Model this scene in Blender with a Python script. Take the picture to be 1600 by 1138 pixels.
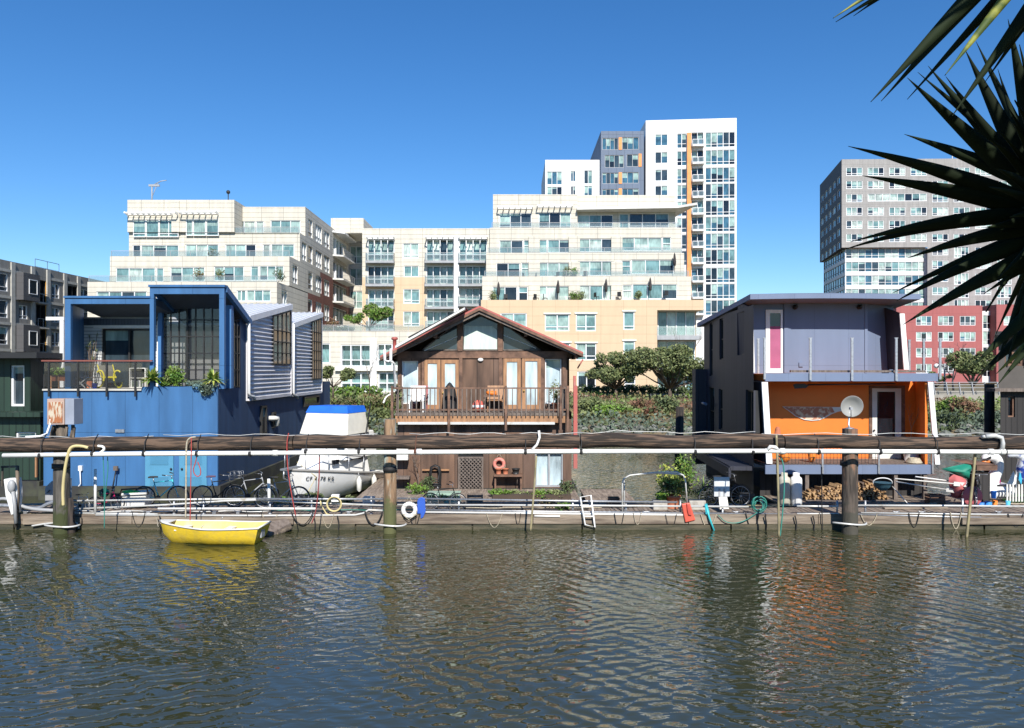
import bpy, math, random
from mathutils import Vector as V, Matrix
from mathutils.noise import noise
R = math.radians
sc = bpy.context.scene
for o in list(bpy.data.objects): bpy.data.objects.remove(o)
COL = sc.collection
rnd = random.Random(11)
# ---------------------------------------------------------------- camera, sky, sun
FPX, CPX, HPY, CZ = 1180.0, 800.0, 577.0, 4.75      # camera eye stands 4.75 m over the water
cam = bpy.data.cameras.new('camera'); camo = bpy.data.objects.new('camera', cam); COL.objects.link(camo)
cam.sensor_width = 36; cam.lens = 36*FPX/1600; cam.clip_end = 3000; cam.clip_start = 0.05
cam.shift_y = (HPY-569)/1600
camo.location = (0, 0, CZ); camo.rotation_euler = (R(90), 0, 0)
sc.camera = camo
SUN_EL, SUN_AZ = R(38), R(10)       # azimuth measured from straight behind the camera towards the right
w = bpy.data.worlds.new('World'); sc.world = w; w.use_nodes = True
nt = w.node_tree; nt.nodes.clear()
sky = nt.nodes.new('ShaderNodeTexSky'); sky.sky_type = 'NISHITA'; sky.sun_disc = False
sky.sun_elevation = SUN_EL; sky.sun_rotation = math.pi-SUN_AZ
sky.altitude = 0; sky.air_density = 1.0; sky.dust_density = 0.0; sky.ozone_density = 6.0
bg = nt.nodes.new('ShaderNodeBackground'); bg.inputs['Strength'].default_value = 0.083
wo = nt.nodes.new('ShaderNodeOutputWorld')
hs = nt.nodes.new('ShaderNodeHueSaturation'); hs.inputs['Saturation'].default_value = 1.2; hs.inputs['Hue'].default_value = .503; hs.inputs['Value'].default_value = 1.32; nt.links.new(sky.outputs[0], hs.inputs['Color']); nt.links.new(hs.outputs[0], bg.inputs['Color']); nt.links.new(bg.outputs[0], wo.inputs[0])
sd = bpy.data.lights.new('sun', 'SUN'); sd.energy = 5.0; sd.angle = R(0.5); sd.color = (1.0, 0.95, 0.88)
so = bpy.data.objects.new('sun', sd); COL.objects.link(so)
to_sun = V((math.sin(SUN_AZ)*math.cos(SUN_EL), -math.cos(SUN_AZ)*math.cos(SUN_EL), math.sin(SUN_EL)))
so.rotation_euler = to_sun.to_track_quat('Z', 'Y').to_euler(); so.location = (10, -20, 30)
sc.view_settings.view_transform = 'Standard'; sc.view_settings.look = 'None'
sc.view_settings.gamma = 1; sc.view_settings.exposure = 0.42
sc.cycles.max_bounces = 8; sc.cycles.transparent_max_bounces = 12
sc.cycles.caustics_reflective = False; sc.cycles.caustics_refractive = False
try: sc.cycles.use_denoising = True
except Exception: pass

# ---------------------------------------------------------------- helpers
def P(px, py, Y): return V(((px-CPX)*Y/FPX, Y, CZ-(py-HPY)*Y/FPX))
def X(px, Y): return (px-CPX)*Y/FPX
def Z(py, Y): return CZ-(py-HPY)*Y/FPX
WL = {}

class MB:
    def __init__(s): s.v = []; s.f = []; s.mi = []; s.m = 0; s.sm = []
    def add(s, vs, fs, smooth=False):
        n = len(s.v); s.v += [tuple(p) for p in vs]
        for f in fs: s.f.append(tuple(i+n for i in f)); s.mi.append(s.m); s.sm.append(smooth)
        return s
    def face(s, *p): return s.add(p, [tuple(range(len(p)))])
    def box(s, x0, x1, y0, y1, z0, z1):
        if x0 > x1: x0, x1 = x1, x0
        if y0 > y1: y0, y1 = y1, y0
        if z0 > z1: z0, z1 = z1, z0
        v = [(x, y, z) for z in (z0, z1) for y in (y0, y1) for x in (x0, x1)]
        return s.add(v, [(0,2,3,1),(4,5,7,6),(0,1,5,4),(2,6,7,3),(0,4,6,2),(1,3,7,5)])
    def cbox(s, c, sx, sy, sz): return s.box(c[0]-sx/2, c[0]+sx/2, c[1]-sy/2, c[1]+sy/2, c[2]-sz/2, c[2]+sz/2)
    def beam(s, a, b, w, h=None, up=(0,0,1)):
        a, b = V(a), V(b); h = h or w; d = (b-a).normalized(); u = V(up)
        if abs(d.dot(u)) > .98: u = V((0,1,0))
        r = d.cross(u).normalized(); u = r.cross(d)
        v = [p+r*i*w/2+u*j*h/2 for p in (a, b) for (i, j) in ((-1,-1),(1,-1),(1,1),(-1,1))]
        return s.add(v, [(0,1,2,3),(7,6,5,4),(0,4,5,1),(1,5,6,2),(2,6,7,3),(3,7,4,0)])
    def tube(s, pts, r, n=8, closed=False, smooth=True):
        pts = [V(p) for p in pts]; rs = r if isinstance(r, (list, tuple)) else [r]*len(pts)
        k = len(pts); vs = []; u = None
        for i, p in enumerate(pts):
            a = pts[(i-1) % k] if (closed or i > 0) else p
            b = pts[(i+1) % k] if (closed or i < k-1) else p
            d = (b-a)
            if d.length < 1e-9: d = V((0,0,1))
            d.normalize()
            if u is None: u = d.cross(V((0,0,1)) if abs(d.z) < .9 else V((1,0,0))).normalized()
            else:
                u = u-d*u.dot(d)
                u = u.normalized() if u.length > 1e-6 else d.cross(V((1,0,0))).normalized()
            w2 = d.cross(u)
            for j in range(n):
                t = 2*math.pi*j/n; vs.append(p+(u*math.cos(t)+w2*math.sin(t))*rs[i])
        fs = []
        for i in range(k if closed else k-1):
            for j in range(n):
                a, b = i*n+j, i*n+(j+1) % n; c, d = ((i+1) % k)*n+(j+1) % n, ((i+1) % k)*n+j
                fs.append((a, b, c, d))
        s.add(vs, fs, smooth)
        if not closed:
            base = len(s.v)-k*n
            for f in (tuple(range(n))[::-1], tuple((k-1)*n+j for j in range(n))):
                s.f.append(tuple(i+base for i in f)); s.mi.append(s.m); s.sm.append(False)
        return s
    def lathe(s, prof, c, n=16, axis='z', smooth=True):
        vs = []
        for r_, h in prof:
            for j in range(n):
                t = 2*math.pi*j/n; a, b = r_*math.cos(t), r_*math.sin(t)
                vs.append(V(c)+(V((a, b, h)) if axis == 'z' else V((a, h, b)) if axis == 'y' else V((h, a, b))))
        fs = [(i*n+j, i*n+(j+1) % n, (i+1)*n+(j+1) % n, (i+1)*n+j) for i in range(len(prof)-1) for j in range(n)]
        s.add(vs, fs, smooth); b = len(s.v)-len(vs)
        for q in (0, len(prof)-1):
            if prof[q][0] > 1e-4: s.f.append(tuple(b+q*n+j for j in range(n))); s.mi.append(s.m); s.sm.append(False)
        return s
    def prism(s, poly, ext):
        """poly: 3-D points; ext: extrusion vector"""
        n = len(poly); e = V(ext); a = [V(p) for p in poly]
        s.add(a+[p+e for p in a], [tuple(range(n))[::-1], tuple(range(n, 2*n))]+[(i, (i+1) % n, n+(i+1) % n, n+i) for i in range(n)])
        return s
    def ball(s, c, r, n=10, m=6, jit=0, smooth=True):
        r = r if isinstance(r, (tuple, list)) else (r, r, r); vs = []; c = V(c)
        for i in range(m+1):
            a = math.pi*i/m
            for j in range(n):
                t = 2*math.pi*j/n; p = V((math.sin(a)*math.cos(t), math.sin(a)*math.sin(t), math.cos(a)))
                k = 1+jit*noise(p*1.7+c*3.1) if jit else 1
                vs.append(c+V((p.x*r[0], p.y*r[1], p.z*r[2]))*k)
        return s.add(vs, [(i*n+j, (i+1)*n+j, (i+1)*n+(j+1) % n, i*n+(j+1) % n) for i in range(m) for j in range(n)], smooth)
    def ring(s, c, Rr, r, axis='y', n=24, m=8, a0=0, a1=2*math.pi):
        full = abs(a1-a0-2*math.pi) < 1e-6; k = n if full else n+1; pts = []
        for i in range(k):
            t = a0+(a1-a0)*i/n; a, b = Rr*math.cos(t), Rr*math.sin(t)
            pts.append(V(c)+(V((a, 0, b)) if axis == 'y' else V((a, b, 0)) if axis == 'z' else V((0, a, b))))
        return s.tube(pts, r, m, closed=full)
    def mesh(s, name, mats, off=V((0,0,0))):
        me = bpy.data.meshes.new(name)
        me.from_pydata([(x-off[0], y-off[1], z-off[2]) for x, y, z in s.v], [], s.f)
        for m in (mats if isinstance(mats, (list, tuple)) else [mats]): me.materials.append(m)
        me.polygons.foreach_set('material_index', s.mi); me.polygons.foreach_set('use_smooth', s.sm); me.update()
        return me
    def build(s, name, mats, parent=None, loc=None, bevel=0):
        off = WL[parent.name] if parent is not None else V(loc if loc is not None else (0,0,0))
        o = bpy.data.objects.new(name, s.mesh(name, mats, off)); COL.objects.link(o)
        if parent is not None: o.parent = parent
        else: o.location = off
        WL[o.name] = V(off)
        if bevel:
            b = o.modifiers.new('bevel', 'BEVEL'); b.width = bevel; b.segments = 2; b.limit_method = 'ANGLE'
        return o

def tag(o, label=None, cat=None, group=None, kind=None):
    if label: o['label'] = label
    if cat: o['category'] = cat
    if group: o['group'] = group
    if kind: o['kind'] = kind
    return o
def thing(name, label, cat, loc=(0,0,0), group=None):
    o = bpy.data.objects.new(name, None); COL.objects.link(o); o.location = loc; WL[o.name] = V(loc)
    o.empty_display_size = .2
    return tag(o, label, cat, group)
def copy_tree(o, parent=None):
    c = o.copy(); COL.objects.link(c)
    if parent is not None: c.parent = parent
    for ch in o.children: copy_tree(ch, c)
    return c
def again(o, loc, rz=0, label=None, s=1):
    c = copy_tree(o); c.location = loc; c.rotation_euler = (0, 0, rz); c.scale = (s, s, s)
    if label: c['label'] = label
    return c

# ---------------------------------------------------------------- materials
def mat(name, c, rough=.6, metal=0.0, var=.12, scale=2.0, c2=None, mix=(.45, .6), bump=0.0, bscale=30.0, spec=None, alpha=None,
        stretch=(1, 1, 1), obj=False, coat=0.0):
    m = bpy.data.materials.new(name); m.use_nodes = True; N = m.node_tree.nodes; L = m.node_tree.links
    b = N['Principled BSDF']; b.inputs['Roughness'].default_value = rough; b.inputs['Metallic'].default_value = metal
    if spec is not None: b.inputs['Specular IOR Level'].default_value = spec
    if coat: b.inputs['Coat Weight'].default_value = coat
    if obj: src = N.new('ShaderNodeTexCoord').outputs['Object']
    else: src = N.new('ShaderNodeNewGeometry').outputs['Position']
    mp = N.new('ShaderNodeMapping'); mp.inputs['Scale'].default_value = stretch; L.new(src, mp.inputs[0])
    n = N.new('ShaderNodeTexNoise'); n.inputs['Scale'].default_value = scale; n.inputs['Detail'].default_value = 6; L.new(mp.outputs[0], n.inputs['Vector'])
    cr = N.new('ShaderNodeValToRGB'); L.new(n.outputs['Fac'], cr.inputs[0])
    lo = tuple(x*(1-var) for x in c); hi = tuple(min(1, x*(1+var)) for x in c)
    if c2 is None:
        cr.color_ramp.elements[0].position = .3; cr.color_ramp.elements[0].color = (*lo, 1)
        cr.color_ramp.elements[1].position = .7; cr.color_ramp.elements[1].color = (*hi, 1)
    else:
        cr.color_ramp.elements[0].position = mix[0]; cr.color_ramp.elements[0].color = (*c, 1)
        cr.color_ramp.elements[1].position = mix[1]; cr.color_ramp.elements[1].color = (*c2, 1)
    L.new(cr.outputs[0], b.inputs['Base Color'])
    if bump:
        n2 = N.new('ShaderNodeTexNoise'); n2.inputs['Scale'].default_value = bscale; n2.inputs['Detail'].default_value = 5; L.new(mp.outputs[0], n2.inputs['Vector'])
        bp = N.new('ShaderNodeBump'); bp.inputs['Strength'].default_value = bump; bp.inputs['Distance'].default_value = .02
        L.new(n2.outputs['Fac'], bp.inputs['Height']); L.new(bp.outputs[0], b.inputs['Normal'])
    return m
def math_node(N, L, op, a, b=None):
    n = N.new('ShaderNodeMath'); n.operation = op
    for i, q in enumerate((a, b)):
        if q is None: continue
        if isinstance(q, (int, float)): n.inputs[i].default_value = q
        else: L.new(q, n.inputs[i])
    return n.outputs[0]
def panelled(name, c, pw, ph, joint=.02, jc=.55, rough=.7, var=.06, offset=0.0, weather=.12, streak=.25, bump=.4, z0=0.0, noisec=None):
    """cladding in rectangular panels (or bricks, boards) laid in (x+y, z) with dark joints and rain streaks"""
    m = bpy.data.materials.new(name); m.use_nodes = True; N = m.node_tree.nodes; L = m.node_tree.links
    b = N['Principled BSDF']; b.inputs['Roughness'].default_value = rough
    g = N.new('ShaderNodeNewGeometry'); sp = N.new('ShaderNodeSeparateXYZ'); L.new(g.outputs['Position'], sp.inputs[0])
    u = math_node(N, L, 'ADD', sp.outputs[0], sp.outputs[1]); cb = N.new('ShaderNodeCombineXYZ'); L.new(u, cb.inputs[0])
    zz = math_node(N, L, 'ADD', sp.outputs[2], z0); L.new(zz, cb.inputs[1])
    br = N.new('ShaderNodeTexBrick'); L.new(cb.outputs[0], br.inputs['Vector']); br.offset = offset; br.squash = 1
    br.inputs['Scale'].default_value = 1; br.inputs['Brick Width'].default_value = pw; br.inputs['Row Height'].default_value = ph
    br.inputs['Mortar Size'].default_value = joint; br.inputs['Mortar Smooth'].default_value = .1; br.inputs['Bias'].default_value = 0
    nc = noisec or tuple(x*(1-var) for x in c)
    br.inputs['Color1'].default_value = (*c, 1); br.inputs['Color2'].default_value = (*nc, 1)
    br.inputs['Mortar'].default_value = (*[x*jc for x in c], 1)
    n = N.new('ShaderNodeTexNoise'); n.inputs['Detail'].default_value = 6; n.inputs['Scale'].default_value = 1
    mp = N.new('ShaderNodeMapping'); mp.inputs['Scale'].default_value = (2.2, 2.2, .35); L.new(g.outputs['Position'], mp.inputs[0]); L.new(mp.outputs[0], n.inputs['Vector'])
    mr = N.new('ShaderNodeMapRange'); mr.inputs['From Min'].default_value = .35; mr.inputs['From Max'].default_value = .7
    mr.inputs['To Min'].default_value = 1-streak; mr.inputs['To Max'].default_value = 1; L.new(n.outputs['Fac'], mr.inputs[0])
    mx = N.new('ShaderNodeMix'); mx.data_type = 'RGBA'; mx.blend_type = 'MULTIPLY'; mx.inputs['Factor'].default_value = 1
    L.new(br.outputs['Color'], mx.inputs[6]); L.new(mr.outputs[0], mx.inputs[7]); L.new(mx.outputs[2], b.inputs['Base Color'])
    bp = N.new('ShaderNodeBump'); bp.inputs['Strength'].default_value = bump; bp.inputs['Distance'].default_value = .03; bp.invert = True
    L.new(br.outputs['Fac'], bp.inputs['Height']); L.new(bp.outputs[0], b.inputs['Normal'])
    return m
def glassy(name, c, rough=.06, mixt=None):
    m = bpy.data.materials.new(name); m.use_nodes = True; N = m.node_tree.nodes; L = m.node_tree.links
    b = N['Principled BSDF']; b.inputs['Base Color'].default_value = (*c, 1); b.inputs['Roughness'].default_value = rough
    b.inputs['Specular IOR Level'].default_value = .6
    if mixt is None:         # blinds, folds and dark gaps, with uneven reflections painted in; a slight warp in the glass
        g = N.new('ShaderNodeNewGeometry'); sp = N.new('ShaderNodeSeparateXYZ'); L.new(g.outputs['Position'], sp.inputs[0]); cb = N.new('ShaderNodeCombineXYZ')
        L.new(math_node(N, L, 'ADD', sp.outputs[0], sp.outputs[1]), cb.inputs[0]); L.new(math_node(N, L, 'MULTIPLY', sp.outputs[2], .25), cb.inputs[1])
        n1 = N.new('ShaderNodeTexNoise'); n1.inputs['Scale'].default_value = 5; n1.inputs['Detail'].default_value = 3; L.new(cb.outputs[0], n1.inputs['Vector'])
        n2 = N.new('ShaderNodeTexNoise'); n2.inputs['Scale'].default_value = .55; n2.inputs['Detail'].default_value = 2; L.new(g.outputs['Position'], n2.inputs['Vector'])
        f = math_node(N, L, 'ADD', math_node(N, L, 'MULTIPLY', n1.outputs[0], .9), math_node(N, L, 'MULTIPLY', n2.outputs[0], 1.5))
        mr = N.new('ShaderNodeMapRange'); mr.inputs['From Min'].default_value = .85; mr.inputs['From Max'].default_value = 1.5; mr.inputs['To Min'].default_value = .45; mr.inputs['To Max'].default_value = 1.3; L.new(f, mr.inputs[0])
        mx = N.new('ShaderNodeMix'); mx.data_type = 'RGBA'; mx.blend_type = 'MULTIPLY'; mx.inputs['Factor'].default_value = 1; mx.inputs[6].default_value = (*c, 1); L.new(mr.outputs[0], mx.inputs[7]); L.new(mx.outputs[2], b.inputs['Base Color'])
        bp = N.new('ShaderNodeBump'); bp.inputs['Strength'].default_value = .5; bp.inputs['Distance'].default_value = .03; L.new(n2.outputs[0], bp.inputs['Height']); L.new(bp.outputs[0], b.inputs['Normal'])
    if mixt is not None:      # clear glass: mostly see-through, with the surface's own reflection
        t = N.new('ShaderNodeBsdfTransparent'); t.inputs[0].default_value = (*[min(1, x*.3+.7) for x in c], 1)
        ms = N.new('ShaderNodeMixShader'); fr = N.new('ShaderNodeFresnel'); fr.inputs[0].default_value = 1.5
        gl = N.new('ShaderNodeBsdfGlossy'); gl.inputs['Roughness'].default_value = rough
        m1 = N.new('ShaderNodeMixShader'); m1.inputs[0].default_value = mixt; L.new(t.outputs[0], m1.inputs[1]); L.new(b.outputs[0], m1.inputs[2])
        L.new(fr.outputs[0], ms.inputs[0]); L.new(m1.outputs[0], ms.inputs[1]); L.new(gl.outputs[0], ms.inputs[2])
        L.new(ms.outputs[0], N['Material Output'].inputs[0])
    return m

M = {}
M['cream'] = panelled('cream_cladding', (.63, .59, .495), 2.9, .62, .026, .5, streak=.15, var=.03)
M['tan'] = panelled('tan_cladding', (.60, .45, .29), 2.9, 1.15, .022, .7, streak=.06, var=.03)
M['brick'] = panelled('red_brick', (.22, .09, .07), .6, .22, .03, 1.4, offset=.5, var=.25)
M['white_wall'] = panelled('white_render', (.74, .735, .72), 9, 3.0, .02, .85, streak=.06)
M['slate_wall'] = panelled('slate_blue_panel', (.13, .17, .24), 1.6, 3.0, .03, .6, streak=.1)
M['grey_wall'] = panelled('grey_concrete_panel', (.33, .32, .305), 3.2, 1.5, .03, .75, streak=.2)
M['grey_shaded'] = panelled('shaded_grey_panel', (.075, .072, .078), 3.2, 1.5, .03, .7, streak=.2)  # flank without sun; its shade is painted into the grey
M['red_wall'] = panelled('rose_red_panel', (.36, .105, .10), 3.2, 1.75, .03, .8, streak=.1)
M['dark_clad'] = panelled('charcoal_cladding', (.085, .085, .09), 1.3, .8, .02, .7, streak=.1)
M['taupe'] = panelled('taupe_stucco', (.27, .26, .24), 4, 3.3, .03, .75, streak=.2)
M['taupe_lt'] = mat('light_stucco', (.42, .41, .37), .8)
M['orange_trim'] = mat('orange_panel', (.75, .28, .08), .6)
M['ochre'] = mat('ochre_panel', (.72, .36, .06), .6)
M['white'] = mat('white_paint', (.78, .78, .76), .45, var=.05, scale=6)
M['offwhite'] = mat('offwhite_paint', (.66, .65, .60), .6, var=.1)
M['frame_w'] = mat('window_frame_white', (.74, .75, .75), .5, var=.04)
M['steel'] = mat('galvanised_steel', (.42, .43, .44), .42, .7, var=.2, scale=14)
M['steel_lt'] = mat('light_conduit', (.60, .60, .57), .45, .25, var=.15, scale=5, c2=(.42, .38, .30), mix=(.55, .75))
M['grey_metal'] = mat('grey_painted_metal', (.33, .34, .35), .5)
M['dark_metal'] = mat('dark_metal', (.03, .03, .03), .5, .3)
M['black'] = mat('black_rubber', (.018, .018, .018), .7)
M['roof'] = mat('flat_roof', (.3, .29, .27), .9)
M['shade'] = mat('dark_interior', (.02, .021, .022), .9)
GL = [glassy('glass_blind', (.30, .42, .38)), glassy('glass_teal', (.15, .27, .27)), glassy('glass_curtain', (.44, .52, .47)),
      glassy('glass_deep', (.035, .055, .07)), glassy('glass_night', (.012, .016, .022)), glassy('glass_blue', (.05, .13, .19))]
M['rail_glass'] = glassy('railing_glass', (.45, .55, .54), .02, .14)
M['clear'] = glassy('clear_glass', (.2, .22, .22), .01, .05)
M['dock'] = mat('weathered_planks', (.33, .265, .205), .85, var=.35, scale=3, c2=(.17, .13, .10), mix=(.35, .62), bump=.5, bscale=18, stretch=(6, .6, 6))
M['fascia'] = mat('weathered_timber', (.30, .245, .185), .85, c2=(.13, .10, .075), mix=(.4, .62), scale=1.3, bump=.7, bscale=10, stretch=(.5, 4, 6))
M['log'] = mat('creosoted_log', (.125, .08, .052), .85, c2=(.024, .017, .012), mix=(.42, .54), scale=2.0, bump=1.0, bscale=7, stretch=(.6, 4, 9))
M['pile'] = mat('old_pile_wood', (.19, .15, .11), .9, c2=(.05, .042, .034), mix=(.42, .6), scale=1.4, bump=1.0, bscale=8, stretch=(7, 7, .7))
M['pile_black'] = mat('tarred_pile_wood', (.06, .045, .035), .85, c2=(.018, .015, .013), mix=(.4, .6), scale=1.4, bump=1.0, bscale=8, stretch=(7, 7, .7))
M['pvc'] = mat('white_pvc_pipe', (.80, .79, .74), .35, var=.06, scale=1.3)
M['bamboo'] = mat('bamboo', (.34, .29, .16), .6, c2=(.22, .19, .11), mix=(.4, .6), scale=4)
M['rope'] = mat('old_rope', (.42, .37, .27), .9, var=.3, scale=20)
M['hose_y'] = mat('yellow_hose', (.55, .46, .22), .55)
M['hose_g'] = mat('green_hose', (.04, .24, .19), .5)
M['red'] = mat('faded_red', (.42, .06, .05), .7)
M['terra'] = mat('terracotta', (.42, .14, .07), .8)
M['soil'] = mat('soil', (.07, .05, .035), .95)
# ---------------------------------------------------------------- ground, water, shore
WA, WB, NA, NB = .0115, .0068, .012, .015
def water_mat():
    m = bpy.data.materials.new('creek_water'); m.use_nodes = True; N = m.node_tree.nodes; L = m.node_tree.links
    b = N['Principled BSDF']; b.inputs['Base Color'].default_value = (.040, .043, .018, 1); b.inputs['Roughness'].default_value = .0
    b.inputs['IOR'].default_value = 1.9
    g = N.new('ShaderNodeNewGeometry')
    def nz(scale, stretch, rot, det, dist=0.0):
        mp = N.new('ShaderNodeMapping'); mp.inputs['Scale'].default_value = stretch; mp.inputs['Rotation'].default_value = (0, 0, rot); L.new(g.outputs['Position'], mp.inputs[0])
        n = N.new('ShaderNodeTexNoise'); n.inputs['Scale'].default_value = scale; n.inputs['Detail'].default_value = det
        n.inputs['Distortion'].default_value = dist; L.new(mp.outputs[0], n.inputs['Vector']); return n.outputs['Fac']
    def wave(period, rot, dist, dsc):
        mp = N.new('ShaderNodeMapping'); mp.inputs['Rotation'].default_value = (0, 0, R(90)+rot); L.new(g.outputs['Position'], mp.inputs[0])
        n = N.new('ShaderNodeTexWave'); n.inputs['Scale'].default_value = .314/period; n.inputs['Distortion'].default_value = dist; n.inputs['Detail'].default_value = 1.5
        n.inputs['Detail Scale'].default_value = dsc; n.inputs['Detail Roughness'].default_value = .55; L.new(mp.outputs[0], n.inputs['Vector']); return n.outputs['Fac']
    def fade(src, a, b2, c2, d2):
        q = N.new('ShaderNodeMapRange'); q.inputs['From Min'].default_value = a; q.inputs['From Max'].default_value = b2; q.inputs['To Min'].default_value = c2; q.inputs['To Max'].default_value = d2; L.new(src, q.inputs[0]); return q.outputs[0]
    mul = lambda a, b2: math_node(N, L, 'MULTIPLY', a, b2)
    add = lambda a, b2: math_node(N, L, 'ADD', a, b2)
    w1 = wave(.36, R(46), 6.0, 1.1); w2 = wave(.27, R(-22), 7.0, 1.4); n1 = nz(4.6, (.55, 1.2, 1), R(-10), 1, .8); n4 = nz(.8, (.6, 1.1, 1), R(12), 1, .6)
    p1 = nz(.16, (1, 1, 1), 0, 1); p2 = nz(.23, (1, 1, 1), R(40), 1, .5)
    n5 = nz(11, (.6, 1.2, 1), R(30), 1, .5)
    h = add(mul(n5, .0012), add(add(mul(mul(w1, WA), fade(p1, .38, .62, .1, 1.25)), mul(mul(w2, WB), fade(p2, .38, .62, 1.2, .15))), add(mul(mul(n1, NA), fade(p2, .4, .6, .5, 1.3)), mul(n4, NB))))
    bp = N.new('ShaderNodeBump'); bp.inputs['Strength'].default_value = 1; bp.inputs['Distance'].default_value = 1.0
    L.new(h, bp.inputs['Height']); L.new(bp.outputs[0], b.inputs['Normal'])
    return m
wm = MB(); wm.face((-400, 4, 0), (400, 4, 0), (400, 57, 0), (-400, 57, 0))
tag(wm.build('water', water_mat()), kind='structure')

def bank_z(y):
    pr = [(-500, 3.2), (3, 3.1), (6, 1.5), (8.5, -.8), (12, -2), (46, -2), (52.0, -.35), (54, .35), (57, .8), (66, 1.15), (80, 1.7), (90, 1.85), (400, 2.0), (3000, 2.0)]
    for (a, za), (b2, zb) in zip(pr, pr[1:]):
        if a <= y <= b2: return za+(zb-za)*(y-a)/(b2-a)
    return 2.0
M['ground'] = mat('bank_earth', (.12, .115, .05), .95, c2=(.17, .13, .08), mix=(.4, .6), scale=.5, bump=.6, bscale=4)
ys = [-500, -50, -10, 0, 3, 6, 8.5, 12, 46, 50, 52, 53, 54, 55.5, 57, 60, 63, 66, 70, 75, 80, 85, 90, 96, 120, 400, 3000]
xs = [-3000, -400, -150]+[-100+5*i for i in range(41)]+[150, 400, 3000]
g_ = MB(); vs = []
for y in ys:
    for x in xs:
        jz = noise(V((x*.2, y*.25, 0)))*.35 if 50 < y < 82 else 0
        vs.append((x, y, bank_z(y)+jz*(1 if y > 53 else .4)))
k = len(xs)
g_.add(vs, [(j*k+i, j*k+i+1, (j+1)*k+i+1, (j+1)*k+i) for j in range(len(ys)-1) for i in range(k-1)], True)
tag(g_.build('ground', M['ground']), kind='structure')
pm = MB(); pm.box(-120, 120, 83.5, 86.5, 1.0, 2.02); tag(pm.build('path', mat('pale_path', (.36, .34, .30), .9)), kind='structure')

M['leaf_a'] = mat('leaf_olive', (.13, .165, .055), .7, c2=(.21, .235, .095), mix=(.4, .6), scale=1.6)
M['leaf_b'] = mat('leaf_deep', (.06, .085, .032), .75, c2=(.10, .13, .05), mix=(.4, .6), scale=1.6)
M['leaf_lime'] = mat('leaf_lime', (.17, .27, .035), .6, c2=(.09, .19, .03), mix=(.4, .6), scale=3)
M['leaf_dry'] = mat('leaf_dry', (.23, .17, .08), .8, c2=(.15, .13, .05), mix=(.4, .6), scale=2)
M['leaf_red'] = mat('leaf_rust', (.20, .09, .055), .8, c2=(.14, .10, .05), mix=(.4, .6), scale=2)
M['leaf_grey'] = mat('leaf_grey_green', (.13, .17, .12), .8, c2=(.08, .11, .07), mix=(.4, .6), scale=2)
M['bark'] = mat('bark', (.16, .12, .09), .9, c2=(.08, .06, .045), mix=(.4, .6), scale=4, bump=.6)
M['stone'] = mat('riprap_stone', (.21, .215, .19), .9, c2=(.10, .11, .09), mix=(.4, .6), scale=1.2, bump=.8, bscale=6)

def leaf(mb, p, s, r_, up=.3, asp=.45):
    d = V((r_.gauss(0, 1), r_.gauss(0, 1), r_.gauss(0, .8)+up)).normalized(); q = d.cross(V((r_.gauss(0, 1), r_.gauss(0, 1), r_.gauss(0, 1)))).normalized()
    a = p+d*s; mb.face(p-d*s*.5, p+q*s*asp, a, p-q*s*asp)
def clumps(mb, blobs, n, s, r_, shell=.45, nm=2):
    tot = sum(b[1]*b[2] for b in blobs)
    for c, rx, rz in blobs:
        for _ in range(int(n*rx*rz/tot)):
            d = V((r_.gauss(0, 1), r_.gauss(0, 1), r_.gauss(0, 1))).normalized(); k = shell+(1-shell)*r_.random()**.6
            p = V(c)+V((d.x*rx, d.y*rx, d.z*rz))*k
            if noise(p*(1.6/max(rx, .3))*1.7) < -.05: continue
            mb.m = 0 if (noise(p*2.3+V((5, 3, 1)))+.3*r_.random()) > -.08 else min(1, nm-1)
            if nm > 2 and r_.random() < .12: mb.m = 2
            leaf(mb, p, s*(.6+.8*r_.random()), r_)
def tree(name, label, base, h, spread, nblob, nleaf, s, mats, seed, trunk_h=.35, r0=.16, group=None, cat='tree', shell=.4):
    r_ = random.Random(seed); b = V(base); t = thing(name, label, cat, b, group); tr = MB(); blobs = []
    fork = b+V((0, 0, h*trunk_h*.55)); tr.tube([b-V((0, 0, .3)), b+V((.05, 0, h*trunk_h*.25)), fork], [r0*1.2, r0, r0*.85], 8)
    for i in range(nblob):
        a = 2*math.pi*i/nblob+r_.random()*.7; rr = spread*(.15+.75*r_.random())
        z = h*(.36+.50*r_.random()*(1-.42*rr/spread)); c = b+V((math.cos(a)*rr, math.sin(a)*rr, z))
        rad = spread*(.15+.22*r_.random()**1.3); blobs.append((c, rad, rad*.75))
        mid = fork.lerp(c, .5)+V((r_.gauss(0, .12), r_.gauss(0, .12), -h*.03)); tr.tube([fork, mid, c, c+(c-mid)*.4], [r0*.55, r0*.38, r0*.2, r0*.05], 6)
        for _ in range(3):
            e = c+V((r_.gauss(0, rad*.6), r_.gauss(0, rad*.6), r_.gauss(0, rad*.45))); tr.tube([mid.lerp(c, .5), e], [r0*.2, r0*.05], 5)
    tr.build('trunk', M['bark'], t)
    cm = MB(); clumps(cm, blobs, nleaf, s, r_, shell, len(mats)); cm.build('crown', mats, t)
    return t
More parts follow.
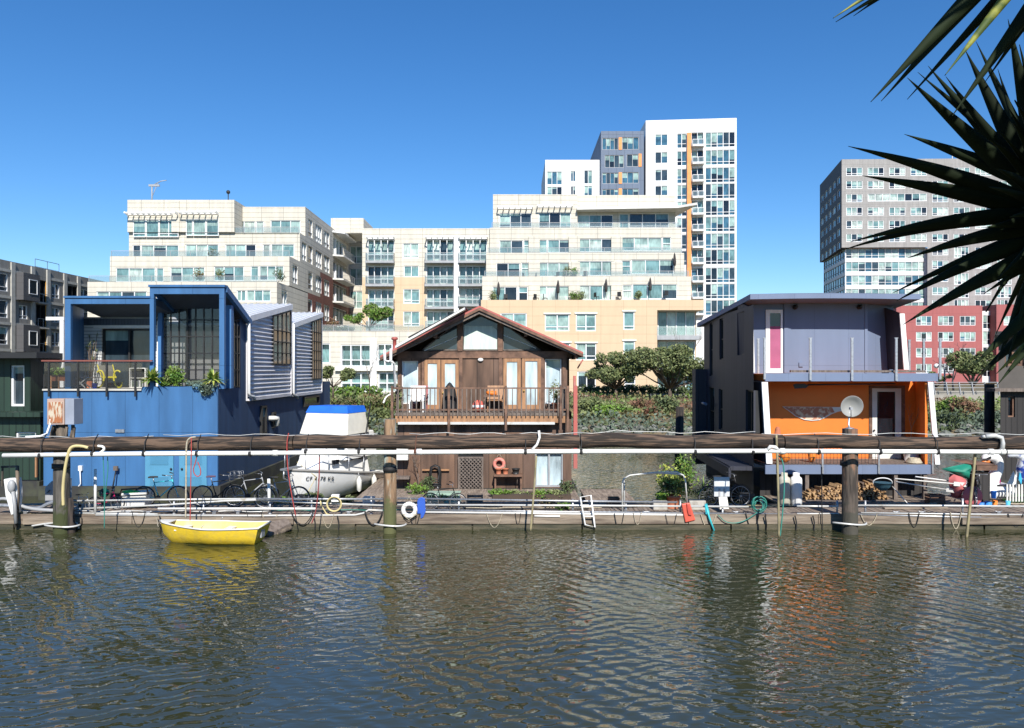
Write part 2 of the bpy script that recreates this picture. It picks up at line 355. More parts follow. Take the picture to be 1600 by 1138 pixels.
def bush(name, label, c, rx, rz, n, s, mats, seed, group=None, cat='shrub'):
    r_ = random.Random(seed); cm = MB(); blobs = []
    for i in range(6):
        a = r_.random()*6.28; blobs.append((V(c)+V((math.cos(a)*rx*.5*r_.random(), math.sin(a)*rx*.5*r_.random(), rz*(.3+.5*r_.random()))), rx*(.45+.2*r_.random()), rz*(.4+.2*r_.random())))
    clumps(cm, blobs, n, s, r_, .2, len(mats))
    for _ in range(5):
        a = r_.random()*6.28; cm.m = 1; cm.tube([V(c), V(c)+V((math.cos(a)*rx*.3, math.sin(a)*rx*.3, rz*.8))], [.03, .01], 5)
    return tag(cm.build(name, mats, loc=c), label, cat, group)
def bare_tree(name, label, base, h, seed, r0=.07, m=None, group=None, spread=.35, depth=3, cat='tree'):
    r_ = random.Random(seed); mb = MB()
    def grow(p, d, l, r, k):
        q = p+d*l; mb.tube([p, (p+q)/2+V((r_.gauss(0, .02), r_.gauss(0, .02), 0))*l, q], [r, r*.8, r*.6], 5)
        if k > 0:
            for _ in range(3 if k > 1 else 4):
                e = (d+V((r_.gauss(0, spread), r_.gauss(0, spread), r_.random()*.2))).normalized(); grow(q if r_.random() < .6 else p.lerp(q, .6), e, l*.68, r*.55, k-1)
    grow(V(base), V((0, 0, 1)), h*.36, r0, depth)
    return tag(mb.build(name, m or M['bark'], loc=base), label, cat, group)

r_ = random.Random(5)
rk = MB()
for i in range(1500):
    x = -62+130*r_.random(); y = 52.2+3.0*r_.random()**1.2; s = .18+.28*r_.random()
    z = bank_z(y)+noise(V((x*.2, y*.25, 0)))*.3+.05; rk.ball((x, y, z), (s, s*.9, s*.62), 6, 4, .5, False)
tag(rk.build('riprap', M['stone']), 'grey green boulders lining the far shore at the waterline', 'boulders', kind='stuff')
# low ground cover, patch colours follow the plants
gc = MB(); cols = [M['leaf_a'], M['leaf_b'], M['leaf_dry'], M['leaf_red'], M['leaf_grey'], M['leaf_lime']]
for i in range(42000):
    x = -62+130*r_.random(); y = 53.2+29*r_.random()**1.35; q = noise(V((x*.16, y*.3, 3))); q2 = noise(V((x*.5, y*.9, 9)))
    m = 0
    if y < 57.5: m = 4 if q2 > -.15 else 1
    elif q > .27: m = 3 if y > 64 else 2
    elif q > .14: m = 2
    elif q < -.12: m = 5 if q2 > .1 else 0
    if q2 < -.3: m = 1
    hgt = (.25+.35*max(0, q2+.3))*(1.5 if y < 58 else 1.0)
    gc.m = m; leaf(gc, V((x, y, bank_z(y)+noise(V((x*.2, y*.25, 0)))*.35+hgt*r_.random()+.05)), .17+.12*r_.random(), r_, .7, .4)
tag(gc.build('ground_cover', cols), 'mixed green and rust ground cover over the far bank', 'ground cover', kind='stuff')
# strap-leaved flax between the blue house and the brown house
fx = MB()
for i in range(260):
    x, y = X(478+155*r_.random(), 60), 58+4*r_.random(); z = bank_z(y)
    for j in range(9):
        a = r_.random()*6.28; l = .9+.8*r_.random(); o_ = V((math.cos(a), math.sin(a), 0)); p = V((x, y, z)); fx.m = 0 if r_.random() < .5 else 1 if r_.random() < .6 else 2
        w_ = V((-o_.y, o_.x, 0))*.05; q = p+o_*l*.22+V((0, 0, l*.8)); e = p+o_*l*.6+V((0, 0, l*.95)); fx.face(p-w_, p+w_, q+w_, q-w_); fx.face(q-w_, q+w_, e)
tag(fx.build('flax_leaves', [M['leaf_dry'], M['leaf_a'], M['leaf_lime']]), 'strappy yellow green flax thicket on the bank behind the boat', 'flax', kind='stuff')
hd = MB()
clumps(hd, [(V((x, 82, 2.2)), 1.1, .75) for x in range(-29, -14)], 9000, .22, r_, .3, 2)
tag(hd.build('hedge', [M['leaf_lime'], M['leaf_b']], loc=(-22, 82, 1.8)), 'clipped green hedge in front of the pale podium building', 'hedge')
hd = MB(); clumps(hd, [(V((x, 84.5, 2.3)), 1.1, .7) for x in [8+1.0*i for i in range(19)]], 9000, .22, r_, .3, 2)
tag(hd.build('hedge', [M['leaf_b'], M['leaf_b']], loc=(17, 84.5, 1.8)), 'dark hedge running under the two round trees', 'hedge')

OL = [M['leaf_a'], M['leaf_b']]
tree('olive_tree', 'round olive tree with forked bare trunk nearest the entrance door', P(962, 622, 80), 5.9, 3.6, 24, 19000, .17, OL, 3, .3, .17)
tree('olive_tree', 'wide olive tree beside the violet houseboat, darker trunk', P(1046, 622, 78), 6.3, 4.3, 28, 24000, .17, OL, 8, .28, .2)
tree('olive_tree', 'bushy tree between the green cabin and the blue houseboat', P(78, 655, 60), 5.6, 2.6, 12, 11000, .15, [M['leaf_a'], M['leaf_b']], 12, .3, .2)
tree('small_tree', 'small dark tree behind the grey corrugated bays', P(520, 618, 74), 3.6, 2.2, 7, 5000, .15, OL, 14, .4, .1)
tree('evergreen_tree', 'green tree beside the far footbridge railings', P(1520, 612, 78), 4.6, 3.6, 9, 12000, .17, [M['leaf_a'], M['leaf_b']], 15, .2, .18)
tree('evergreen_tree', 'low tree right behind the violet houseboat deck post', P(1462, 612, 80), 2.6, 1.4, 6, 3500, .15, OL, 16, .3, .1)
bare_tree('young_tree', 'leafless young tree with slender stem before the podium', P(577, 618, 78), 6.2, 21, .06, M['bark'], spread=.22)
bare_tree('bare_tree', 'leafless tree rising over the round trees before the tan wall', P(1068, 612, 86), 8.5, 22, .05, M['bark'], spread=.2)
bare_tree('bare_tree', 'dark leafless tree by the street lamp before the rose red wing', P(1490, 612, 88), 6.5, 25, .12, mat('dark_bark', (.05, .045, .05), .9), spread=.42, depth=4)
for i, (px, py, Y, rx, rz, ms, lb) in enumerate([
    (925, 640, 64, 1.6, 1.2, OL, 'dark green shrub at the end of the brown house'), (945, 652, 60, 1.6, .8, [M['leaf_lime'], M['leaf_a']], 'bright green shrub low on the bank left of the grassy patch'),
    (1000, 636, 66, 2.6, .9, [M['leaf_red'], M['leaf_dry']], 'rusty red shrub under the forked olive tree'), (1018, 652, 60, 1.1, .8, [M['leaf_red'], M['leaf_b']], 'maroon brown shrub right of the bright green one'),
    (1045, 640, 64, 1.5, 1.3, [M['leaf_b'], M['leaf_a']], 'dark shrub under the wide olive tree'), (975, 648, 61, 1.3, .8, [M['leaf_a'], M['leaf_lime']], 'fresh green shrub in the middle of the bank'),
    (1485, 645, 62, 1.9, 1.3, [M['leaf_lime'], M['leaf_a']], 'yellow green shrub below the concrete bridge wall'), (1510, 655, 60, 1.6, 1.4, [M['leaf_red'], M['leaf_dry']], 'brown thicket right of the yellow green shrub'),
    (1475, 668, 56, 2.6, 1.0, [M['leaf_b'], M['leaf_grey']], 'dark waterside thicket beyond the violet houseboat'), (600, 655, 57, 1.2, .8, OL, 'round green shrub beside the left end of the brown balcony'),
    (30, 668, 56, 3, .9, OL, 'low green shrub at the shore beyond the green cabin'), (560, 668, 56, 2.0, .8, [M['leaf_grey'], M['leaf_a']], 'grey green shrub at the shore behind the cabin boat'),
    (1545, 668, 56, 1.6, 1.0, [M['leaf_grey'], M['leaf_b']], 'grey shrub between the dark pile and the dark cabin')]):
    q = P(px, py, Y); q.z = bank_z(Y); bush('shrub', lb, q, rx, rz, 2600, .16, ms, 40+i)
# dark free pile behind, far side of the channel
fb = MB(); q = P(1061, 690, 40); fb.tube([V((q.x, 40, -1)), V((q.x, 40, .8)), V((q.x+.05, 40, Z(636, 40)))], [.24, .23, .21], 12)
tag(fb.build('mooring_pile', M['pile_black'], loc=(q.x, 40, 0)), 'dark mooring pile standing alone in the channel left of the violet houseboat', 'mooring pile', 'mooring piles')
fb = MB(); q = P(1546, 690, 34); fb.tube([V((q.x, 34, -1)), V((q.x, 34, Z(600, 34)))], [.22, .2], 12)
tag(fb.build('mooring_pile', M['pile_black'], loc=(q.x, 34, 0)), 'dark mooring pile left of the dark wooden cabin', 'mooring pile', 'mooring piles')
# footbridge parapet on the right
br = thing('footbridge', 'concrete footbridge wall with steel railings behind the violet houseboat', 'footbridge', (40, 75, 1.4))
m_ = MB(); m_.box(X(1455, 75), X(1640, 75), 75, 76.2, 0, Z(617, 75)); m_.box(X(1455, 75), X(1640, 75), 76.2, 79, 1, Z(612, 76)); m_.build('parapet', mat('old_concrete', (.36, .34, .29), .9, c2=(.24, .22, .18), mix=(.4, .65), scale=.7), br)
m_ = MB()
for px in range(1458, 1640, 20): m_.beam(P(px+3, 617, 75.1), P(px, 597, 75.1), .08, .14)
for py in (597.5, 601, 606): m_.beam(P(1456, py, 75.1), P(1640, py, 75.1), .05, .05)
m_.build('railing', M['grey_metal'], br)
lp = thing('street_lamp', 'grey twin-arm street lamp before the rose red wing', 'street lamp', P(1476, 612, 82))
m_ = MB(); q = P(1476, 618, 82); m_.tube([q, P(1476, 568, 82)], [.12, .07], 8); m_.tube([P(1464, 571, 82), P(1470, 569, 82), P(1476, 574, 82), P(1483, 569, 82), P(1489, 566, 82)], .05, 6); m_.build('pole', M['grey_metal'], lp)
for px, py in ((1463, 572), (1489.5, 569)): m_ = MB(); m_.ball(P(px, py, 82), .26, 10, 8); m_.build('lamp_globe', M['white'], lp)
# ---------------------------------------------------------------- buildings: facades with real openings, window frames and panes
class Fac:
    """a wall plane: origin O on the ground plan, direction angle a (radians); outward normal to the right of the direction"""
    def __init__(s, x, y, a=0.0): s.o = V((x, y, 0)); s.a = a; s.d = V((math.cos(a), math.sin(a), 0)); s.n = V((math.sin(a), -math.cos(a), 0))
    def p(s, u, z, w=0.0): return s.o+s.d*u+s.n*w+V((0, 0, z))
    def u(s, px):      # where the sight line of a photo column meets this wall
        t = (px-CPX)/FPX; return (t*s.o.y-s.o.x)/(s.d.x-t*s.d.y)
    def z(s, px, py): q = s.p(s.u(px), 0); return Z(py, q.y)
    def rect(s, a, b, c, d): return (s.u(a), s.u(c), s.z((a+c)/2, d), s.z((a+c)/2, b))     # px x0,y0,x1,y1
    def wall(s, mb, u0, u1, z0, z1, holes=(), depth=.3):
        hs = [(max(u0, h[0]), min(u1, h[1]), max(z0, h[2]), min(z1, h[3])) for h in holes]
        hs = [h for h in hs if h[1]-h[0] > .05 and h[3]-h[2] > .05]
        zs = sorted({z0, z1, *[h[2] for h in hs], *[h[3] for h in hs]})
        for za, zb in zip(zs, zs[1:]):
            if zb-za < 1e-5: continue
            zc = (za+zb)/2; cur = u0
            for h in sorted([h for h in hs if h[2] < zc < h[3]]):
                if h[0] > cur+1e-5: mb.face(s.p(cur, za), s.p(h[0], za), s.p(h[0], zb), s.p(cur, zb))
                cur = max(cur, h[1])
            if cur < u1-1e-5: mb.face(s.p(cur, za), s.p(u1, za), s.p(u1, zb), s.p(cur, zb))
        for a, b, c, d in hs:
            for (q, r_) in (((a, c), (b, c)), ((b, c), (b, d)), ((b, d), (a, d)), ((a, d), (a, c))):
                mb.face(s.p(*q), s.p(*r_), s.p(*r_, -depth), s.p(*q, -depth))
WMESH = {}
def window(parent, fac, u0, u1, z0, z1, cols=2, glass=None, inset=.14, bar=.09, low=0.0, rs=rnd, fm='frame_w', name='window', both=True, skip_pane=False, proud=0.0):
    """window > pane; 'low' = height fraction of a low transom; glass = list of weights over GL"""
    w, h = round(u1-u0, 2), round(z1-z0, 2); g = glass or [3, 3, 3, 2, 1, 0]
    panes = tuple(rs.choices(range(6), g)[0] for _ in range(cols)); key = (w, h, cols, low, bar, fm, panes, inset, proud, rs.randrange(4))
    if key not in WMESH:
        f, p = MB(), MB(); xs = [w*i/cols for i in range(cols+1)]
        for i, x in enumerate(xs):
            x = min(max(x, bar/2), w-bar/2); f.box(x-bar/2, x+bar/2, -.05-proud, inset*.5+.02, 0, h)
        seg = [bar]+[x for q in xs[1:-1] for x in (q-bar/2, q+bar/2)]+[w-bar]; pairs = list(zip(seg[::2], seg[1::2]))
        for a, b in pairs:
            f.box(a, b, -.048-proud, inset*.5+.018, 0, bar); f.box(a, b, -.048-proud, inset*.5+.018, h-bar, h)
            if low: f.box(a, b, -.046-proud, inset*.5+.016, h*low-bar*.4, h*low+bar*.4)
        for i in range(cols):
            f0 = [1, 1, .35, .6, .8, .5, 1][(key[-1]*3+i*2+cols) % 7]*h; y_ = inset*.5; alt = {0: 3, 1: 4, 2: 1, 3: 0, 4: 5, 5: 3}[panes[i]]
            p.m = i; p.face((xs[i], y_, 0), (xs[i+1], y_, 0), (xs[i+1], y_, f0), (xs[i], y_, f0))
            if f0 < h: p.m = cols+i; p.face((xs[i], y_, f0), (xs[i+1], y_, f0), (xs[i+1], y_, h), (xs[i], y_, h))
        WMESH[key] = (f.mesh('window', M[fm]), p.mesh('pane', [GL[q] for q in panes]+[GL[{0: 1, 1: 0, 2: 0, 3: 0, 4: 1, 5: 0}[q]] for q in panes]))
    fo = bpy.data.objects.new(name, WMESH[key][0]); po = bpy.data.objects.new('pane', WMESH[key][1])
    for o in (fo, po): COL.objects.link(o)
    fo.parent = parent; fo.location = fac.p(u0, z0, -.12 if not proud else .0)-WL[parent.name]; fo.rotation_euler = (0, 0, fac.a); po.parent = fo
    return fo
def railing(parent, fac, u0, u1, z0, z1, w=0.0, step=1.2, glass='rail_glass', ret=0.0, pickets=False, bar=.05, m='grey_metal', name='railing'):
    mb = MB(); mb.beam(fac.p(u0, z1, w), fac.p(u1, z1, w), bar*1.2, bar*1.2); mb.beam(fac.p(u0, z0+.06, w), fac.p(u1, z0+.06, w), bar*.8, bar*.8)
    n = max(1, round((u1-u0)/step))
    for i in range(n+1): u = u0+(u1-u0)*i/n; mb.beam(fac.p(u, z0, w), fac.p(u, z1-bar*.6, w), bar, bar, up=fac.n)
    if ret:
        for u in (u0, u1): mb.beam(fac.p(u, z1, w), fac.p(u, z1, w-ret), bar, bar)
    o = mb.build(name, M[m], parent)
    if glass:
        g = MB(); g.prism([fac.p(u0, z0+.1, w+.01), fac.p(u1, z0+.1, w+.01), fac.p(u1, z1-.08, w+.01), fac.p(u0, z1-.08, w+.01)], fac.n*-.015)
        if ret:
            for u in (u0, u1): g.prism([fac.p(u, z0+.1, w), fac.p(u, z0+.1, w-ret), fac.p(u, z1-.08, w-ret), fac.p(u, z1-.08, w)], fac.d*.015)
        g.build('glass_panel', M[glass], o)
    return o
def volume(mb, x0, x1, y0, y1, z0, z1, par=.35):
    """roof, back and flank walls behind a facade (front at y0 left open for the facade)"""
    mb.face((x0, y1, z0), (x0, y0, z0), (x0, y0, z1), (x0, y1, z1)); mb.face((x1, y0, z0), (x1, y1, z0), (x1, y1, z1), (x1, y0, z1))
    mb.face((x1, y1, z0), (x0, y1, z0), (x0, y1, z1), (x1, y1, z1))
    r = z1-par; mb.face((x0+.3, y0+.3, r), (x1-.3, y0+.3, r), (x1-.3, y1-.3, r), (x0+.3, y1-.3, r))
    q = [(x0, y0), (x1, y0), (x1, y1), (x0, y1)]; i_ = [(x0+.3, y0+.3), (x1-.3, y0+.3), (x1-.3, y1-.3), (x0+.3, y1-.3)]
    for j in range(4):
        a, b, c, d = q[j], q[(j+1) % 4], i_[(j+1) % 4], i_[j]
        mb.face((*a, z1), (*b, z1), (*c, z1), (*d, z1)); mb.face((*d, z1), (*c, z1), (*c, r), (*d, r))
def awning(parent, fac, u0, u1, z, proj=1.1):
    mb = MB(); mb.beam(fac.p(u0, z, proj), fac.p(u1, z, proj), .12, .16); mb.beam(fac.p(u0, z-.02, .05), fac.p(u1, z-.02, .05), .12, .12)
    n = max(3, round((u1-u0)/.75))
    for i in range(n+1): u = u0+(u1-u0)*i/n; mb.prism([fac.p(u, z+.1, 0), fac.p(u, z+.16, proj), fac.p(u, z-.02, proj), fac.p(u, z-.25, .02)], fac.d*.10)
    return mb.build('awning', M['white'], parent)
def C5(a, b, c, d): return (140+a/3.81, 280+b/3.81, 140+c/3.81, 280+d/3.81)
def C6(a, b, c, d): return (500+a/3.794, 320+b/3.794, 500+c/3.794, 320+d/3.794)
def C7(a, b, c, d): return (750+a/3.449, 290+b/3.449, 750+c/3.449, 290+d/3.449)
def C4(a, b, c, d): return (840+a/3.448, 170+b/3.448, 840+c/3.448, 170+d/3.448)
def C3(a, b, c, d): return (1260+a/2.845, 200+b/2.845, 1260+c/2.845, 200+d/2.845)
def C8(a, b, c, d): return (a/4.95, 390+b/4.95, c/4.95, 390+d/4.95)
def put(parent, fac, wins, conv, **kw):
    for wdef in wins:
        r4 = fac.rect(*conv(*wdef[:4])); window(parent, fac, *r4, cols=wdef[4] if len(wdef) > 4 else 2, low=wdef[5] if len(wdef) > 5 else 0, **kw)
def holes(fac, wins, conv): return [fac.rect(*conv(*w_[:4])) for w_ in wins]

# ===== stepped cream building, left
XR = -27.3
b0 = thing('apartment_building', 'stepped cream apartment block with brick flank behind the blue houseboat', 'apartment building', (-38, 97, 1.9))
side = Fac(XR, 87.7, R(90))      # flank facing +X; its direction runs away from the camera
lev = [  # front Y, z bottom, z top, x left, x right, windows(crop5), rail px range
    (96.8, 22.3, 26.45, -49.3, -35.6, [(257, 240, 332, 345, 1, .2), (334, 240, 410, 345, 1, 0), (412, 240, 527, 345, 2, .2), (572, 237, 612, 337, 1, .2), (615, 237, 690, 337, 1, .2), (693, 237, 767, 337, 1, .2)]),
    (99.8, 22.3, 26.2, -35.6, XR, [(852, 250, 985, 335, 2), (990, 250, 1037, 335, 1), (1077, 245, 1255, 330, 3)]),
    (97.2, 18.6, 22.3, -49.3, XR, [(255, 392, 303, 475, 1), (305, 392, 530, 475, 3), (570, 388, 767, 470, 3), (808, 388, 990, 468, 3), (1030, 388, 1075, 465, 1), (1080, 386, 1218, 463, 2)]),
    (92.6, 15.0, 18.6, -49.3, XR, [(155, 528, 390, 612, 3), (396, 528, 440, 612, 1), (480, 524, 685, 610, 3), (740, 520, 918, 606, 3), (958, 517, 1005, 604, 1), (1010, 516, 1155, 603, 3)]),
    (87.7, 1.0, 14.9, -49.3, XR, [(40, 668, 340, 735, 4), (875, 662, 930, 728, 2), (933, 660, 1078, 728, 3)]),
]
wf = MB()
for i, (Y, z0, z1, x0, x1, wins) in enumerate(lev):
    fac = Fac(x0, Y); fac.wall(wf, 0, x1-x0, z0, z1, holes(fac, wins, C5)); put(b0, fac, wins, C5, glass=[4, 4, 2, 2, 1, 0])
    if x1 < XR: wf.face((x1, Y, z0), (x1, 126, z0), (x1, 126, z1), (x1, Y, z1))
    yb = 128; r = z1-(.35 if i < 2 else 1.0)
    wf.face((x0, yb, z0), (x0, Y, z0), (x0, Y, z1), (x0, yb, z1))
    wf.face((x0, Y+.3, r), (x1, Y+.3, r), (x1, yb, r), (x0, yb, r)); wf.face((x0, Y, z1), (x1, Y, z1), (x1, Y+.3, z1), (x0, Y+.3, z1)); wf.face((x1, Y+.3, r), (x0, Y+.3, r), (x0, Y+.3, z1), (x1, Y+.3, z1))
for (u0, u1, wz) in ((-49.3, -35.6, 96.8),): wf.box(-43.6, -42.6, wz-.12, wz-.002, 22.3, 26.3)
# flank: full height stepped, white above, brick below
sidew = []     # (Y0,Y1,z0,z1,cols)
for zt, ylo in ((25.0, 101), (21.4, 98.2), (17.9, 94), (14.2, 89.5), (10.6, 89.5)):
    for (ya, yb2, cc) in ((101.2, 103.4, 1), (105, 108.4, 3), (109.7, 113, 2)):
        sidew.append((ya, yb2, zt-2.4, zt, cc))
    if zt < 22: sidew.append((ylo, ylo+2.2, zt-2.4, zt, 2))
sh = [(a-87.7, b-87.7, c, d) for a, b, c, d, _ in sidew]; balc = [(115.3-87.7, 124.6-87.7, zt-2.7, zt+.1) for zt in (25.0, 21.4, 17.9, 14.2, 10.6, 7.0)]
bw = MB()
side.wall(wf, 99.8-87.7, 40.3, 22.3, 26.2, sh+balc); side.wall(wf, 97.2-87.7, 40.3, 18.6, 22.3, sh+balc)
side.wall(wf, 92.6-87.7, 107.5-87.7, 15.0, 18.6, sh+balc); side.wall(wf, 0, 101-87.7, 1, 14.9, sh+balc)
side.wall(bw, 107.5-87.7, 40.3, 15.0, 18.6, sh+balc); side.wall(bw, 101-87.7, 40.3, 1, 15.0, sh+balc)
wf.build('wall', M['cream'], b0); bw.build('brick_wall', M['brick'], b0)
for a, b, c, d, cc in sidew: window(b0, side, a-87.7, b-87.7, c, d, cols=cc, low=.3, glass=[1, 2, 2, 4, 2, 0])
for u0, u1, z0, z1 in balc:
    sb = MB(); sb.prism([side.p(u0-.3, z0-.3, .0), side.p(u1+.3, z0-.3, .0), side.p(u1-.5, z0-.3, 1.5), side.p(u0+.5, z0-.3, 1.5)], (0, 0, .25)); q = sb.build('balcony', M['offwhite'], b0)
    railing(q, side, u0+.4, u1-.4, z0-.05, z0+1.05, 1.4, 1.4)
    window(b0, side, u0, u1, z0, z1, cols=4, low=.0, inset=.5, glass=[1, 2, 2, 4, 3, 0])
for (a, b, c) in ((230, 527, 215), (548, 765, 210)): awning(b0, Fac(-49.3, 96.8), *[Fac(-49.3, 96.8).u(140+q/3.81) for q in (a, b)], Z(280+c/3.81, 96.8)+.1)
sc_ = MB(); sc_.prism([side.p(27.2, 25.6, .0), side.p(37.3, 25.6, .0), side.p(36.5, 25.5, 1.7), side.p(28, 25.5, 1.7)], (0, 0, .25)); sc_.build('canopy', M['white'], b0)
for Y, a, b, z in ((97.0, 812, 1262, 22.25), (92.9, 153, 1215, 18.55), (88.0, 40, 1115, 14.85)):
    f_ = Fac(-49.3, Y); railing(b0, f_, f_.u(140+a/3.81) if a > 160 else .0, min(f_.u(140+b/3.81), 21.9), z, z+.75, .0, 2.4)
for px, w_ in ((225, 1.2),):
    mm = MB(); mm.tube([(-47.2, 99, 26), (-47.2, 99, 28.9)], .09, 6); mm.tube([(-47.2, 99, 28.8), (-46, 99, 29.4), (-45.3, 99, 29.5)], .06, 6); mm.tube([(-47.2, 99, 27.3), (-46.4, 99, 29.2)], .04, 5)
    mm.box(-47.6, -46.2, 98.9, 99.1, 28.7, 28.95); tag(mm.build('roof_antenna', M['grey_metal'], loc=(-47.2, 99, 26.1)), 'bent grey antenna mast on the stepped cream roof', 'antenna')
mm = MB(); mm.tube([(-37.2, 99, 26), (-37.2, 99, 27.8)], .06, 6); mm.ball((-37.2, 99, 27.95), .26, 10, 8); tag(mm.build('roof_vent', M['dark_metal'], loc=(-37.2, 99, 26.1)), 'dark ball-topped vent pipe on the stepped cream roof', 'roof vent')

# ===== middle block with balconies, and the pale podium in front
b1 = thing('apartment_building', 'white and tan apartment block with balcony columns between two stepped blocks', 'apartment building', (-11, 102, 1.9))
fm_ = Fac(X(566, 102), 102); W1 = X(775, 102)-X(566, 102); wf, tf = MB(), MB()
ztop = Z(357, 102); ztan = Z(320+430/3.794, 102)
sm = [(490, 228, 586, 318, 2, .2), (497, 362, 586, 428, 2), (494, 500, 590, 587, 2, .2), (494, 633, 590, 722, 2, .2)]
rec = [(282, 205, 440, 345), (282, 365, 440, 482), (285, 502, 440, 615), (285, 637, 440, 745), (630, 205, 793, 345), (630, 362, 793, 482), (630, 500, 793, 615), (632, 632, 793, 745), (825, 205, 990, 345), (825, 362, 985, 482), (825, 492, 985, 600), (830, 612, 985, 745)]
hh = holes(fm_, sm, C6)+holes(fm_, rec, C6); zg = 1.0
u_t0, u_t1 = 0, fm_.u(500+632/3.794)
fm_.wall(wf, 0, W1, ztan, ztop, hh, .3); fm_.wall(tf, 0, u_t1, zg, ztan, hh, .3); fm_.wall(wf, u_t1, W1, zg, ztan, hh, .3)
vol = MB(); x0, x1 = X(566, 102), X(775, 102)
wf.face((x0, 127, zg), (x0, 102, zg), (x0, 102, ztop), (x0, 127, ztop)); wf.face((x0, 102, ztop), (x1, 102, ztop), (x1, 127, ztop), (x0, 127, ztop))
# recessed bay beyond the gap and roof penthouse
fr = Fac(XR, 127); wr = [(178, 247, 250, 348, 2, .4), (178, 378, 250, 480, 2, .4), (178, 512, 252, 615, 2, .4), (178, 643, 252, 700, 2)]
fr.wall(wf, 0, 12, zg, Z(365, 127), holes(fr, wr, C6)); put(b1, fr, wr, C6, glass=[3, 4, 4, 1, 0, 0])
pz = Z(341, 118); wf.box(X(517, 118), X(568, 118), 118, 126, 26, pz); wf.build('wall', M['cream'], b1); tf.build('tan_wall', M['tan'], b1)
put(b1, fm_, sm, C6, glass=[3, 5, 3, 1, 0, 0])
for i, rr in enumerate(rec):
    u0, u1, z0, z1 = fm_.rect(*C6(*rr)); window(b1, fm_, u0, u1, z0, z1, cols=4, low=.35, inset=1.0, bar=.1, glass=[3, 4, 4, 1, 1, 0])
    sb = MB(); sb.prism([fm_.p(u0-.1, z0-.15, 0), fm_.p(u1+.1, z0-.15, 0), fm_.p(u1+.1, z0-.15, 1.2), fm_.p(u0-.1, z0-.15, 1.2)], (0, 0, .28)); q = sb.build('balcony', M['grey_metal'], b1)
    railing(q, fm_, u0-.05, u1+.05, z0+.14, z0+1.2, 1.12, 1.1, ret=1.1)
    if i % 4 == 0: awning(b1, fm_, u0, u1, z1+.1, 1.4)
cl = MB(); u0 = fm_.u(500+797/3.794); cl.prism([fm_.p(u0, zg, 0.002), fm_.p(u0+.65, zg, .002), fm_.p(u0+.65, zg, .9), fm_.p(u0, zg, .9)], (0, 0, Z(320+200/3.794, 102)-zg)); cl.build('pillar', M['white'], b1)

b2 = thing('podium_building', 'low pale podium with a planted terrace left of the brown house', 'podium', (-22, 92, 1.9))
fp = Fac(XR, 92); W2 = 16.5; wf = MB(); pw = [(0, 822, 60, 940, 1), (123, 830, 300, 960, 3, .3), (340, 825, 470, 960, 3, .3)]; gw = [(125, 995, 300, 1110, 3, .45), (345, 995, 500, 1110, 3, .45)]
zp = Z(320+750/3.794, 92); fp.wall(wf, 0, W2, 1, zp, holes(fp, pw+gw, C6), .9); wf.face(fp.p(0, zp), fp.p(W2, zp), fp.p(W2, zp, -9.5), fp.p(0, zp, -9.5)); wf.face(fp.p(W2, 1), fp.p(W2, 1, -9), fp.p(W2, zp, -9), fp.p(W2, zp))
wf.build('wall', M['cream'], b2)
for q in pw+gw: r4 = fp.rect(*C6(*q[:4])); window(b2, fp, *r4, cols=q[4], low=q[5] if len(q) > 5 else 0, inset=1.4, bar=.12, glass=[4, 5, 4, 0, 0, 0])
mm = MB(); u0, u1, z0, z1 = fp.rect(*C6(95, 968, 500, 985)); mm.prism([fp.p(u0, z0, 0), fp.p(W2, z0, 0), fp.p(W2, z0, .5), fp.p(u0, z0, .5)], (0, 0, .45)); mm.build('ledge', M['offwhite'], b2)
u0 = fp.u(500+302/3.794); mm = MB(); mm.prism([fp.p(u0, 1, .002), fp.p(u0+.75, 1, .002), fp.p(u0+.75, 1, .45), fp.p(u0, 1, .45)], (0, 0, zp-1.9)); mm.build('pillar', M['white'], b2)
railing(b2, fp, 0, W2, zp, zp+.75, -.2, 1.8)
q = P(577, 515, 95); q.z = zp
tree('terrace_tree', 'bright lime green spreading tree on the podium terrace', q, 3.9, 3.6, 9, 8000, .17, [M['leaf_lime'], M['leaf_a']], 33, .25, .12)
bush('terrace_shrub', 'reddish shrub on the podium terrace by the brick flank', (X(523, 96), 96, zp), 1.6, 1.6, 1600, .15, [M['leaf_red'], M['leaf_dry']], 61)

# ===== stepped cream and tan block, right of centre
b3 = thing('apartment_building', 'stepped cream block on a tan base behind the brown gabled house', 'apartment building', (12, 96, 1.9))
# front Y, px left, px right, py top, py bottom, windows
L3 = [
    (103.5, 70, 525, 48, 240, [(105, 148, 278, 242, 3, .22), (317, 145, 490, 240, 3, .22)]),
    (104.3, 525, 1052, 52, 240, [(527, 158, 717, 236, 3, .2), (752, 152, 802, 232, 1, .5), (805, 150, 1018, 230, 3, .15)]),
    (101.6, 52, 1084, 228, 370, [(105, 295, 232, 368, 2), (235, 293, 280, 368, 1, .6), (315, 292, 362, 364, 1), (365, 292, 490, 362, 2), (527, 287, 720, 358, 3), (757, 280, 980, 352, 3), (983, 278, 1030, 350, 1, .5)]),
    (99.6, 33, 1100, 364, 500, [(88, 418, 215, 496, 2), (222, 416, 270, 494, 1, .6), (305, 415, 487, 492, 3), (527, 407, 722, 486, 3), (762, 404, 812, 482, 1, .6), (816, 400, 1045, 478, 3)]),
    (97.6, 12, 1138, 490, 634, [(68, 546, 200, 628, 2), (208, 545, 258, 626, 1, .6), (295, 542, 485, 624, 3), (525, 538, 728, 618, 3), (768, 535, 818, 614, 1, .6), (822, 531, 1063, 612, 3)]),
]
wf, wt = MB(), MB()
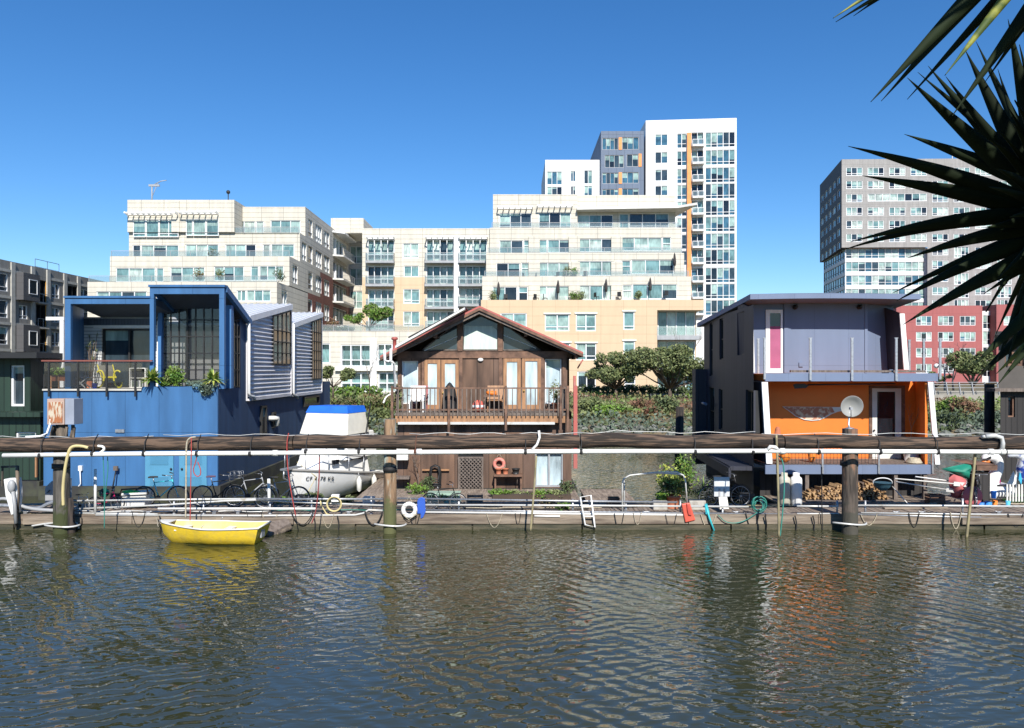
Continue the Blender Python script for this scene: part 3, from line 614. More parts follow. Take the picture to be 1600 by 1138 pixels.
for i, (Y, a, b, c, d, wins) in enumerate(L3):
    x0, x1 = X(750+a/3.449, Y), X(750+b/3.449, Y); z1, z0 = Z(290+c/3.449, Y), Z(290+d/3.449, Y)-.6
    fac = Fac(x0, Y); fac.wall(wf, 0, x1-x0, z0, z1, holes(fac, wins, C7)); put(b3, fac, wins, C7, glass=[4, 3, 4, 2, 1, 0] if i > 1 else [1, 2, 1, 4, 4, 0])
    yb = 122; r = z1-(1.0 if i > 1 else .3)
    (wt if i == 4 else wf).face((x1, Y, z0), (x1, yb, z0), (x1, yb, z1), (x1, Y, z1)); wf.face((x0, yb, z0), (x0, Y, z0), (x0, Y, z1), (x0, yb, z1))
    wf.face((x0, Y+.3, r), (x1, Y+.3, r), (x1, yb, r), (x0, yb, r)); wf.face((x0, Y, z1), (x1, Y, z1), (x1, Y+.3, z1), (x0, Y+.3, z1)); wf.face((x1, Y+.3, r), (x0, Y+.3, r), (x0, Y+.3, z1), (x1, Y+.3, z1))
    wf.face((x1-.3, Y+.3, z1), (x1, Y+.3, z1), (x1, yb, z1), (x1-.3, yb, z1)); wf.face((x1-.3, yb, r), (x1-.3, Y+.3, r), (x1-.3, Y+.3, z1), (x1-.3, yb, z1))
    if i > 1:
        nx = L3[i-1]; railing(b3, fac, .3, x1-x0-.3, z1, z1+.7, -.05, 2.6)
for u in (292, 508, 737):      # plain pilasters between the bays
    for (Y, a, b, c, d, wins) in L3[2:]:
        f = Fac(0, Y); uu = f.u(750+u/3.449); zz1, zz0 = Z(290+c/3.449, Y)-1.15, Z(290+d/3.449, Y)-.3; wf.prism([f.p(uu-.75, zz0, .004), f.p(uu+.75, zz0, .004), f.p(uu+.75, zz0, .16), f.p(uu-.75, zz0, .16)], (0, 0, zz1-zz0))
# tan base
Yb = 96.0; x0, x1 = X(750+5/3.449, Yb), X(750+955/3.449, Yb); xe = X(750+1205/3.449, Yb); z1 = Z(290+617/3.449, Yb); fb_ = Fac(x0, Yb)
bwins = [(110, 688, 252, 790, 2), (350, 694, 482, 785, 2, .25), (517, 692, 625, 785, 2, .25), (773, 680, 833, 778, 1, .2), (430, 848, 487, 940, 1), (517, 850, 627, 942, 2, .25), (773, 838, 835, 935, 1, .2), (525, 1002, 625, 1125, 2, .3), (778, 1010, 838, 1095, 1, .3)]
fb_.wall(wt, 0, x1-x0, 1, z1, holes(fb_, bwins, C7)); 
for q in bwins:
    r4 = fb_.rect(*C7(*q[:4])); nm = 'door' if q[1] == 1002 else 'window'
    window(b3, fb_, *r4, cols=q[4], low=q[5] if len(q) > 5 else 0, bar=.13, glass=[4, 4, 3, 2, 0, 0] if nm == 'window' else [0, 0, 0, 1, 3, 0], name=nm)
    if nm == 'window' and q[0] > 300:
        mm = MB(); mm.prism([fb_.p(r4[0]-.18, r4[3]+.0, 0), fb_.p(r4[1]+.18, r4[3], 0), fb_.p(r4[1]+.18, r4[3], .12), fb_.p(r4[0]-.18, r4[3], .12)], (0, 0, .18)); mm.build('window_trim', M['offwhite'], b3)
wt.face((x0, 122, 1), (x0, Yb, 1), (x0, Yb, z1), (x0, 122, z1)); wt.face((x0, Yb, z1), (xe, Yb, z1), (xe, 98.5, z1), (x0, 98.5, z1))
# corner balconies: parapet beam, slab, recess
zb = Z(290+672/3.449, Yb); wt.box(x1, xe, Yb, Yb+.35, zb, z1-.002); wt.face((x1, Yb, zb), (xe, Yb, zb), (xe, 99, zb), (x1, 99, zb)); wt.face((xe, Yb, zb), (xe, 99, zb), (xe, 99, z1), (xe, Yb, z1))
fc = Fac(x1, 98.2); cw = [(958, 678, 1160, 830, 4), (958, 838, 1160, 990, 4), (958, 1000, 1160, 1125, 4)]
xq = X(750+1165/3.449, 98.2); fc.wall(wt, 0, xq-x1, 1, zb, holes(fc, [q[:4] for q in cw], C7)); wt.face((x1, Yb, 1), (x1, 98.2, 1), (x1, 98.2, zb), (x1, Yb, zb)); wt.face((xq, 98.2, 1), (xq, 122, 1), (xq, 122, z1), (xq, 98.2, z1))
put(b3, fc, cw, C7, glass=[2, 3, 2, 4, 1, 0], bar=.12)
for py in (808, 970):
    sb = MB(); z = Z(290+py/3.449, Yb); sb.box(x1-.002, xe-.3, Yb-.05, 98.1, z-.55, z); q = sb.build('balcony', M['grey_metal'], b3); railing(q, Fac(x1, Yb), 0, xe-x1-.3, z, z+1.05, .02, 1.6)
wf.build('wall', M['cream'], b3); wt.build('tan_wall', M['tan'], b3)
f = Fac(X(750+70/3.449, 103.5), 103.5)
for a, b, c in ((95, 280, 128), (307, 493, 120)): awning(b3, f, f.u(750+a/3.449), f.u(750+b/3.449), Z(290+c/3.449, 103.5)+.1)
mm = MB(); z = Z(290+125/3.449, 102); xa, xb = X(750+525/3.449, 102), X(750+1060/3.449, 102)
mm.prism([(xa, 104.25, z), (xa, 102.6, z), (xb+.3, 102.2, z+.15), (xb+2.6, 101.2, z+.35), (xb+.2, 112, z-.1), (xb, 104.25, z)], (0, 0, .32)); mm.build('roof_overhang', M['offwhite'], b3)

# ===== tower behind
b4 = thing('apartment_tower', 'tall white tower with an orange stripe and slate blue middle', 'tower', (38, 151, 2))
ft = Fac(X(1009, 151), 151, R(-5)); rows = [125, 220, 315, 402, 492, 580, 670, 757, 855, 942, 1030]
ww, holes_t = [], []
for i, y in enumerate(rows): h = 82; ww += [(903, y, 1065, y+h+1, 5, .22)]+([(750, y+8, 803, y+h+6, 2, .3)] if y < 760 else [])+([(632, y+12, 702, y+75, 2)] if y < 420 else [])
Wt = ft.u(1151); zt = ft.z(1080, 186.5); wf = MB(); ztt = zt
rc = [(828, y+2, 895, y+h-6) for y in rows]; hw = [ft.rect(*C4(*q[:4])) for q in ww]; hr = [ft.rect(*C4(*q)) for q in rc]
ft.wall(wf, 0, Wt, 2, zt, hw+hr, .3)
e0, e1 = ft.p(0, 0), ft.p(Wt, 0); bk = V((0, 22, 0))
wf.face(e1+V((0, 0, 2)), e1+bk+V((0, 0, 2)), e1+bk+V((0, 0, zt)), e1+V((0, 0, zt))); wf.face(e0+bk+V((0, 0, 2)), e0+V((0, 0, 2)), e0+V((0, 0, zt)), e0+bk+V((0, 0, zt)))
wf.face(e0+V((0, 0, zt)), e1+V((0, 0, zt)), e1+bk+V((0, 0, zt)), e0+bk+V((0, 0, zt)))
fl = Fac(X(852, 150), 150); wl = [(50, 338, 132, 410, 3), (50, 420, 132, 470, 3), (178, 335, 205, 392, 2), (178, 418, 205, 470, 2), (250, 332, 295, 405, 2), (250, 415, 295, 475, 2)]
zl = Z(250, 150); fl.wall(wf, 0, X(940, 150)-fl.o.x, 2, zl, holes(fl, wl, C4)); wf.face((fl.o.x, 170, 2), (fl.o.x, 150, 2), (fl.o.x, 150, zl), (fl.o.x, 170, zl)); wf.face((fl.o.x, 150, zl), (X(945, 150), 150, zl), (X(945, 150), 170, zl), (fl.o.x, 170, zl))
wf.build('wall', M['white_wall'], b4)
for q, r4 in zip(ww, hw): window(b4, ft, *r4, cols=q[4], low=q[5] if len(q) > 5 else 0, bar=.12, glass=[0, 1, 0, 3, 3, 6], fm='frame_w')
put(b4, fl, wl, C4, glass=[0, 2, 0, 3, 1, 5])
for y, r4 in zip(rows, hr):
    window(b4, ft, *r4, cols=2, inset=1.0, glass=[0, 1, 0, 3, 4, 1], name='balcony_door')
    sb = MB(); sb.prism([ft.p(r4[0]+.1, r4[2]-.3, 0), ft.p(r4[1]-.02, r4[2]-.3, 0), ft.p(r4[1]-.02, r4[2]-.3, 1.2), ft.p(r4[0]+.1, r4[2]-.3, 1.2)], (0, 0, .28)); q = sb.build('balcony', M['white'], b4)
    railing(q, ft, r4[0]+.1, r4[1]-.02, r4[2]-.02, r4[2]+1.0, 1.15, 1.2, bar=.08, m='frame_w')
mm = MB(); u0, u1, z0, z1 = ft.rect(*C4(804, 133, 827, 1000)); mm.prism([ft.p(u0, 2, .002), ft.p(u1, 2, .002), ft.p(u1, 2, .5), ft.p(u0, 2, .5)], (0, 0, z1-2)); mm.build('orange_stripe', M['orange_trim'], b4)
fs = Fac(X(939, 149), 149); Ws = X(1006, 149)-fs.o.x; zs_ = Z(205, 149); sw = [(348, 158, 435, 222, 4), (455, 153, 545, 220, 3), (362, 250, 465, 318, 4), (480, 246, 543, 313, 2), (348, 345, 435, 405, 4), (455, 342, 545, 402, 3), (348, 433, 435, 470, 4), (455, 430, 545, 470, 3)]
mm = MB(); fs.wall(mm, 0, Ws, 2, zs_, holes(fs, sw, C4)); mm.face((fs.o.x, 170, 2), (fs.o.x, 149, 2), (fs.o.x, 149, zs_), (fs.o.x, 170, zs_)); mm.face((fs.o.x+Ws, 149, 2), (fs.o.x+Ws, 170, 2), (fs.o.x+Ws, 170, zs_), (fs.o.x+Ws, 149, zs_)); mm.face((fs.o.x, 149, zs_), (fs.o.x+Ws, 149, zs_), (fs.o.x+Ws, 170, zs_), (fs.o.x, 170, zs_)); mm.build('slate_wall', M['slate_wall'], b4)
put(b4, fs, sw, C4, glass=[0, 3, 0, 2, 1, 5], fm='grey_metal')
for q in ((437, 155, 454, 222), (544, 243, 560, 313), (437, 343, 454, 405), (437, 430, 454, 470)):
    u0, u1, z0, z1 = fs.rect(*C4(*q)); mm = MB(); mm.prism([fs.p(u0, z0, .003), fs.p(u1, z0, .003), fs.p(u1, z0, .1), fs.p(u0, z0, .1)], (0, 0, z1-z0)); mm.build('orange_panel', M['orange_trim'], b4)

# ===== grey block with red podium, right
b5 = thing('office_block', 'grey block with overhanging top over a glass corner and rose red lower wing', 'apartment building', (95, 172, 2))
Yg = 171.0; xg = X(1260+157/2.845, Yg); fg = Fac(xg, Yg, R(-1.5)); zt = Z(200+140/2.845, Yg); zo = Z(200+532/2.845, Yg); Wg = 62
gw_, hg = [], []
for i in range(13):
    y = 175+59*i
    for j in range(10):
        x = 177+95.5*j
        if i >= 6 and j < 4: continue
        if y > 770 and x < 960: continue
        if j in (5, 7) and i >= 6: gw_.append((x+2, y-2, x+68, y+50, 4, .3)); continue
        gw_.append((x, y, x+73, y+37, 3, .25))
    if i == 2:
        gw_ = [q for q in gw_ if not (q[1] == y and 270 < q[0] < 470)]; gw_.append((273, y-2, 537, y+33, 8))
hg = [fg.rect(*C3(*q[:4])) for q in gw_]; gm, dm = MB(), MB()
fg.wall(gm, 0, Wg, zo, zt, hg); ux = fg.u(1260+538/2.845); fg.wall(gm, ux, Wg, 2, zo, hg)
# left flank receding
xl = X(1281, Yg+24); gm.face(fg.p(0, zt), fg.p(Wg, zt), fg.p(Wg, zt, -24), (xl, Yg+24, zt)); dirl = V((xl-xg, 24, 0)); al = math.atan2(-dirl.y, -dirl.x); fk = Fac(xl, Yg+24, al); Lk = dirl.length
kw = []
for i in range(7):
    for j in range(5):
        u = 1.2+j*(Lk-1.5)/5; zz = zt-3.2-i*3.0*1.0
        if zz-1.7 > zo: kw.append((u, u+(Lk/5)*.62, zz-1.7, zz))
fk.wall(dm, 0, Lk, zo, zt, kw, .3); dm.face(fk.p(0, zo), fk.p(Lk, zo), fg.p(ux, zo), fg.p(ux, zo, -24)); dm.build('shaded_wall', M['grey_shaded'], b5)
for q in kw: window(b5, fk, *q, cols=1, glass=[1, 2, 1, 1, 1, 4], bar=.1, inset=.2)
gm.build('wall', M['grey_wall'], b5)
for q, r4 in sorted(zip(gw_, hg), key=lambda t: -((t[1][1]-t[1][0])*(t[1][3]-t[1][2])))[:62]: window(b5, fg, *r4, cols=q[4], low=q[5] if len(q) > 5 else 0, bar=.13, glass=[3, 2, 4, 3, 3, 1])
rest = sorted(zip(gw_, hg), key=lambda t: -((t[1][1]-t[1][0])*(t[1][3]-t[1][2])))[62:]
for q, r4 in rest: window(b5, fg, *r4, cols=q[4], low=q[5] if len(q) > 5 else 0, bar=.13, glass=[3, 2, 4, 3, 3, 1])
# glass corner
fq = Fac(X(1260+172/2.845, Yg+1.2), Yg+1.2, R(-1.5)); cwp = [(173, 535+60*i, 529, 580+60*i, 10) for i in range(5)]; mm = MB(); hq = [fq.rect(*C3(*q[:4])) for q in cwp]
uq = fq.u(1260+538/2.845); fq.wall(mm, 0, uq, 2, zo, hq); fq2 = Fac(X(1281+6, Yg+22), Yg+22, al); lk2 = (fq.o-fq2.o).length; fq2 = Fac(fq2.o.x, fq2.o.y, math.atan2(fq.o.y-fq2.o.y, fq.o.x-fq2.o.x))
hq2 = [(0.2, lk2-.2, r4[2], r4[3]) for r4 in hq]; fq2.wall(mm, 0, lk2, 2, zo, hq2); mm.build('white_wall', M['white_wall'], b5)
for r4 in hq: window(b5, fq, *r4, cols=12, low=.3, bar=.1, glass=[3, 3, 3, 2, 0, 3])
for r4 in hq2: window(b5, fq2, *r4, cols=9, low=.3, bar=.1, glass=[0, 1, 0, 1, 0, 8], fm='grey_metal')
# red wing
Yr = 150.0; rd = MB()
for (a, b, c) in ((400, 782, 790), (845, 1500, 785)):
    f = Fac(X(1260+a/2.845, Yr), Yr); ww = []
    for i in range(4):
        for j in range(12):
            x = (390 if a < 500 else 877)+97.5*j; y = 836+71*i
            if x > a-40 and x+73 < b and x > a: ww.append((x, y, x+70, y+42, 3, .25))
    hz = holes(f, ww, C3); z1 = Z(200+c/2.845, Yr); f.wall(rd, 0, X(1260+b/2.845, Yr)-f.o.x, 2, z1, hz); e = X(1260+b/2.845, Yr)
    rd.face((f.o.x, Yr+18, 2), (f.o.x, Yr, 2), (f.o.x, Yr, z1), (f.o.x, Yr+18, z1)); rd.face((e, Yr, 2), (e, Yr+18, 2), (e, Yr+18, z1), (e, Yr, z1)); rd.face((f.o.x, Yr, z1), (e, Yr, z1), (e, Yr+18, z1), (f.o.x, Yr+18, z1))
    put(b5, f, ww, C3, glass=[1, 1, 3, 3, 3, 1], bar=.12)
rd.build('red_wall', M['red_wall'], b5)
f = Fac(X(1260+782/2.845, Yr+2), Yr+2); ww = [(785, 833+71*i, 842, 893+71*i, 3, .4) for i in range(4)]; mm = MB(); f.wall(mm, 0, X(1260+845/2.845, Yr+2)-f.o.x, 2, Z(485, Yr), holes(f, ww, C3)); mm.build('white_bay', M['white_wall'], b5); put(b5, f, ww, C3, glass=[1, 1, 1, 3, 5, 0])
mm = MB(); mm.box(X(1462, 180), X(1515, 180), 180, 186, zt, zt+2.6); mm.box(X(1410, 180), X(1424, 180), 180, 182, zt, zt+1.2); mm.build('penthouse', M['white_wall'], b5)
for px in (1488, 1500): mm = MB(); mm.tube([P(px, 250, 182), P(px, 238, 182)], .12, 6); mm.ball(P(px, 237, 182), (.8, .5, .8), 8, 6); mm.build('roof_dish', M['offwhite'], b5)

# ===== taupe street wall, left edge (faces right, recedes)
b6 = thing('apartment_building', 'taupe apartment block with ochre lined balconies at the left edge', 'apartment building', (-60, 90, 2))
fx_ = Fac(-60, 70, R(90)); zt = Z(405, 88.5); wl_ = MB(); dk = MB(); hl = []
def uy(cx): return fx_.u(cx/4.95)
floors = [zt-1.6-3.15*i for i in range(7)]     # window head heights
for i, z in enumerate(floors): hl += [(uy(0)-1.5-6*k, uy(62)-6*k-(.0 if k == 0 else 1), z-2.1, z) for k in (0, 1, 2)]+[(uy(280), uy(358), z-2.75, z+.05), (uy(403), uy(460), z-2.0, z-.1), (uy(525), uy(600), z-2.75, z+.05), (uy(612), uy(690), z-2.0, z-.1), (uy(148), uy(214), z-2.0, z-.3)]
hl = [h for h in hl]
fx_.wall(wl_, 0, 42, 1, zt, hl, .35); wl_.face(fx_.p(0, zt), fx_.p(42, zt), fx_.p(42, zt, -20), fx_.p(0, zt, -20)); e = fx_.p(42, 0); wl_.face(fx_.p(0, 1, -20), fx_.p(0, 1), fx_.p(0, zt), fx_.p(0, zt, -20))
wl_.build('wall', M['taupe'], b6)
for h in hl:
    w_ = h[1]-h[0]; big = h[3]-h[2] > 2.6
    window(b6, fx_, *h, cols=2 if w_ < 3 else 3, low=.25, glass=[0, 1, 0, 3, 4, 0], fm='dark_metal' if big else 'frame_w', bar=.08, inset=2.4 if big else .2)
    if big:
        mm = MB(); mm.prism([fx_.p(h[1]-.02, h[2], -.002), fx_.p(h[1]-.02, h[2], -1.3), fx_.p(h[1]-.02, h[3], -1.3), fx_.p(h[1]-.02, h[3], -.002)], fx_.d*-.03); mm.build('ochre_panel', M['ochre'], b6)
        railing(b6, fx_, h[0], h[1], h[2]-.1, h[2]+1.0, .25, 1.2, glass=None)
        mm = MB(); mm.prism([fx_.p(h[0]-.1, h[2]-.25, 0.002), fx_.p(h[1]+.1, h[2]-.25, .002), fx_.p(h[1]+.1, h[2]-.25, .35), fx_.p(h[0]-.1, h[2]-.25, .35)], (0, 0, .16)); mm.build('balcony_slab', M['taupe_lt'], b6)
for z in floors+[zt+3.15-1.6]: 
    mm = MB(); mm.prism([fx_.p(0, z+.25, .004), fx_.p(uy(278), z+.25, .004), fx_.p(uy(278), z+.25, .12), fx_.p(0, z+.25, .12)], (0, 0, .32))
    mm.prism([fx_.p(uy(362), z+.25, .004), fx_.p(42, z+.25, .004), fx_.p(42, z+.25, .12), fx_.p(uy(362), z+.25, .12)], (0, 0, .32)); 
    if z < zt: mm.build('floor_band', M['taupe_lt'], b6)
for cx in (95, 250, 370, 500, 605):
    mm = MB(); u = uy(cx); mm.prism([fx_.p(u-.35, 1, .006), fx_.p(u+.35, 1, .006), fx_.p(u+.35, 1, .16), fx_.p(u-.35, 1, .16)], (0, 0, zt-1.1)); mm.build('pilaster', M['taupe_lt'], b6)
# projecting oriel boxes
for i in (0, 2, 4):
    z = floors[i]; mm = MB(); u0, u1 = uy(118), uy(246); mm.prism([fx_.p(u0, z-2.9, .01), fx_.p(u1, z-2.9, .01), fx_.p(u1, z-2.9, 1.0), fx_.p(u0, z-2.9, 1.0)], (0, 0, 3.3)); q = mm.build('oriel', M['dark_clad'], b6)
    f2 = Fac(*fx_.p(0, 0, 1.0).xy, R(90)); window(b6, f2, uy(160), uy(225), z-2.1, z-.3, cols=1, glass=[0, 0, 0, 1, 3, 0], proud=.02, inset=-.02)
railing(b6, fx_, uy(278), uy(462), zt, zt+1.0, -.1, 2.2, glass=None, m='slate_wall')
wl_ = MB(); wl_.face((-80, 112, 1), (-59, 112, 1), (-59, 112, zt-.2), (-80, 112, zt-.2)); wl_.build('back_wall', M['taupe'], b6)

# terrace furniture and plants seen on the stepped blocks
um = thing('closed_parasol', '', 'parasol', (0, 0, 0), 'closed parasols on the terraces'); mm = MB(); mm.tube([(0, 0, 0), (0, 0, 2.5)], .04, 6); mm.build('pole', M['dark_metal'], um)
mm = MB(); mm.lathe([(.02, 2.6), (.12, 2.3), (.22, 1.4), (.16, .9), (.02, .85)], (0, 0, 0), 8); mm.build('canopy', mat('parasol_cloth', (.04, .035, .035), .9), um)
spots = [(779, 464, 97.0, 'first closed parasol from the left on the lowest terrace of the tan based block'), (872, 461, 97.0, 'second closed parasol from the left on the lowest terrace of the tan based block'), (947, 459, 97.0, 'third closed parasol from the left on the lowest terrace of the tan based block'), (1016, 457, 97.0, 'rightmost closed parasol on the lowest terrace of the tan based block'), (1054, 418, 98.9, 'closed parasol at the right end of the second terrace up')]
for i, (px, py, Y, lb) in enumerate(spots):
    q = P(px, py+8, Y)
    if i == 0: um.location = q; um['label'] = lb
    else: again(um, q, 0, lb)
for i, (px, py, Y, s, ms, lb) in enumerate([(771, 466, 96.8, .8, 'leaf_a', 'terrace shrub beside the leftmost closed parasol'), (897, 466, 96.8, .8, 'leaf_lime', 'terrace shrub at the pilaster on the lowest terrace'), (908, 466, 96.8, .9, 'leaf_a', 'wide dark terrace shrub in the middle of the lowest terrace'),
    (998, 464, 96.8, .7, 'leaf_a', 'small palm-like terrace plant between two closed parasols'), (885, 430, 98.7, .9, 'leaf_a', 'taller terrace plant on the second terrace up left of the pilaster'), (898, 430, 98.7, .8, 'leaf_lime', 'smaller terrace plant on the second terrace up right of the pilaster'),
    (332, 402, 93.4, .9, 'leaf_b', 'dark terrace plant on the left block by the central parapet'), (312, 436, 88.5, 1.0, 'leaf_dry', 'dry terrace shrub left on the lower terrace of the left block'), (342, 435, 88.5, .9, 'leaf_a', 'green terrace shrub in the middle of the lower terrace of the left block'), (437, 435, 88.5, 1.0, 'leaf_grey', 'round clipped shrub at the right corner of the left block terrace')]):
    bush('terrace_plant', lb, P(px, py+3, Y), s, s*1.3, 500, .13, [M[ms], M['leaf_b']], 80+i, 'plants on the terraces')

ch = thing('terrace_chair', '', 'chair', (0, 0, 0), 'dark chairs on the far terraces'); mm = MB(); mm.box(-.25, .25, -.25, .25, .38, .44); mm.build('seat', M['dark_metal'], ch); mm = MB(); mm.box(-.25, .25, .2, .25, .44, .95); mm.build('backrest', M['dark_metal'], ch)
for sx in (-.22, .22):
    for sy in (-.22, .22): mm = MB(); mm.box(sx-.02, sx+.02, sy-.02, sy+.02, 0, .38); mm.build('leg', M['dark_metal'], ch)
cs_ = [(790, 467, 96.9), (838, 467, 96.9), (852, 467, 96.9), (932, 465, 96.9), (968, 464, 96.9), (1040, 462, 96.9), (815, 434, 98.9), (835, 434, 98.9), (870, 432, 98.9), (915, 431, 98.9)]
for i, (px, py, Y) in enumerate(cs_):
    lb = 'small dark chair on a terrace of the %s stepped cream block' % ('left' if px < 500 else 'tan based')
    if i == 0: ch.location = P(px, py+4, Y); ch['label'] = lb
    else: again(ch, P(px, py+4, Y), i*.7, lb)
for i, (x, Y, z, w_, h, lb) in enumerate([(-44, 104, 26.1, 3.0, 1.3, 'grey plant box on the roof of the left stepped block'), (0, 112, 23.8, 2.4, 1.2, 'grey plant box on the roof of the middle block'), (14, 110, 27.2, 2.6, 1.0, 'low grey plant box on the roof of the tan based block'), (40, 158, 53.3, 3.0, 1.0, 'pale plant box on top of the white tower')]):
    mm = MB(); mm.box(x-w_/2, x+w_/2, Y, Y+2, z-.3, z+h); mm.box(x-w_/2-.1, x+w_/2+.1, Y-.1, Y+2.1, z+h, z+h+.1); mm.tube([(x+w_*.3, Y+1, z+h), (x+w_*.3, Y+1, z+h+.6)], .12, 8); tag(mm.build('rooftop_unit', M['steel'], loc=(x, Y, z)), lb, 'rooftop unit')
# ---------------------------------------------------------------- houseboats
M['blue'] = panelled('blue_paint', (.05, .165, .365), 1.22, 2.44, .008, .65, .55, .07, streak=.30, bump=.6)
M['blue_side_shaded'] = panelled('shaded_blue_boards', (.032, .078, .17), .14, 30, .012, .6, .75, .1, bump=1.0)  # side the sun only grazes; its darkness is put into the blue
M['blue_door'] = mat('pale_blue_door', (.085, .27, .42), .5, var=.07)
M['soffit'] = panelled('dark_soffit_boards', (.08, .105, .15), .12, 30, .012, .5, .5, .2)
M['siding_w'] = panelled('white_lap_siding', (.72, .72, .70), 40, .13, .014, .45, .5, .03, bump=1.0, streak=.05)
M['corr'] = mat('corrugated_grey_steel', (.60, .59, .60), .5, .0, var=.12, scale=1.5)
M['metal_roof'] = mat('pale_metal_roof', (.72, .73, .75), .45, .1, var=.06)
M['brown'] = panelled('stained_plywood_boards', (.22, .125, .078), .62, 30, .014, .3, .75, .3, streak=.75, noisec=(.165, .10, .07))
M['wood_d'] = mat('dark_timber', (.20, .11, .07), .75, c2=(.08, .045, .03), mix=(.4, .65), scale=3, bump=.5, bscale=12, stretch=(1, 1, 1))
M['wood_m'] = mat('door_wood', (.38, .20, .095), .6, c2=(.25, .13, .065), mix=(.4, .65), scale=3, stretch=(4, 4, .6))
M['wood_grey'] = mat('grey_weathered_wood', (.19, .155, .13), .85, c2=(.11, .085, .07), mix=(.4, .65), scale=4, bump=.5, stretch=(3, 3, .8))
M['redroof'] = mat('faded_red_metal', (.42, .105, .085), .55, c2=(.34, .12, .10), mix=(.4, .7), scale=2)
M['violet'] = panelled('violet_grey_paint', (.155, .20, .30), 1.22, 2.44, .008, .8, .6, .05, streak=.10)
M['violet_shaded'] = panelled('shaded_violet_boards', (.036, .039, .056), .42, 30, .02, .6, .6, .15)  # shaded sides of the violet house, darkened in the colour itself
M['orange'] = mat('orange_wall_paint', (.72, .185, .02), .6, var=.05, scale=1.5)
M['green_h'] = panelled('dark_green_boards', (.022, .05, .032), .25, 30, .02, .5, .55, .2, bump=1.0)
M['dark_h'] = panelled('tarred_boards', (.04, .036, .034), .22, 30, .02, .5, .8, .2, bump=1.0)
M['hull_b'] = mat('dark_float', (.03, .03, .028), .8, c2=(.06, .065, .04), mix=(.45, .7), scale=2)
M['curtain'] = glassy('curtained_glass', (.50, .62, .66), .12)
M['curtain2'] = mat('lined_curtain', (.60, .70, .62), .6, c2=(.50, .60, .53), mix=(.4, .6), scale=3, stretch=(3, 1, .6))

def K2(cx, cy, Y): return P(60+cx/4.215, 430+cy/4.215, Y)
def K6(cx, cy, Y): return P(590+cx/4.706, 460+cy/4.706, Y)
def K9(cx, cy, Y): return P(1080+cx/3.793, 440+cy/3.793, Y)

# ===== blue houseboat
bh = thing('houseboat', 'bright blue two-storey houseboat with open porch frames and grey corrugated side bays', 'houseboat', (-13.8, 27.5, 0))
XL, XRt = X(68, 27.5), X(340, 27.5); zd = 4.03
m_ = MB(); m_.box(XL-.1, XRt+.15, 27.35, 44.8, -.4, .5); m_.build('float', M['hull_b'], bh)
m_ = MB(); f0 = Fac(XL, 27.5); m_.box(XL, XRt-.02, 27.5, 44.4, .5, zd-.05); m_.build('lower_wall', M['blue'], bh)
m_ = MB(); fs_ = Fac(XRt, 27.5, R(90)); m_.face(fs_.p(0.0, .5), fs_.p(17, .5), fs_.p(17, zd), fs_.p(0, zd)); m_.face(fs_.p(17, .5), fs_.p(17, .5, -6.3), fs_.p(17, zd, -6.3), fs_.p(17, zd)); m_.build('side_wall', M['blue_side_shaded'], bh)
for a, b, c, d in ((325, 860, 360, 1048), (392, 900, 418, 960)):
    pa, pb = 330+a/4.215, 330+b/4.215
    u0, u1 = fs_.u(pa), fs_.u(pb)
for (p0, p1, y0, y1) in ((406, 414, 634, 679), (424, 428.5, 644, 668), (473, 497, 619, 634)):
    u0, u1 = fs_.u(p0), fs_.u(p1); window(bh, fs_, u0, u1, fs_.z((p0+p1)/2, y1), fs_.z((p0+p1)/2, y0), cols=1, glass=[0, 0, 0, 1, 5, 0], fm='dark_metal', proud=.05, inset=-.04)
m_ = MB(); z = fs_.z(422, 657); u = fs_.u(420); m_.tube([fs_.p(u, z+.1, 0), fs_.p(u, z+.1, .25), fs_.p(u+.3, z+.1, .27), fs_.p(u+.35, z-.25, .27)], .11, 8); m_.build('vent_pipe', M['pvc'], bh)
# deck
m_ = MB(); m_.box(XL, X(222, 27.5), 27.42, 29.6, zd-.06, zd); m_.build('deck_edge', mat('pale_deck_board', (.5, .48, .43), .8), bh)
m_ = MB(); xp = X(222, 27.5); m_.box(xp, XRt+.004, 27.486, 27.6, .505, zd+.08); m_.box(xp, XRt, 28.15, 28.25, zd-.06, zd+.08); m_.box(XRt-.1, XRt-.001, 27.6, 28.15, zd-.06, zd+.08); m_.build('planter_box', M['blue'], bh)
m_ = MB(); m_.box(xp+.1, XRt-.1, 27.6, 28.15, zd-.05, zd+.04); m_.build('soil', M['soil'], bh)
for (p0, p1) in ((228, 272), (281, 324)):
    d_ = MB(); z0, z1 = Z(769, 27.5), Z(706, 27.5); d_.box(X(p0, 27.5), X(p1, 27.5), 27.44, 27.484, z0, z1); q = d_.build('door', M['blue_door'], bh)
    for zt0 in (z1-.12, z0+.55):
        l_ = MB(); l_.box(X(p0+7, 27.5), X(p1-7, 27.5), 27.432, 27.439, zt0-.36, zt0+.02)
        for k in range(9): l_.box(X(p0+8, 27.5), X(p1-8, 27.5), 27.42, 27.434, zt0-k*.04-.012, zt0-k*.04+.012)
        l_.build('louver', M['blue_door'], q)
    kx = X(p1-5 if p0 < 240 else p0+3, 27.4); l_ = MB(); l_.ball((kx, 27.4, Z(733, 27.4)), .04, 8, 6); l_.build('knob', M['dark_metal'], q)
m_ = MB(); m_.box(X(181, 27.5), X(195, 27.5), 27.45, 27.497, Z(676, 27.5), Z(671, 27.5)); m_.build('vent_plate', M['steel'], bh)
for px in (122.5,): m_ = MB(); m_.box(X(122, 27.4), X(127.5, 27.4), 27.4, 27.497, Z(736, 27.4), Z(728, 27.4)); m_.tube([P(125, 736, 27.4), P(126, 756, 27.4), P(120, 764, 27.4), P(112, 767, 27.4)], .02, 6); m_.build('socket', M['white'], bh)
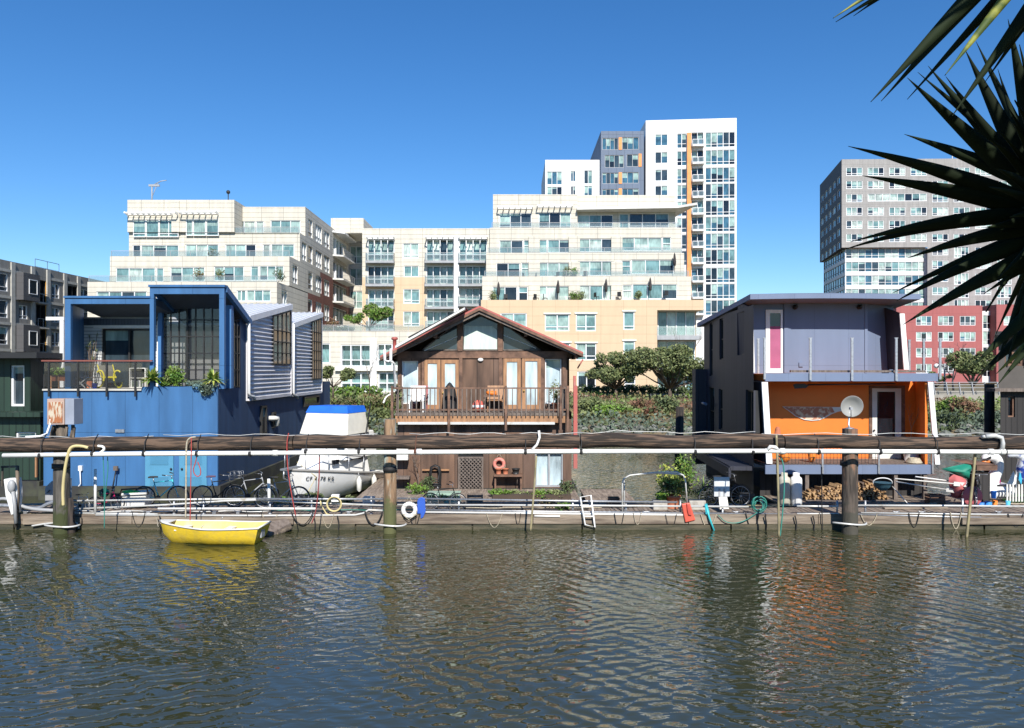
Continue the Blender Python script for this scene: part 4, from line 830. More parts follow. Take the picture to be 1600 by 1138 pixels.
# open porch (left, lower frame)
Yf, Yb_ = 27.5, 29.6; a0, a1 = K2(175, 138, Yf), K2(740, 190, Yf); wl0, wl1 = K2(212, 190, Yf).x, K2(300, 280, Yb_).x; zin = a1.z; zbk = K2(0, 277, Yb_).z
m_ = MB(); m_.box(a0.x, a1.x, Yf, Yf+.12, zin, a0.z-.07); m_.box(a0.x, wl0, Yf, Yf+.12, zd, zin); m_.box(a0.x-.03, a1.x, Yf-.05, Yf+.2, a0.z-.07, a0.z)
m_.prism([(a0.x, Yf+.12, zd), (wl0, Yf+.12, zd), (wl1, Yb_, zd), (wl1-.25, Yb_, zd)], (0, 0, zin-zd))
m_.prism([(a0.x, Yf+.2, a0.z-.12), (a1.x, Yf+.2, a0.z-.12), (a1.x, Yb_+.2, a0.z-.12), (wl1-.25, Yb_+.2, a0.z-.12)], (0, 0, .07)); m_.build('porch_frame', M['blue'], bh)
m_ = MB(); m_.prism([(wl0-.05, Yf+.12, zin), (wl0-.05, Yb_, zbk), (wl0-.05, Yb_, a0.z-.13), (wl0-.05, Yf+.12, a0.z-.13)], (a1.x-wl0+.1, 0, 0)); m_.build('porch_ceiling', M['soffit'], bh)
xr0, xr1 = K2(768, 0, Yb_).x, XRt-.35
m_ = MB(); fb2 = Fac(wl1-.1, Yb_); dr = K2(415, 352, Yb_); dr1 = K2(768, 0, Yb_); hd_ = [(dr.x-fb2.o.x, dr1.x-fb2.o.x, zd, dr.z)]
fb2.wall(m_, 0, xr0+.55-fb2.o.x, zd, zbk, hd_, .1); m_.build('back_wall', M['siding_w'], bh)
window(bh, fb2, *hd_[0], cols=2, glass=[0, 0, 0, 2, 2, 0], fm='dark_metal', bar=.07, name='sliding_door')
m_ = MB(); m_.box(dr.x-.3, dr1.x, Yb_-.03, Yb_-.003, dr.z+.02, dr.z+.22); m_.build('door_header', M['white'], bh)
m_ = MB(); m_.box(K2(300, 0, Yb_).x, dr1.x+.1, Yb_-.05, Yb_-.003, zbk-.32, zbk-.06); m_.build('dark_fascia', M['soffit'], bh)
# tall frame on the right with the gridded glass
b0_, b1_ = K2(735, 65, Yf), K2(1225, 125, Yf); zt_ = b0_.z; zi = b1_.z
m_ = MB(); m_.box(b0_.x, b1_.x, Yf-.02, Yf+.14, zi, zt_-.08); m_.box(b0_.x-.03, b1_.x+.04, Yf-.08, Yf+.25, zt_-.08, zt_); m_.box(b0_.x, K2(762, 0, Yf).x, Yf-.02, Yf+.14, zd, zi); m_.box(K2(1192, 0, Yf).x, b1_.x, Yf-.02, Yf+.14, zd, zi)
Ys = 28.6; m_.box(XRt-.02, XRt+.18, Ys-.25, Ys, zd, 7.15); m_.box(K2(790, 0, 28.9).x-.02, K2(815, 0, 28.9).x, 28.9, 29.02, zd, 7.3)
zr1 = 6.72; m_.prism([(b1_.x-.1, Yf+.14, zt_-.25), (b1_.x-.1, 30.3, zr1-.22), (b1_.x-.1, 30.3, zr1), (b1_.x-.1, Yf+.14, zt_)], (.15, 0, 0))
m_.prism([(b0_.x, Yf+.14, zt_-.25), (b0_.x, 30.3, zr1-.25), (b0_.x, 30.3, zr1-.02), (b0_.x, Yf+.14, zt_-.02)], (.15, 0, 0)); m_.build('tall_frame', M['blue'], bh)
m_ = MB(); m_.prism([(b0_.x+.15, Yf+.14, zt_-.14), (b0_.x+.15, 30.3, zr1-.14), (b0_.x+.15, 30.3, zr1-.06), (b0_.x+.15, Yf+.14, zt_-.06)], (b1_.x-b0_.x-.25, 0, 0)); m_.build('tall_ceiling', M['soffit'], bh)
# gridded glass wall + room behind (white left wall, grey ceiling, dark rear wall, its pane coloured pale as daylight)
Yg = 29.1; g0, g1 = K2(818, 186, Yg), K2(1200, 645, Yg); wf_ = MB(); nx, nz = 7, 5; xs_ = [g0.x+(g1.x-g0.x)*i/nx for i in range(nx+1)]; zs2 = [zd+.05+(g0.z-zd-.05)*i/nz for i in range(nz+1)]
for x in xs_: wf_.box(x-.022, x+.022, Yg-.03, Yg+.03, zs2[0], zs2[-1])
for z in zs2: wf_.box(xs_[0]-.03, xs_[-1]+.03, Yg-.035, Yg+.025, z-.022, z+.022)
q = wf_.build('grid_window', M['dark_metal'], bh); pn = MB(); pn.box(xs_[0], xs_[-1], Yg-.004, Yg+.004, zs2[0], zs2[-1]); pn.build('pane', M['clear'], q)
m_ = MB(); m_.box(g1.x, XRt-.02, Yg-.04, Yg+.06, zd, g0.z+.35); m_.box(g0.x-.2, g1.x, Yg-.04, Yg+.06, g0.z+.02, g0.z+.45); m_.build('window_surround', M['blue'], bh)
m_ = MB(); m_.box(g0.x-.25, g0.x-.15, Yg+.06, 33.5, zd, 6.6); m_.box(g0.x-.15, XRt-.06, Yg+.06, 33.4, 6.45, 6.52); m_.box(g0.x+.03, g0.x+.62, 29.62, 29.7, zd, 6.4); m_.build('room_wall_and_added_panel', mat('room_plaster', (.85, .86, .86), .8), bh)  # last box: white panel added near the glass to catch sun and brighten the room
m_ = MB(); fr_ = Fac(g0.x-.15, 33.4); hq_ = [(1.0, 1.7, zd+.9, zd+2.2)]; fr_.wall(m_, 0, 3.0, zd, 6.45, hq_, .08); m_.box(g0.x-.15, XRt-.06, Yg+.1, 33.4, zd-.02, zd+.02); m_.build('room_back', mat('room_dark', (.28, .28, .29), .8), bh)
m_ = MB(); m_.box(fr_.o.x+1.05, fr_.o.x+1.65, 33.5, 33.52, zd+.9, zd+2.2); m_.build('room_window', glassy('painted_daylight_pane', (.45, .6, .58)), bh)  # pale pane colour stands in for daylight beyond
m_ = MB(); m_.box(g0.x+.5, g0.x+1.7, 30.6, 31.3, zd+.72, zd+.77); m_.box(g0.x+.6, g0.x+.66, 30.9, 30.96, zd, zd+.72); m_.box(g0.x+1.5, g0.x+1.56, 30.9, 30.96, zd, zd+.72); m_.beam((g0.x+.7, 30.9, zd+.85), (g0.x+1.2, 30.9, zd+1.5), .04, .5); m_.build('desk', M['dark_metal'], bh)
# side window grid between posts
fsx = Fac(XRt, 27.5, R(90)); u0, u1 = 1.25, 2.2; wf_ = MB()
for i in range(4): u = u0+(u1-u0)*i/3; wf_.beam(fsx.p(u, zd), fsx.p(u, 7.2-.25*i), .045, .045, up=fsx.n)
for z in zs2[:-1]+[6.75]: wf_.beam(fsx.p(u0, z), fsx.p(u1, z), .04, .04)
q = wf_.build('side_window', M['dark_metal'], bh); pn = MB(); pn.face(fsx.p(u0, zd, -.02), fsx.p(u1, zd, -.02), fsx.p(u1, 6.8, -.02), fsx.p(u0, 7.2, -.02)); pn.build('pane', M['clear'], q)
m_ = MB(); m_.prism([fsx.p(2.25, zd, 0), fsx.p(2.95, zd, 0), fsx.p(2.95, 6.6, 0), fsx.p(2.25, 7.0, 0)], fsx.n*-.08); m_.build('side_panel', M['blue_side_shaded'], bh)
# corrugated bays with sawtooth roofs
def bay(Ya, Yb, za, zb, zbot, wy0, wy1, wz0):
    mb = MB(); st = .045; n = int((zb-zbot)/st); pv = None
    for i in range(n+1):
        z = zbot+i*st; off = .035*math.sin(i*math.pi/2); ys_ = Ya if z <= za else Ya+(Yb-Ya)*(z-za)/(zb-za); cur = [(XRt+.12+off, min(ys_, Yb-.001), z), (XRt+.12+off, Yb, z)]
        if pv: mb.add([*pv, *cur], [(0, 1, 3, 2)], True)
        pv = cur
    q = mb.build('corrugated_bay', M['corr'], bh)
    c = MB(); c.face((XRt+.06, Ya, zbot), (XL+.8, Ya, zbot), (XL+.8, Ya, za), (XRt+.06, Ya, za)); c.face((XRt+.06, Yb, zbot), (XL+.8, Yb, zbot), (XL+.8, Yb, zb), (XRt+.06, Yb, zb)); c.box(XRt-.1, XRt+.17, Ya, Yb, zbot-.08, zbot); c.box(XRt+.02, XRt+.185, Yb-.06, Yb+.02, zbot, zb); c.build('bay_wall', M['corr'], bh)
    r_ = MB(); r_.prism([(XRt+.22, Ya-.12, za+.0), (XRt+.22, Yb+.05, zb+.02), (XRt+.22, Yb+.05, zb+.26), (XRt+.22, Ya-.12, za+.24)], (-2.6, 0, 0))
    for i in range(9):
        x = XRt+.1-i*.3; r_.beam((x, Ya-.1, za+.26), (x, Yb+.04, zb+.28), .05, .05)
    r_.build('sawtooth_roof', M['metal_roof'], bh)
    w_ = MB(); p_ = MB(); k = 4; X0 = XRt+.2
    for i in range(k+1):
        y = wy0+(wy1-wy0)*i/k; w_.beam((X0, y, wz0), (X0, y, za+(zb-za)*(y-Ya)/(Yb-Ya)-.05), .03, .03, up=(1, 0, 0))
    for i in range(7):
        z = wz0+i*.5
        if z < za+.2: w_.beam((X0, wy0, z), (X0, wy1, z), .04, .04)
    w_.beam((X0, wy0, za+(zb-za)*(wy0-Ya)/(Yb-Ya)-.05), (X0, wy1, za+(zb-za)*(wy1-Ya)/(Yb-Ya)-.05), .05, .05)
    qq = w_.build('bay_window', M['black'], bh); p_.face((X0-.02, wy0, wz0), (X0-.02, wy1, wz0), (X0-.02, wy1, za+(zb-za)*(wy1-Ya)/(Yb-Ya)-.06), (X0-.02, wy0, za+(zb-za)*(wy0-Ya)/(Yb-Ya)-.06)); p_.build('pane', GL[4], qq)
xs2 = -XRt*FPX
def yat(px): return (XRt+.12)*FPX/(px-CPX)
bay(yat(389), yat(454), Z(503, yat(389)), Z(484, yat(454)), 3.55, yat(425), yat(452), Z(569, yat(440)))
bay(yat(457), yat(502), Z(513, yat(457)), Z(496, yat(502)), 3.5, yat(486), yat(500), Z(592, yat(494)))
for px, py0, py1 in ((386, 500, 618), (456, 511, 617)):
    Y = yat(px); x = XRt+.24; z0 = Z(py1, Y); m_ = MB(); m_.tube([(x, Y-.12, Z(py0-4, Y)), (x, Y-.12, z0+.1), (x+.02, Y, z0-.02), (x+.02, Y+.4, z0-.05), (x+.02, Y+.5, z0-.2)], .055, 8); m_.build('downspout', M['white'], bh)
m_ = MB(); m_.box(K2(145, 0, 29.8).x, K2(170, 0, 29.8).x, 29.75, 29.85, zd, K2(0, 300, 29.8).z); m_.box(K2(55, 0, 29.8).x, K2(172, 0, 29.8).x, 29.74, 29.86, K2(0, 298, 29.8).z, K2(0, 276, 29.8).z); m_.build('white_pergola', M['white'], bh)
# deck railing
m_ = MB(); Yr_ = 27.36; zr = Z(564.8, Yr_)
for px in (76.5, 122, 166.8, 211.5): m_.beam(P(px, 620, Yr_), V((X(px, Yr_), Yr_, zr)), .06, .06, up=(0, 1, 0))
m_.beam((X(69, 28.9), 28.9, zd), (X(69, 28.9), 28.9, zr), .05, .05, up=(0, 1, 0)); m_.beam((X(69, Yr_), Yr_, zr-.03), (X(236, Yr_), Yr_, zr-.03), .03, .03); m_.beam((X(69, Yr_), Yr_, zr-.03), (X(69, 28.9), 28.9, zr-.03), .03, .03); q = m_.build('railing', M['dark_metal'], bh)
m_ = MB(); m_.beam((X(66, Yr_), Yr_, zr+.02), (X(238, Yr_), Yr_, zr+.02), .08, .05); m_.beam((X(66, Yr_), Yr_, zr+.02), (X(66, Yr_), 29.4, zr+.02), .08, .05); m_.build('handrail', mat('red_brown_rail', (.22, .07, .05), .5), q)
m_ = MB(); m_.box(X(69, Yr_), X(222, Yr_), Yr_-.005, Yr_+.005, zd+.06, zr-.06); m_.build('glass_panel', M['clear'], q)

# ===== brown gabled houseboat
bn = thing('houseboat', 'brown timber houseboat with red gable roof, balcony and French doors', 'houseboat', (-1.2, 27.5, 0))
xl_, xr_ = X(638, 27.5), X(893, 27.5); zf = Z(645, 27.2)
m_ = MB(); m_.box(xl_-.6, xr_+.2, 27.3, 37.4, -.4, .42); m_.build('float', M['hull_b'], bn)
m_ = MB(); fB = Fac(xl_-.4, 27.5); Wb = xr_-xl_+.4; hb = [(X(716, 27.5)-fB.o.x, X(755, 27.5)-fB.o.x, .42, Z(708, 27.5)), (X(836, 27.5)-fB.o.x, X(880, 27.5)-fB.o.x, .45, Z(708, 27.5))]
fB.wall(m_, 0, Wb, .42, zf-.25, hb, .12); m_.face((xr_, 27.5, .42), (xr_, 37, .42), (xr_, 37, 5.2), (xr_, 28.6, 5.2), (xr_, 28.6, zf), (xr_, 27.5, zf)); m_.face((xl_-.4, 37, .42), (xl_-.4, 27.5, .42), (xl_-.4, 27.5, zf), (xl_-.4, 37, zf)); m_.face((xr_, 37, .42), (xl_-.4, 37, .42), (xl_-.4, 37, 5.2), (xr_, 37, 5.2))
m_.build('lower_wall', M['brown'], bn)
f_ = window(bn, fB, *hb[1], cols=2, fm='grey_metal', bar=.06, glass=[0, 0, 1, 0, 0, 0], name='sliding_door'); me = f_.children[0].data.copy(); f_.children[0].data = me
for i in range(len(me.materials)): me.materials[i] = M['curtain']
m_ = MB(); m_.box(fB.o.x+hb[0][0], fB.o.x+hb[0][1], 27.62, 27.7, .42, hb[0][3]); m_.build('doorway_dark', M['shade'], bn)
# lattice gate
m_ = MB(); xa, xb_, za, zc = X(717, 27.35), X(754, 27.35), Z(776, 27.35), Z(714, 27.35); Wl, Hl = xb_-xa, zc-za; stp = .135
for sgn in (1, -1):
    k = -Hl
    while k < Wl:
        pts = []
        x0, z0, x1, z1 = k, 0, k+Hl, Hl
        if x0 < 0: z0 = -x0; x0 = 0
        if x1 > Wl: z1 -= (x1-Wl); x1 = Wl
        if z1 > z0+.02:
            a, b = (xa+x0, xa+x1) if sgn > 0 else (xb_-x0, xb_-x1); m_.beam((a, 27.35+.008*sgn, za+z0), (b, 27.35+.008*sgn, za+z1), .028, .012, up=(0, 1, 0)) if False else m_.beam((a, 27.35+.008*sgn, za+z0), (b, 27.35+.008*sgn, za+z1), .012, .03)
        k += stp
for x in (xa, xb_): m_.box(x-.03, x+.03, 27.32, 27.38, za, zc)
m_.box(xa+.03, xb_-.03, 27.325, 27.375, zc-.05, zc); m_.build('lattice_gate', M['wood_grey'], bn)
# balcony
xa, xb_ = X(618, 27.2), X(884, 27.2); m_ = MB(); m_.box(xa, xb_, 27.12, 28.7, zf-.1, zf); m_.build('balcony_floor', M['wood_grey'], bn)
m_ = MB(); m_.box(xa, xb_, 27.14, 27.22, zf-.36, zf-.1); m_.build('balcony_beam', M['wood_m'], bn)
m_ = MB(); m_.box(xa+.1, xb_-.4, 27.10, 27.137, zf-.42, zf-.33); m_.build('pale_pipe', M['steel_lt'], bn)
m_ = MB(); zrail = Z(605.5, 27.15); m_.box(X(612, 27.1), X(882, 27.1), 27.02, 27.16, zrail-.05, zrail); m_.box(xa, xb_, 27.05, 27.10, zf+.08, zf+.14)
q = m_.build('balcony_rail', M['wood_d'], bn); m_ = MB(); n = 36
for i in range(n+1):
    x = xa+.12+(xb_-xa-.24)*i/n; m_.box(x-.018, x+.018, 27.03, 27.065, zf-.12, zrail-.055)
m_.build('baluster_row', M['wood_grey'], q); q = None
for px, y1 in ((613, 662), (701.5, 676), (790.5, 673), (876, 674), (887, 674)):
    m_ = MB(); m_.box(X(px-1.8, 27.0), X(px+1.8, 27.0), 26.93, 27.02, Z(y1, 27), zrail+.06); m_.build('balcony_post', M['wood_d'], bn)
m_ = MB()
for side_x in (xa, xb_-.05):
    m_.box(side_x, side_x+.06, 27.16, 28.6, zrail-.05, zrail)
    for i in range(7): y = 27.3+i*.2; m_.box(side_x+.01, side_x+.045, y-.018, y+.018, zf, zrail-.055)
m_.build('side_rail', M['wood_grey'], bn)
# upper front wall
Yu = 28.6; u0x, u1x = K6(150, 0, Yu).x, K6(1395, 0, Yu).x; fU = Fac(u0x, Yu); zbm0, zbm1 = K6(0, 470, Yu).z, K6(0, 420, Yu).z
def uu(c): return K6(c, 0, Yu).x-u0x
zl_ = zf
ow = [(uu(178), uu(298), zl_+.25, K6(0, 490, Yu).z), (uu(1232), uu(1352), zl_+.25, K6(0, 475, Yu).z)]
od = [(uu(345), uu(462), zl_+.02, K6(0, 482, Yu).z), (uu(470), uu(597), zl_+.02, K6(0, 482, Yu).z), (uu(925), uu(1052), zl_+.02, K6(0, 470, Yu).z), (uu(1062), uu(1200), zl_+.02, K6(0, 465, Yu).z)]
m_ = MB(); fU.wall(m_, 0, u1x-u0x, zl_, zbm0, ow+od, .08); m_.build('upper_wall', M['brown'], bn)
m_ = MB()
m_.box(u0x, u1x, Yu-.06, Yu-.003, zbm0, zbm1)
for c in (160, 312, 330, 612, 905, 1212, 1372): m_.box(K6(c-12, 0, Yu).x, K6(c+12, 0, Yu).x, Yu-.05, Yu-.003, zl_, zbm0)
m_.build('timber_frame', M['wood_d'], bn)
for a in ow:
    f_ = window(bn, fU, *a, cols=1, fm='frame_w', bar=.04, glass=[0, 0, 1, 0, 0, 0]); me = f_.children[0].data.copy(); me.materials[0] = M['curtain']; f_.children[0].data = me
for a in od:
    d_ = MB(); x0, x1 = u0x+a[0], u0x+a[1]; s_ = .13
    d_.box(x0, x0+s_, Yu-.045, Yu+.02, a[2], a[3]); d_.box(x1-s_, x1, Yu-.045, Yu+.02, a[2], a[3]); d_.box(x0+s_, x1-s_, Yu-.044, Yu+.019, a[3]-.14, a[3]); d_.box(x0+s_, x1-s_, Yu-.044, Yu+.019, a[2], a[2]+.2)
    q = d_.build('french_door', M['wood_m'], bn); p_ = MB(); p_.box(x0+s_, x1-s_, Yu-.01, Yu, a[2]+.2, a[3]-.14); p_.build('pane', M['curtain'], q)
for c, y in ((480, 727), (1076, 712)): m_ = MB(); m_.ball(K6(c, y, Yu-.08), .035, 8, 6); m_.build('door_knob', mat('brass%d' % c, (.5, .35, .1), .3, .8), bn)
m_ = MB(); m_.ball(K6(757, 482, Yu-.06), (.11, .05, .07), 10, 6); m_.build('porch_light', M['white'], bn)
# gable
ap = K6(750, 115, Yu); gl, gr = K6(30, 455, Yu), K6(1440, 455, Yu)
def gz(c): x = K6(c, 0, Yu).x; return zbm1+(ap.z-zbm1)*((x-u0x+.5)/(ap.x-u0x+.5) if x < ap.x else (u1x+.3-x)/(u1x+.3-ap.x))-.12
m_ = MB()
for c0, c1 in ((590, 626), (885, 920)): m_.box(K6(c0, 0, Yu).x, K6(c1, 0, Yu).x, Yu-.10, Yu-.003, zbm1, gz((c0+c1)/2)+.05)
xa1, xa2 = K6(200, 0, Yu).x, K6(1340, 0, Yu).x
m_.prism([(xa1, Yu-.05, gz(200)-.02), (ap.x, Yu-.05, ap.z-.16), (ap.x, Yu-.05, ap.z+.02), (xa1, Yu-.05, gz(200)+.14)], (0, .06, 0)); m_.prism([(ap.x, Yu-.05, ap.z-.16), (xa2, Yu-.05, gz(1340)-.02), (xa2, Yu-.05, gz(1340)+.14), (ap.x, Yu-.05, ap.z+.02)], (0, .06, 0)); m_.build('gable_frame', M['wood_d'], bn)
def poly_win(pts, m2, nm='gable_window'):
    p3 = [V((K6(c, 0, Yu).x, Yu-.02, z)) for c, z in pts]; f_ = MB()
    for a, b in zip(p3, p3[1:]+p3[:1]): f_.beam(a, b, .03, .045)
    q = f_.build(nm, M['wood_grey'], bn); g_ = MB(); g_.face(*[p+V((0, .015, 0)) for p in p3]); g_.build('pane', m2, q)
zs0 = zbm1+.05
poly_win([(330, zs0), (586, zs0), (586, gz(586))], GL[3]); poly_win([(925, zs0), (1195, zs0), (925, gz(925))], GL[3])
poly_win([(630, zs0), (882, zs0), (882, gz(882)), (750, ap.z-.2), (630, gz(630))], GL[3])
m_ = MB(); m_.face(*[V((K6(c, 0, Yu).x, Yu-.012, z)) for c, z in ((634, zs0+.03), (878, zs0+.03), (878, K6(0, 262, Yu).z), (840, K6(0, 235, Yu).z), (640, K6(0, 232, Yu).z))]); m_.build('gable_curtain', M['curtain2'], bn)
for a, b in (((345, 415), (590, 310)), ((925, 300), (1165, 398))): m_ = MB(); m_.beam(K6(*a, Yu-.03), K6(*b, Yu-.03), .03, .03); m_.build('curtain_rod', M['offwhite'], bn)
# upper side walls
m_ = MB(); m_.face((u0x, 37, zl_), (u0x, Yu, zl_), (u0x, Yu, zbm1), (u0x, 37, zbm1)); m_.face((u1x, Yu, zl_), (u1x, 37, zl_), (u1x, 37, zbm1), (u1x, Yu, zbm1)); m_.face((u0x, 37, zbm1), (u1x, 37, zbm1), (ap.x, 37, ap.z)); m_.build('upper_side_wall', M['brown'], bn)
# roof
Y0, Y1r = 27.85, 37.6; e0, e1, aa = K6(18, 452, Y0), K6(1512, 425, Y0), K6(748, 84, Y0); th = .07
m_ = MB(); m_.prism([e0, aa, aa-V((0, 0, th)), e0-V((0, 0, th))], (0, Y1r-Y0, 0)); m_.prism([aa, e1, e1-V((0, 0, th)), aa-V((0, 0, th))], (0, Y1r-Y0, 0)); rf = m_.build('roof', M['redroof'], bn)
m_ = MB(); q1, q2 = e0.lerp(aa, .03), e1.lerp(aa, .05); dn = V((0, 0, .075)); dn2 = V((0, 0, .30))
m_.prism([q1-dn, aa-dn, aa-dn2, q1-dn2+V((.1, 0, .1))], (0, .07, 0)); m_.prism([aa-dn, q2-dn, q2-dn2+V((-.1, 0, .1)), aa-dn2], (0, .07, 0)); m_.build('rake_board', M['wood_grey'], bn)
m_ = MB(); dn = V((0, .08, .08)); m_.prism([e0-dn, aa-dn, aa-dn-V((0, 0, .1)), e0-dn-V((0, 0, .1))], (0, Y1r-Y0-.3, 0)); m_.prism([aa-dn, e1-dn, e1-dn-V((0, 0, .1)), aa-dn-V((0, 0, .1))], (0, Y1r-Y0-.3, 0)); m_.build('soffit', M['wood_d'], bn)
for t in (.12, .38, .62, .88):
    for s_ in (0, 1):
        a = (e0 if s_ == 0 else e1).lerp(aa, t) - V((0, 0, .24)); 
m_ = MB()
for t in (.06, .55): 
    for e in (e0, e1): a = e.lerp(aa, t)-V((0, 0, .28)); m_.beam(a+V((0, .1, 0)), a+V((0, 2.0, 0)), .1, .14)
m_.build('purlin', M['wood_d'], bn)
a, b = K6(225, 322, 28.2)+V((0, 0, .0)), K6(650, 98, 28.2); m_ = MB(); m_.prism([a, b, b+V((0, 0, .05)), a+V((0, 0, .05))], (0, 4.5, 0)); m_.build('solar_panel', M['dark_metal'], rf)
m_ = MB(); a, b = K6(130, 395, 27.2), K6(640, 112, 27.2); m_.prism([a, b, b+V((0, 0, .08)), a+V((0, 0, .08))], (0, .5, 0)); m_.build('roof_sheet', M['offwhite'], rf)
m_ = MB(); q = K6(125, 385, 29); m_.lathe([(.07, -.3), (.07, .25), (.12, .27), (.13, .33), (.10, .36), (.02, .37)], q+V((0, 0, .0)), 12); m_.build('chimney', M['redroof'], rf)
# gutter pipes at the left corner
m_ = MB(); m_.tube([K6(52, 405, 27.1), K6(52, 485, 27.1), K6(75, 495, 27.2), K6(98, 488, 27.2), K6(98, 400, 27.2)], .05, 8); m_.tube([K6(98, 490, 27.2), K6(122, 510, 27.5), K6(128, 700, 27.5)], .045, 8); m_.build('downspout', M['white'], bn)
m_ = MB(); m_.tube([K6(1510, 480, 28.5), K6(1470, 545, 28.5)], .03, 6); m_.tube([K6(1448, 600, 28.5), K6(1448, 860, 28.5)], .05, 8); m_.box(X(896, 27.4), X(902, 27.4), 27.35, 27.47, Z(732, 27.4), Z(603, 27.4)); m_.build('red_post', M['redroof'], bn)
m_ = MB(); m_.box(X(618, 27.1), X(638, 27.1), 27.0, 27.3, Z(719, 27.1), Z(696, 27.1)); m_.build('meter_cabinet', M['offwhite'], bn, bevel=.015)
m_ = MB(); m_.box(X(617, 27.3), X(641, 27.3), 27.0, 27.4, Z(748, 27.2), Z(744.5, 27.2)); m_.build('shelf', M['wood_grey'], bn)

# ===== violet and orange houseboat
vh = thing('houseboat', 'violet and orange houseboat with upper deck posts and bright orange porch', 'houseboat', (11.5, 25, 0))
Yd, Yw = 25.0, 26.7; dl, dr_ = X(1196, Yd), X(1466, Yd); zD = Z(722, Yd)+.02; zU1, zU0 = Z(583.5, Yd), Z(596, Yd)
m_ = MB(); m_.box(dl+.6, dr_-.4, 25.9, 35, -.4, .45); m_.build('float', M['hull_b'], vh)
m_ = MB(); m_.box(dl, X(1457, Yd), Yd, Yd+.08, Z(741, Yd), Z(726.5, Yd)); m_.build('deck_fascia', M['violet'], vh)
m_ = MB(); m_.box(dl, X(1457, Yd), Yd+.08, Yw+.4, Z(728, Yd)-.05, Z(728, Yd)+.04); m_.build('lower_deck', M['wood_grey'], vh); zD = Z(728, Yd)+.04
xw0, xw1 = X(1193, Yw), X(1430, Yw); zc_ = zU0
# orange wall
fo_ = Fac(xw0, Yw); dh = [(X(1362, Yw)-xw0, X(1407, Yw)-xw0, zD, Z(607, Yw))]
m_ = MB(); fo_.wall(m_, 0, xw1-xw0, zD, zc_+.05, dh, .1); xo = xw1; m_.prism([(X(1448, Yd), Yd+.1, zD), (xw1, Yw, zD), (xw1+.08, Yw, zD), (X(1448, Yd)+.08, Yd+.1, zD)], (0, 0, zc_-zD)); m_.build('orange_wall', M['orange'], vh)
m_ = MB(); a, b, c, d = dh[0]; x0, x1 = xw0+a, xw0+b; m_.box(x0, x0+.17, Yw-.05, Yw+.03, c, d); m_.box(x1-.2, x1, Yw-.05, Yw+.03, c, d); m_.box(x0+.17, x1-.2, Yw-.049, Yw+.029, d-.12, d); m_.box(x0+.17, x1-.2, Yw-.049, Yw+.029, c, c+.28); q = m_.build('door', M['offwhite'], vh)
p_ = MB(); p_.box(x0+.17, x1-.2, Yw-.01, Yw, c+.28, d-.12); p_.build('pane', GL[4], q); p_ = MB(); p_.ball((x0+.05, Yw-.09, c+1.0), .035, 8, 6); p_.build('knob', M['dark_metal'], q)
m_ = MB(); m_.box(x0-.1, x0-.003, Yw-.04, Yw-.003, c, d+.1); m_.box(x1+.003, x1+.14, Yw-.04, Yw-.003, c, d+.1); m_.box(x0-.003, x1+.003, Yw-.04, Yw-.003, d+.005, d+.1); m_.build('door_casing', M['wood_d'], vh)
# mosaic wall piece (a half disc with a tail)
pts = [(540, 742), (575, 765), (620, 800), (670, 820), (715, 826), (760, 822), (800, 805), (835, 785), (870, 772), (905, 765), (905, 745)]; Yp = Yw-.04
m_ = MB(); m_.prism([K9(x, y, Yp) for x, y in pts], (0, .035, 0)); m_.m = 1; m_.prism([K9(*p, Yp-.004) for p in ((548, 744), (580, 764), (622, 796), (670, 815), (715, 821), (758, 817), (795, 801), (830, 780), (850, 776), (835, 746))], (0, .003, 0))
m_.build('wall_artwork', [M['offwhite'], mat('pink_mosaic', (.42, .17, .10), .7, c2=(.62, .48, .34), mix=(.47, .57), scale=7)], vh)
# upper deck and storey
m_ = MB(); m_.box(dl, dr_, Yd, Yd+.1, zU0, zU1); m_.build('upper_fascia', M['violet'], vh)
m_ = MB(); m_.box(dl+.01, dr_-.01, Yd+.1, Yw+.6, zU0+.02, zU1-.02); m_.build('upper_deck', M['orange'], vh)
m_ = MB(); m_.beam(K9(600, 532, Yd-.0)+V((0, .2, 0)), K9(1400, 533, Yd)+V((0, .2, 0)), .12, .07); m_.build('deck_rail_board', M['wood_grey'], vh)
for c, y0, y1, yy in ((706, 333, 585, Yd-.04), (953, 333, 588, Yd-.04), (1215, 333, 588, Yd-.04), (1475, 335, 580, Yd-.04), (435, 333, 580, Yd-.04), (397, 338, 545, Yd+1.3), (1378, 340, 535, Yd+1.2), (1292, 345, 530, Yd+1.7)):
    m_ = MB(); m_.beam(K9(c, y1, yy), K9(c, y0, yy), .07, .05, up=(0, 1, 0)); m_.box(K9(c, 0, yy).x-.06, K9(c, 0, yy).x+.06, yy-.02, yy+.02, K9(0, y0+4, yy).z, K9(0, y0, yy).z); m_.build('rail_post', M['steel'], vh)
Yv = 27.0; ux0, ux1 = K9(360, 0, Yv).x, K9(1240, 0, Yv).x; zR0 = K9(0, 128, Yv).z; m_ = MB(); fv = Fac(ux0, Yv)
dv = [(K9(440, 0, Yv).x-ux0, K9(540, 0, Yv).x-ux0, zU1, K9(0, 168, Yv).z)]; fv.wall(m_, 0, K9(1035, 0, Yv).x-ux0, zU1-.1, zR0+.3, dv, .08)
xk = K9(1035, 0, Yv).x; m_.face((xk, Yv, zU1-.1), (ux1, Yv+.5, zU1-.1), (ux1, Yv+.5, zR0+.3), (xk, Yv, zR0+.3)); m_.build('upper_wall', M['violet'], vh)
m_ = MB()
for c in (580, 1035): m_.box(K9(c, 0, Yv).x-.05, K9(c, 0, Yv).x+.05, Yv-.03, Yv-.003, zU1, zR0+.25)
m_.box(K9(548, 0, Yv).x, K9(572, 0, Yv).x, Yv-.06, Yv-.003, zU1, zR0+.25); m_.build('batten', M['violet'], vh)
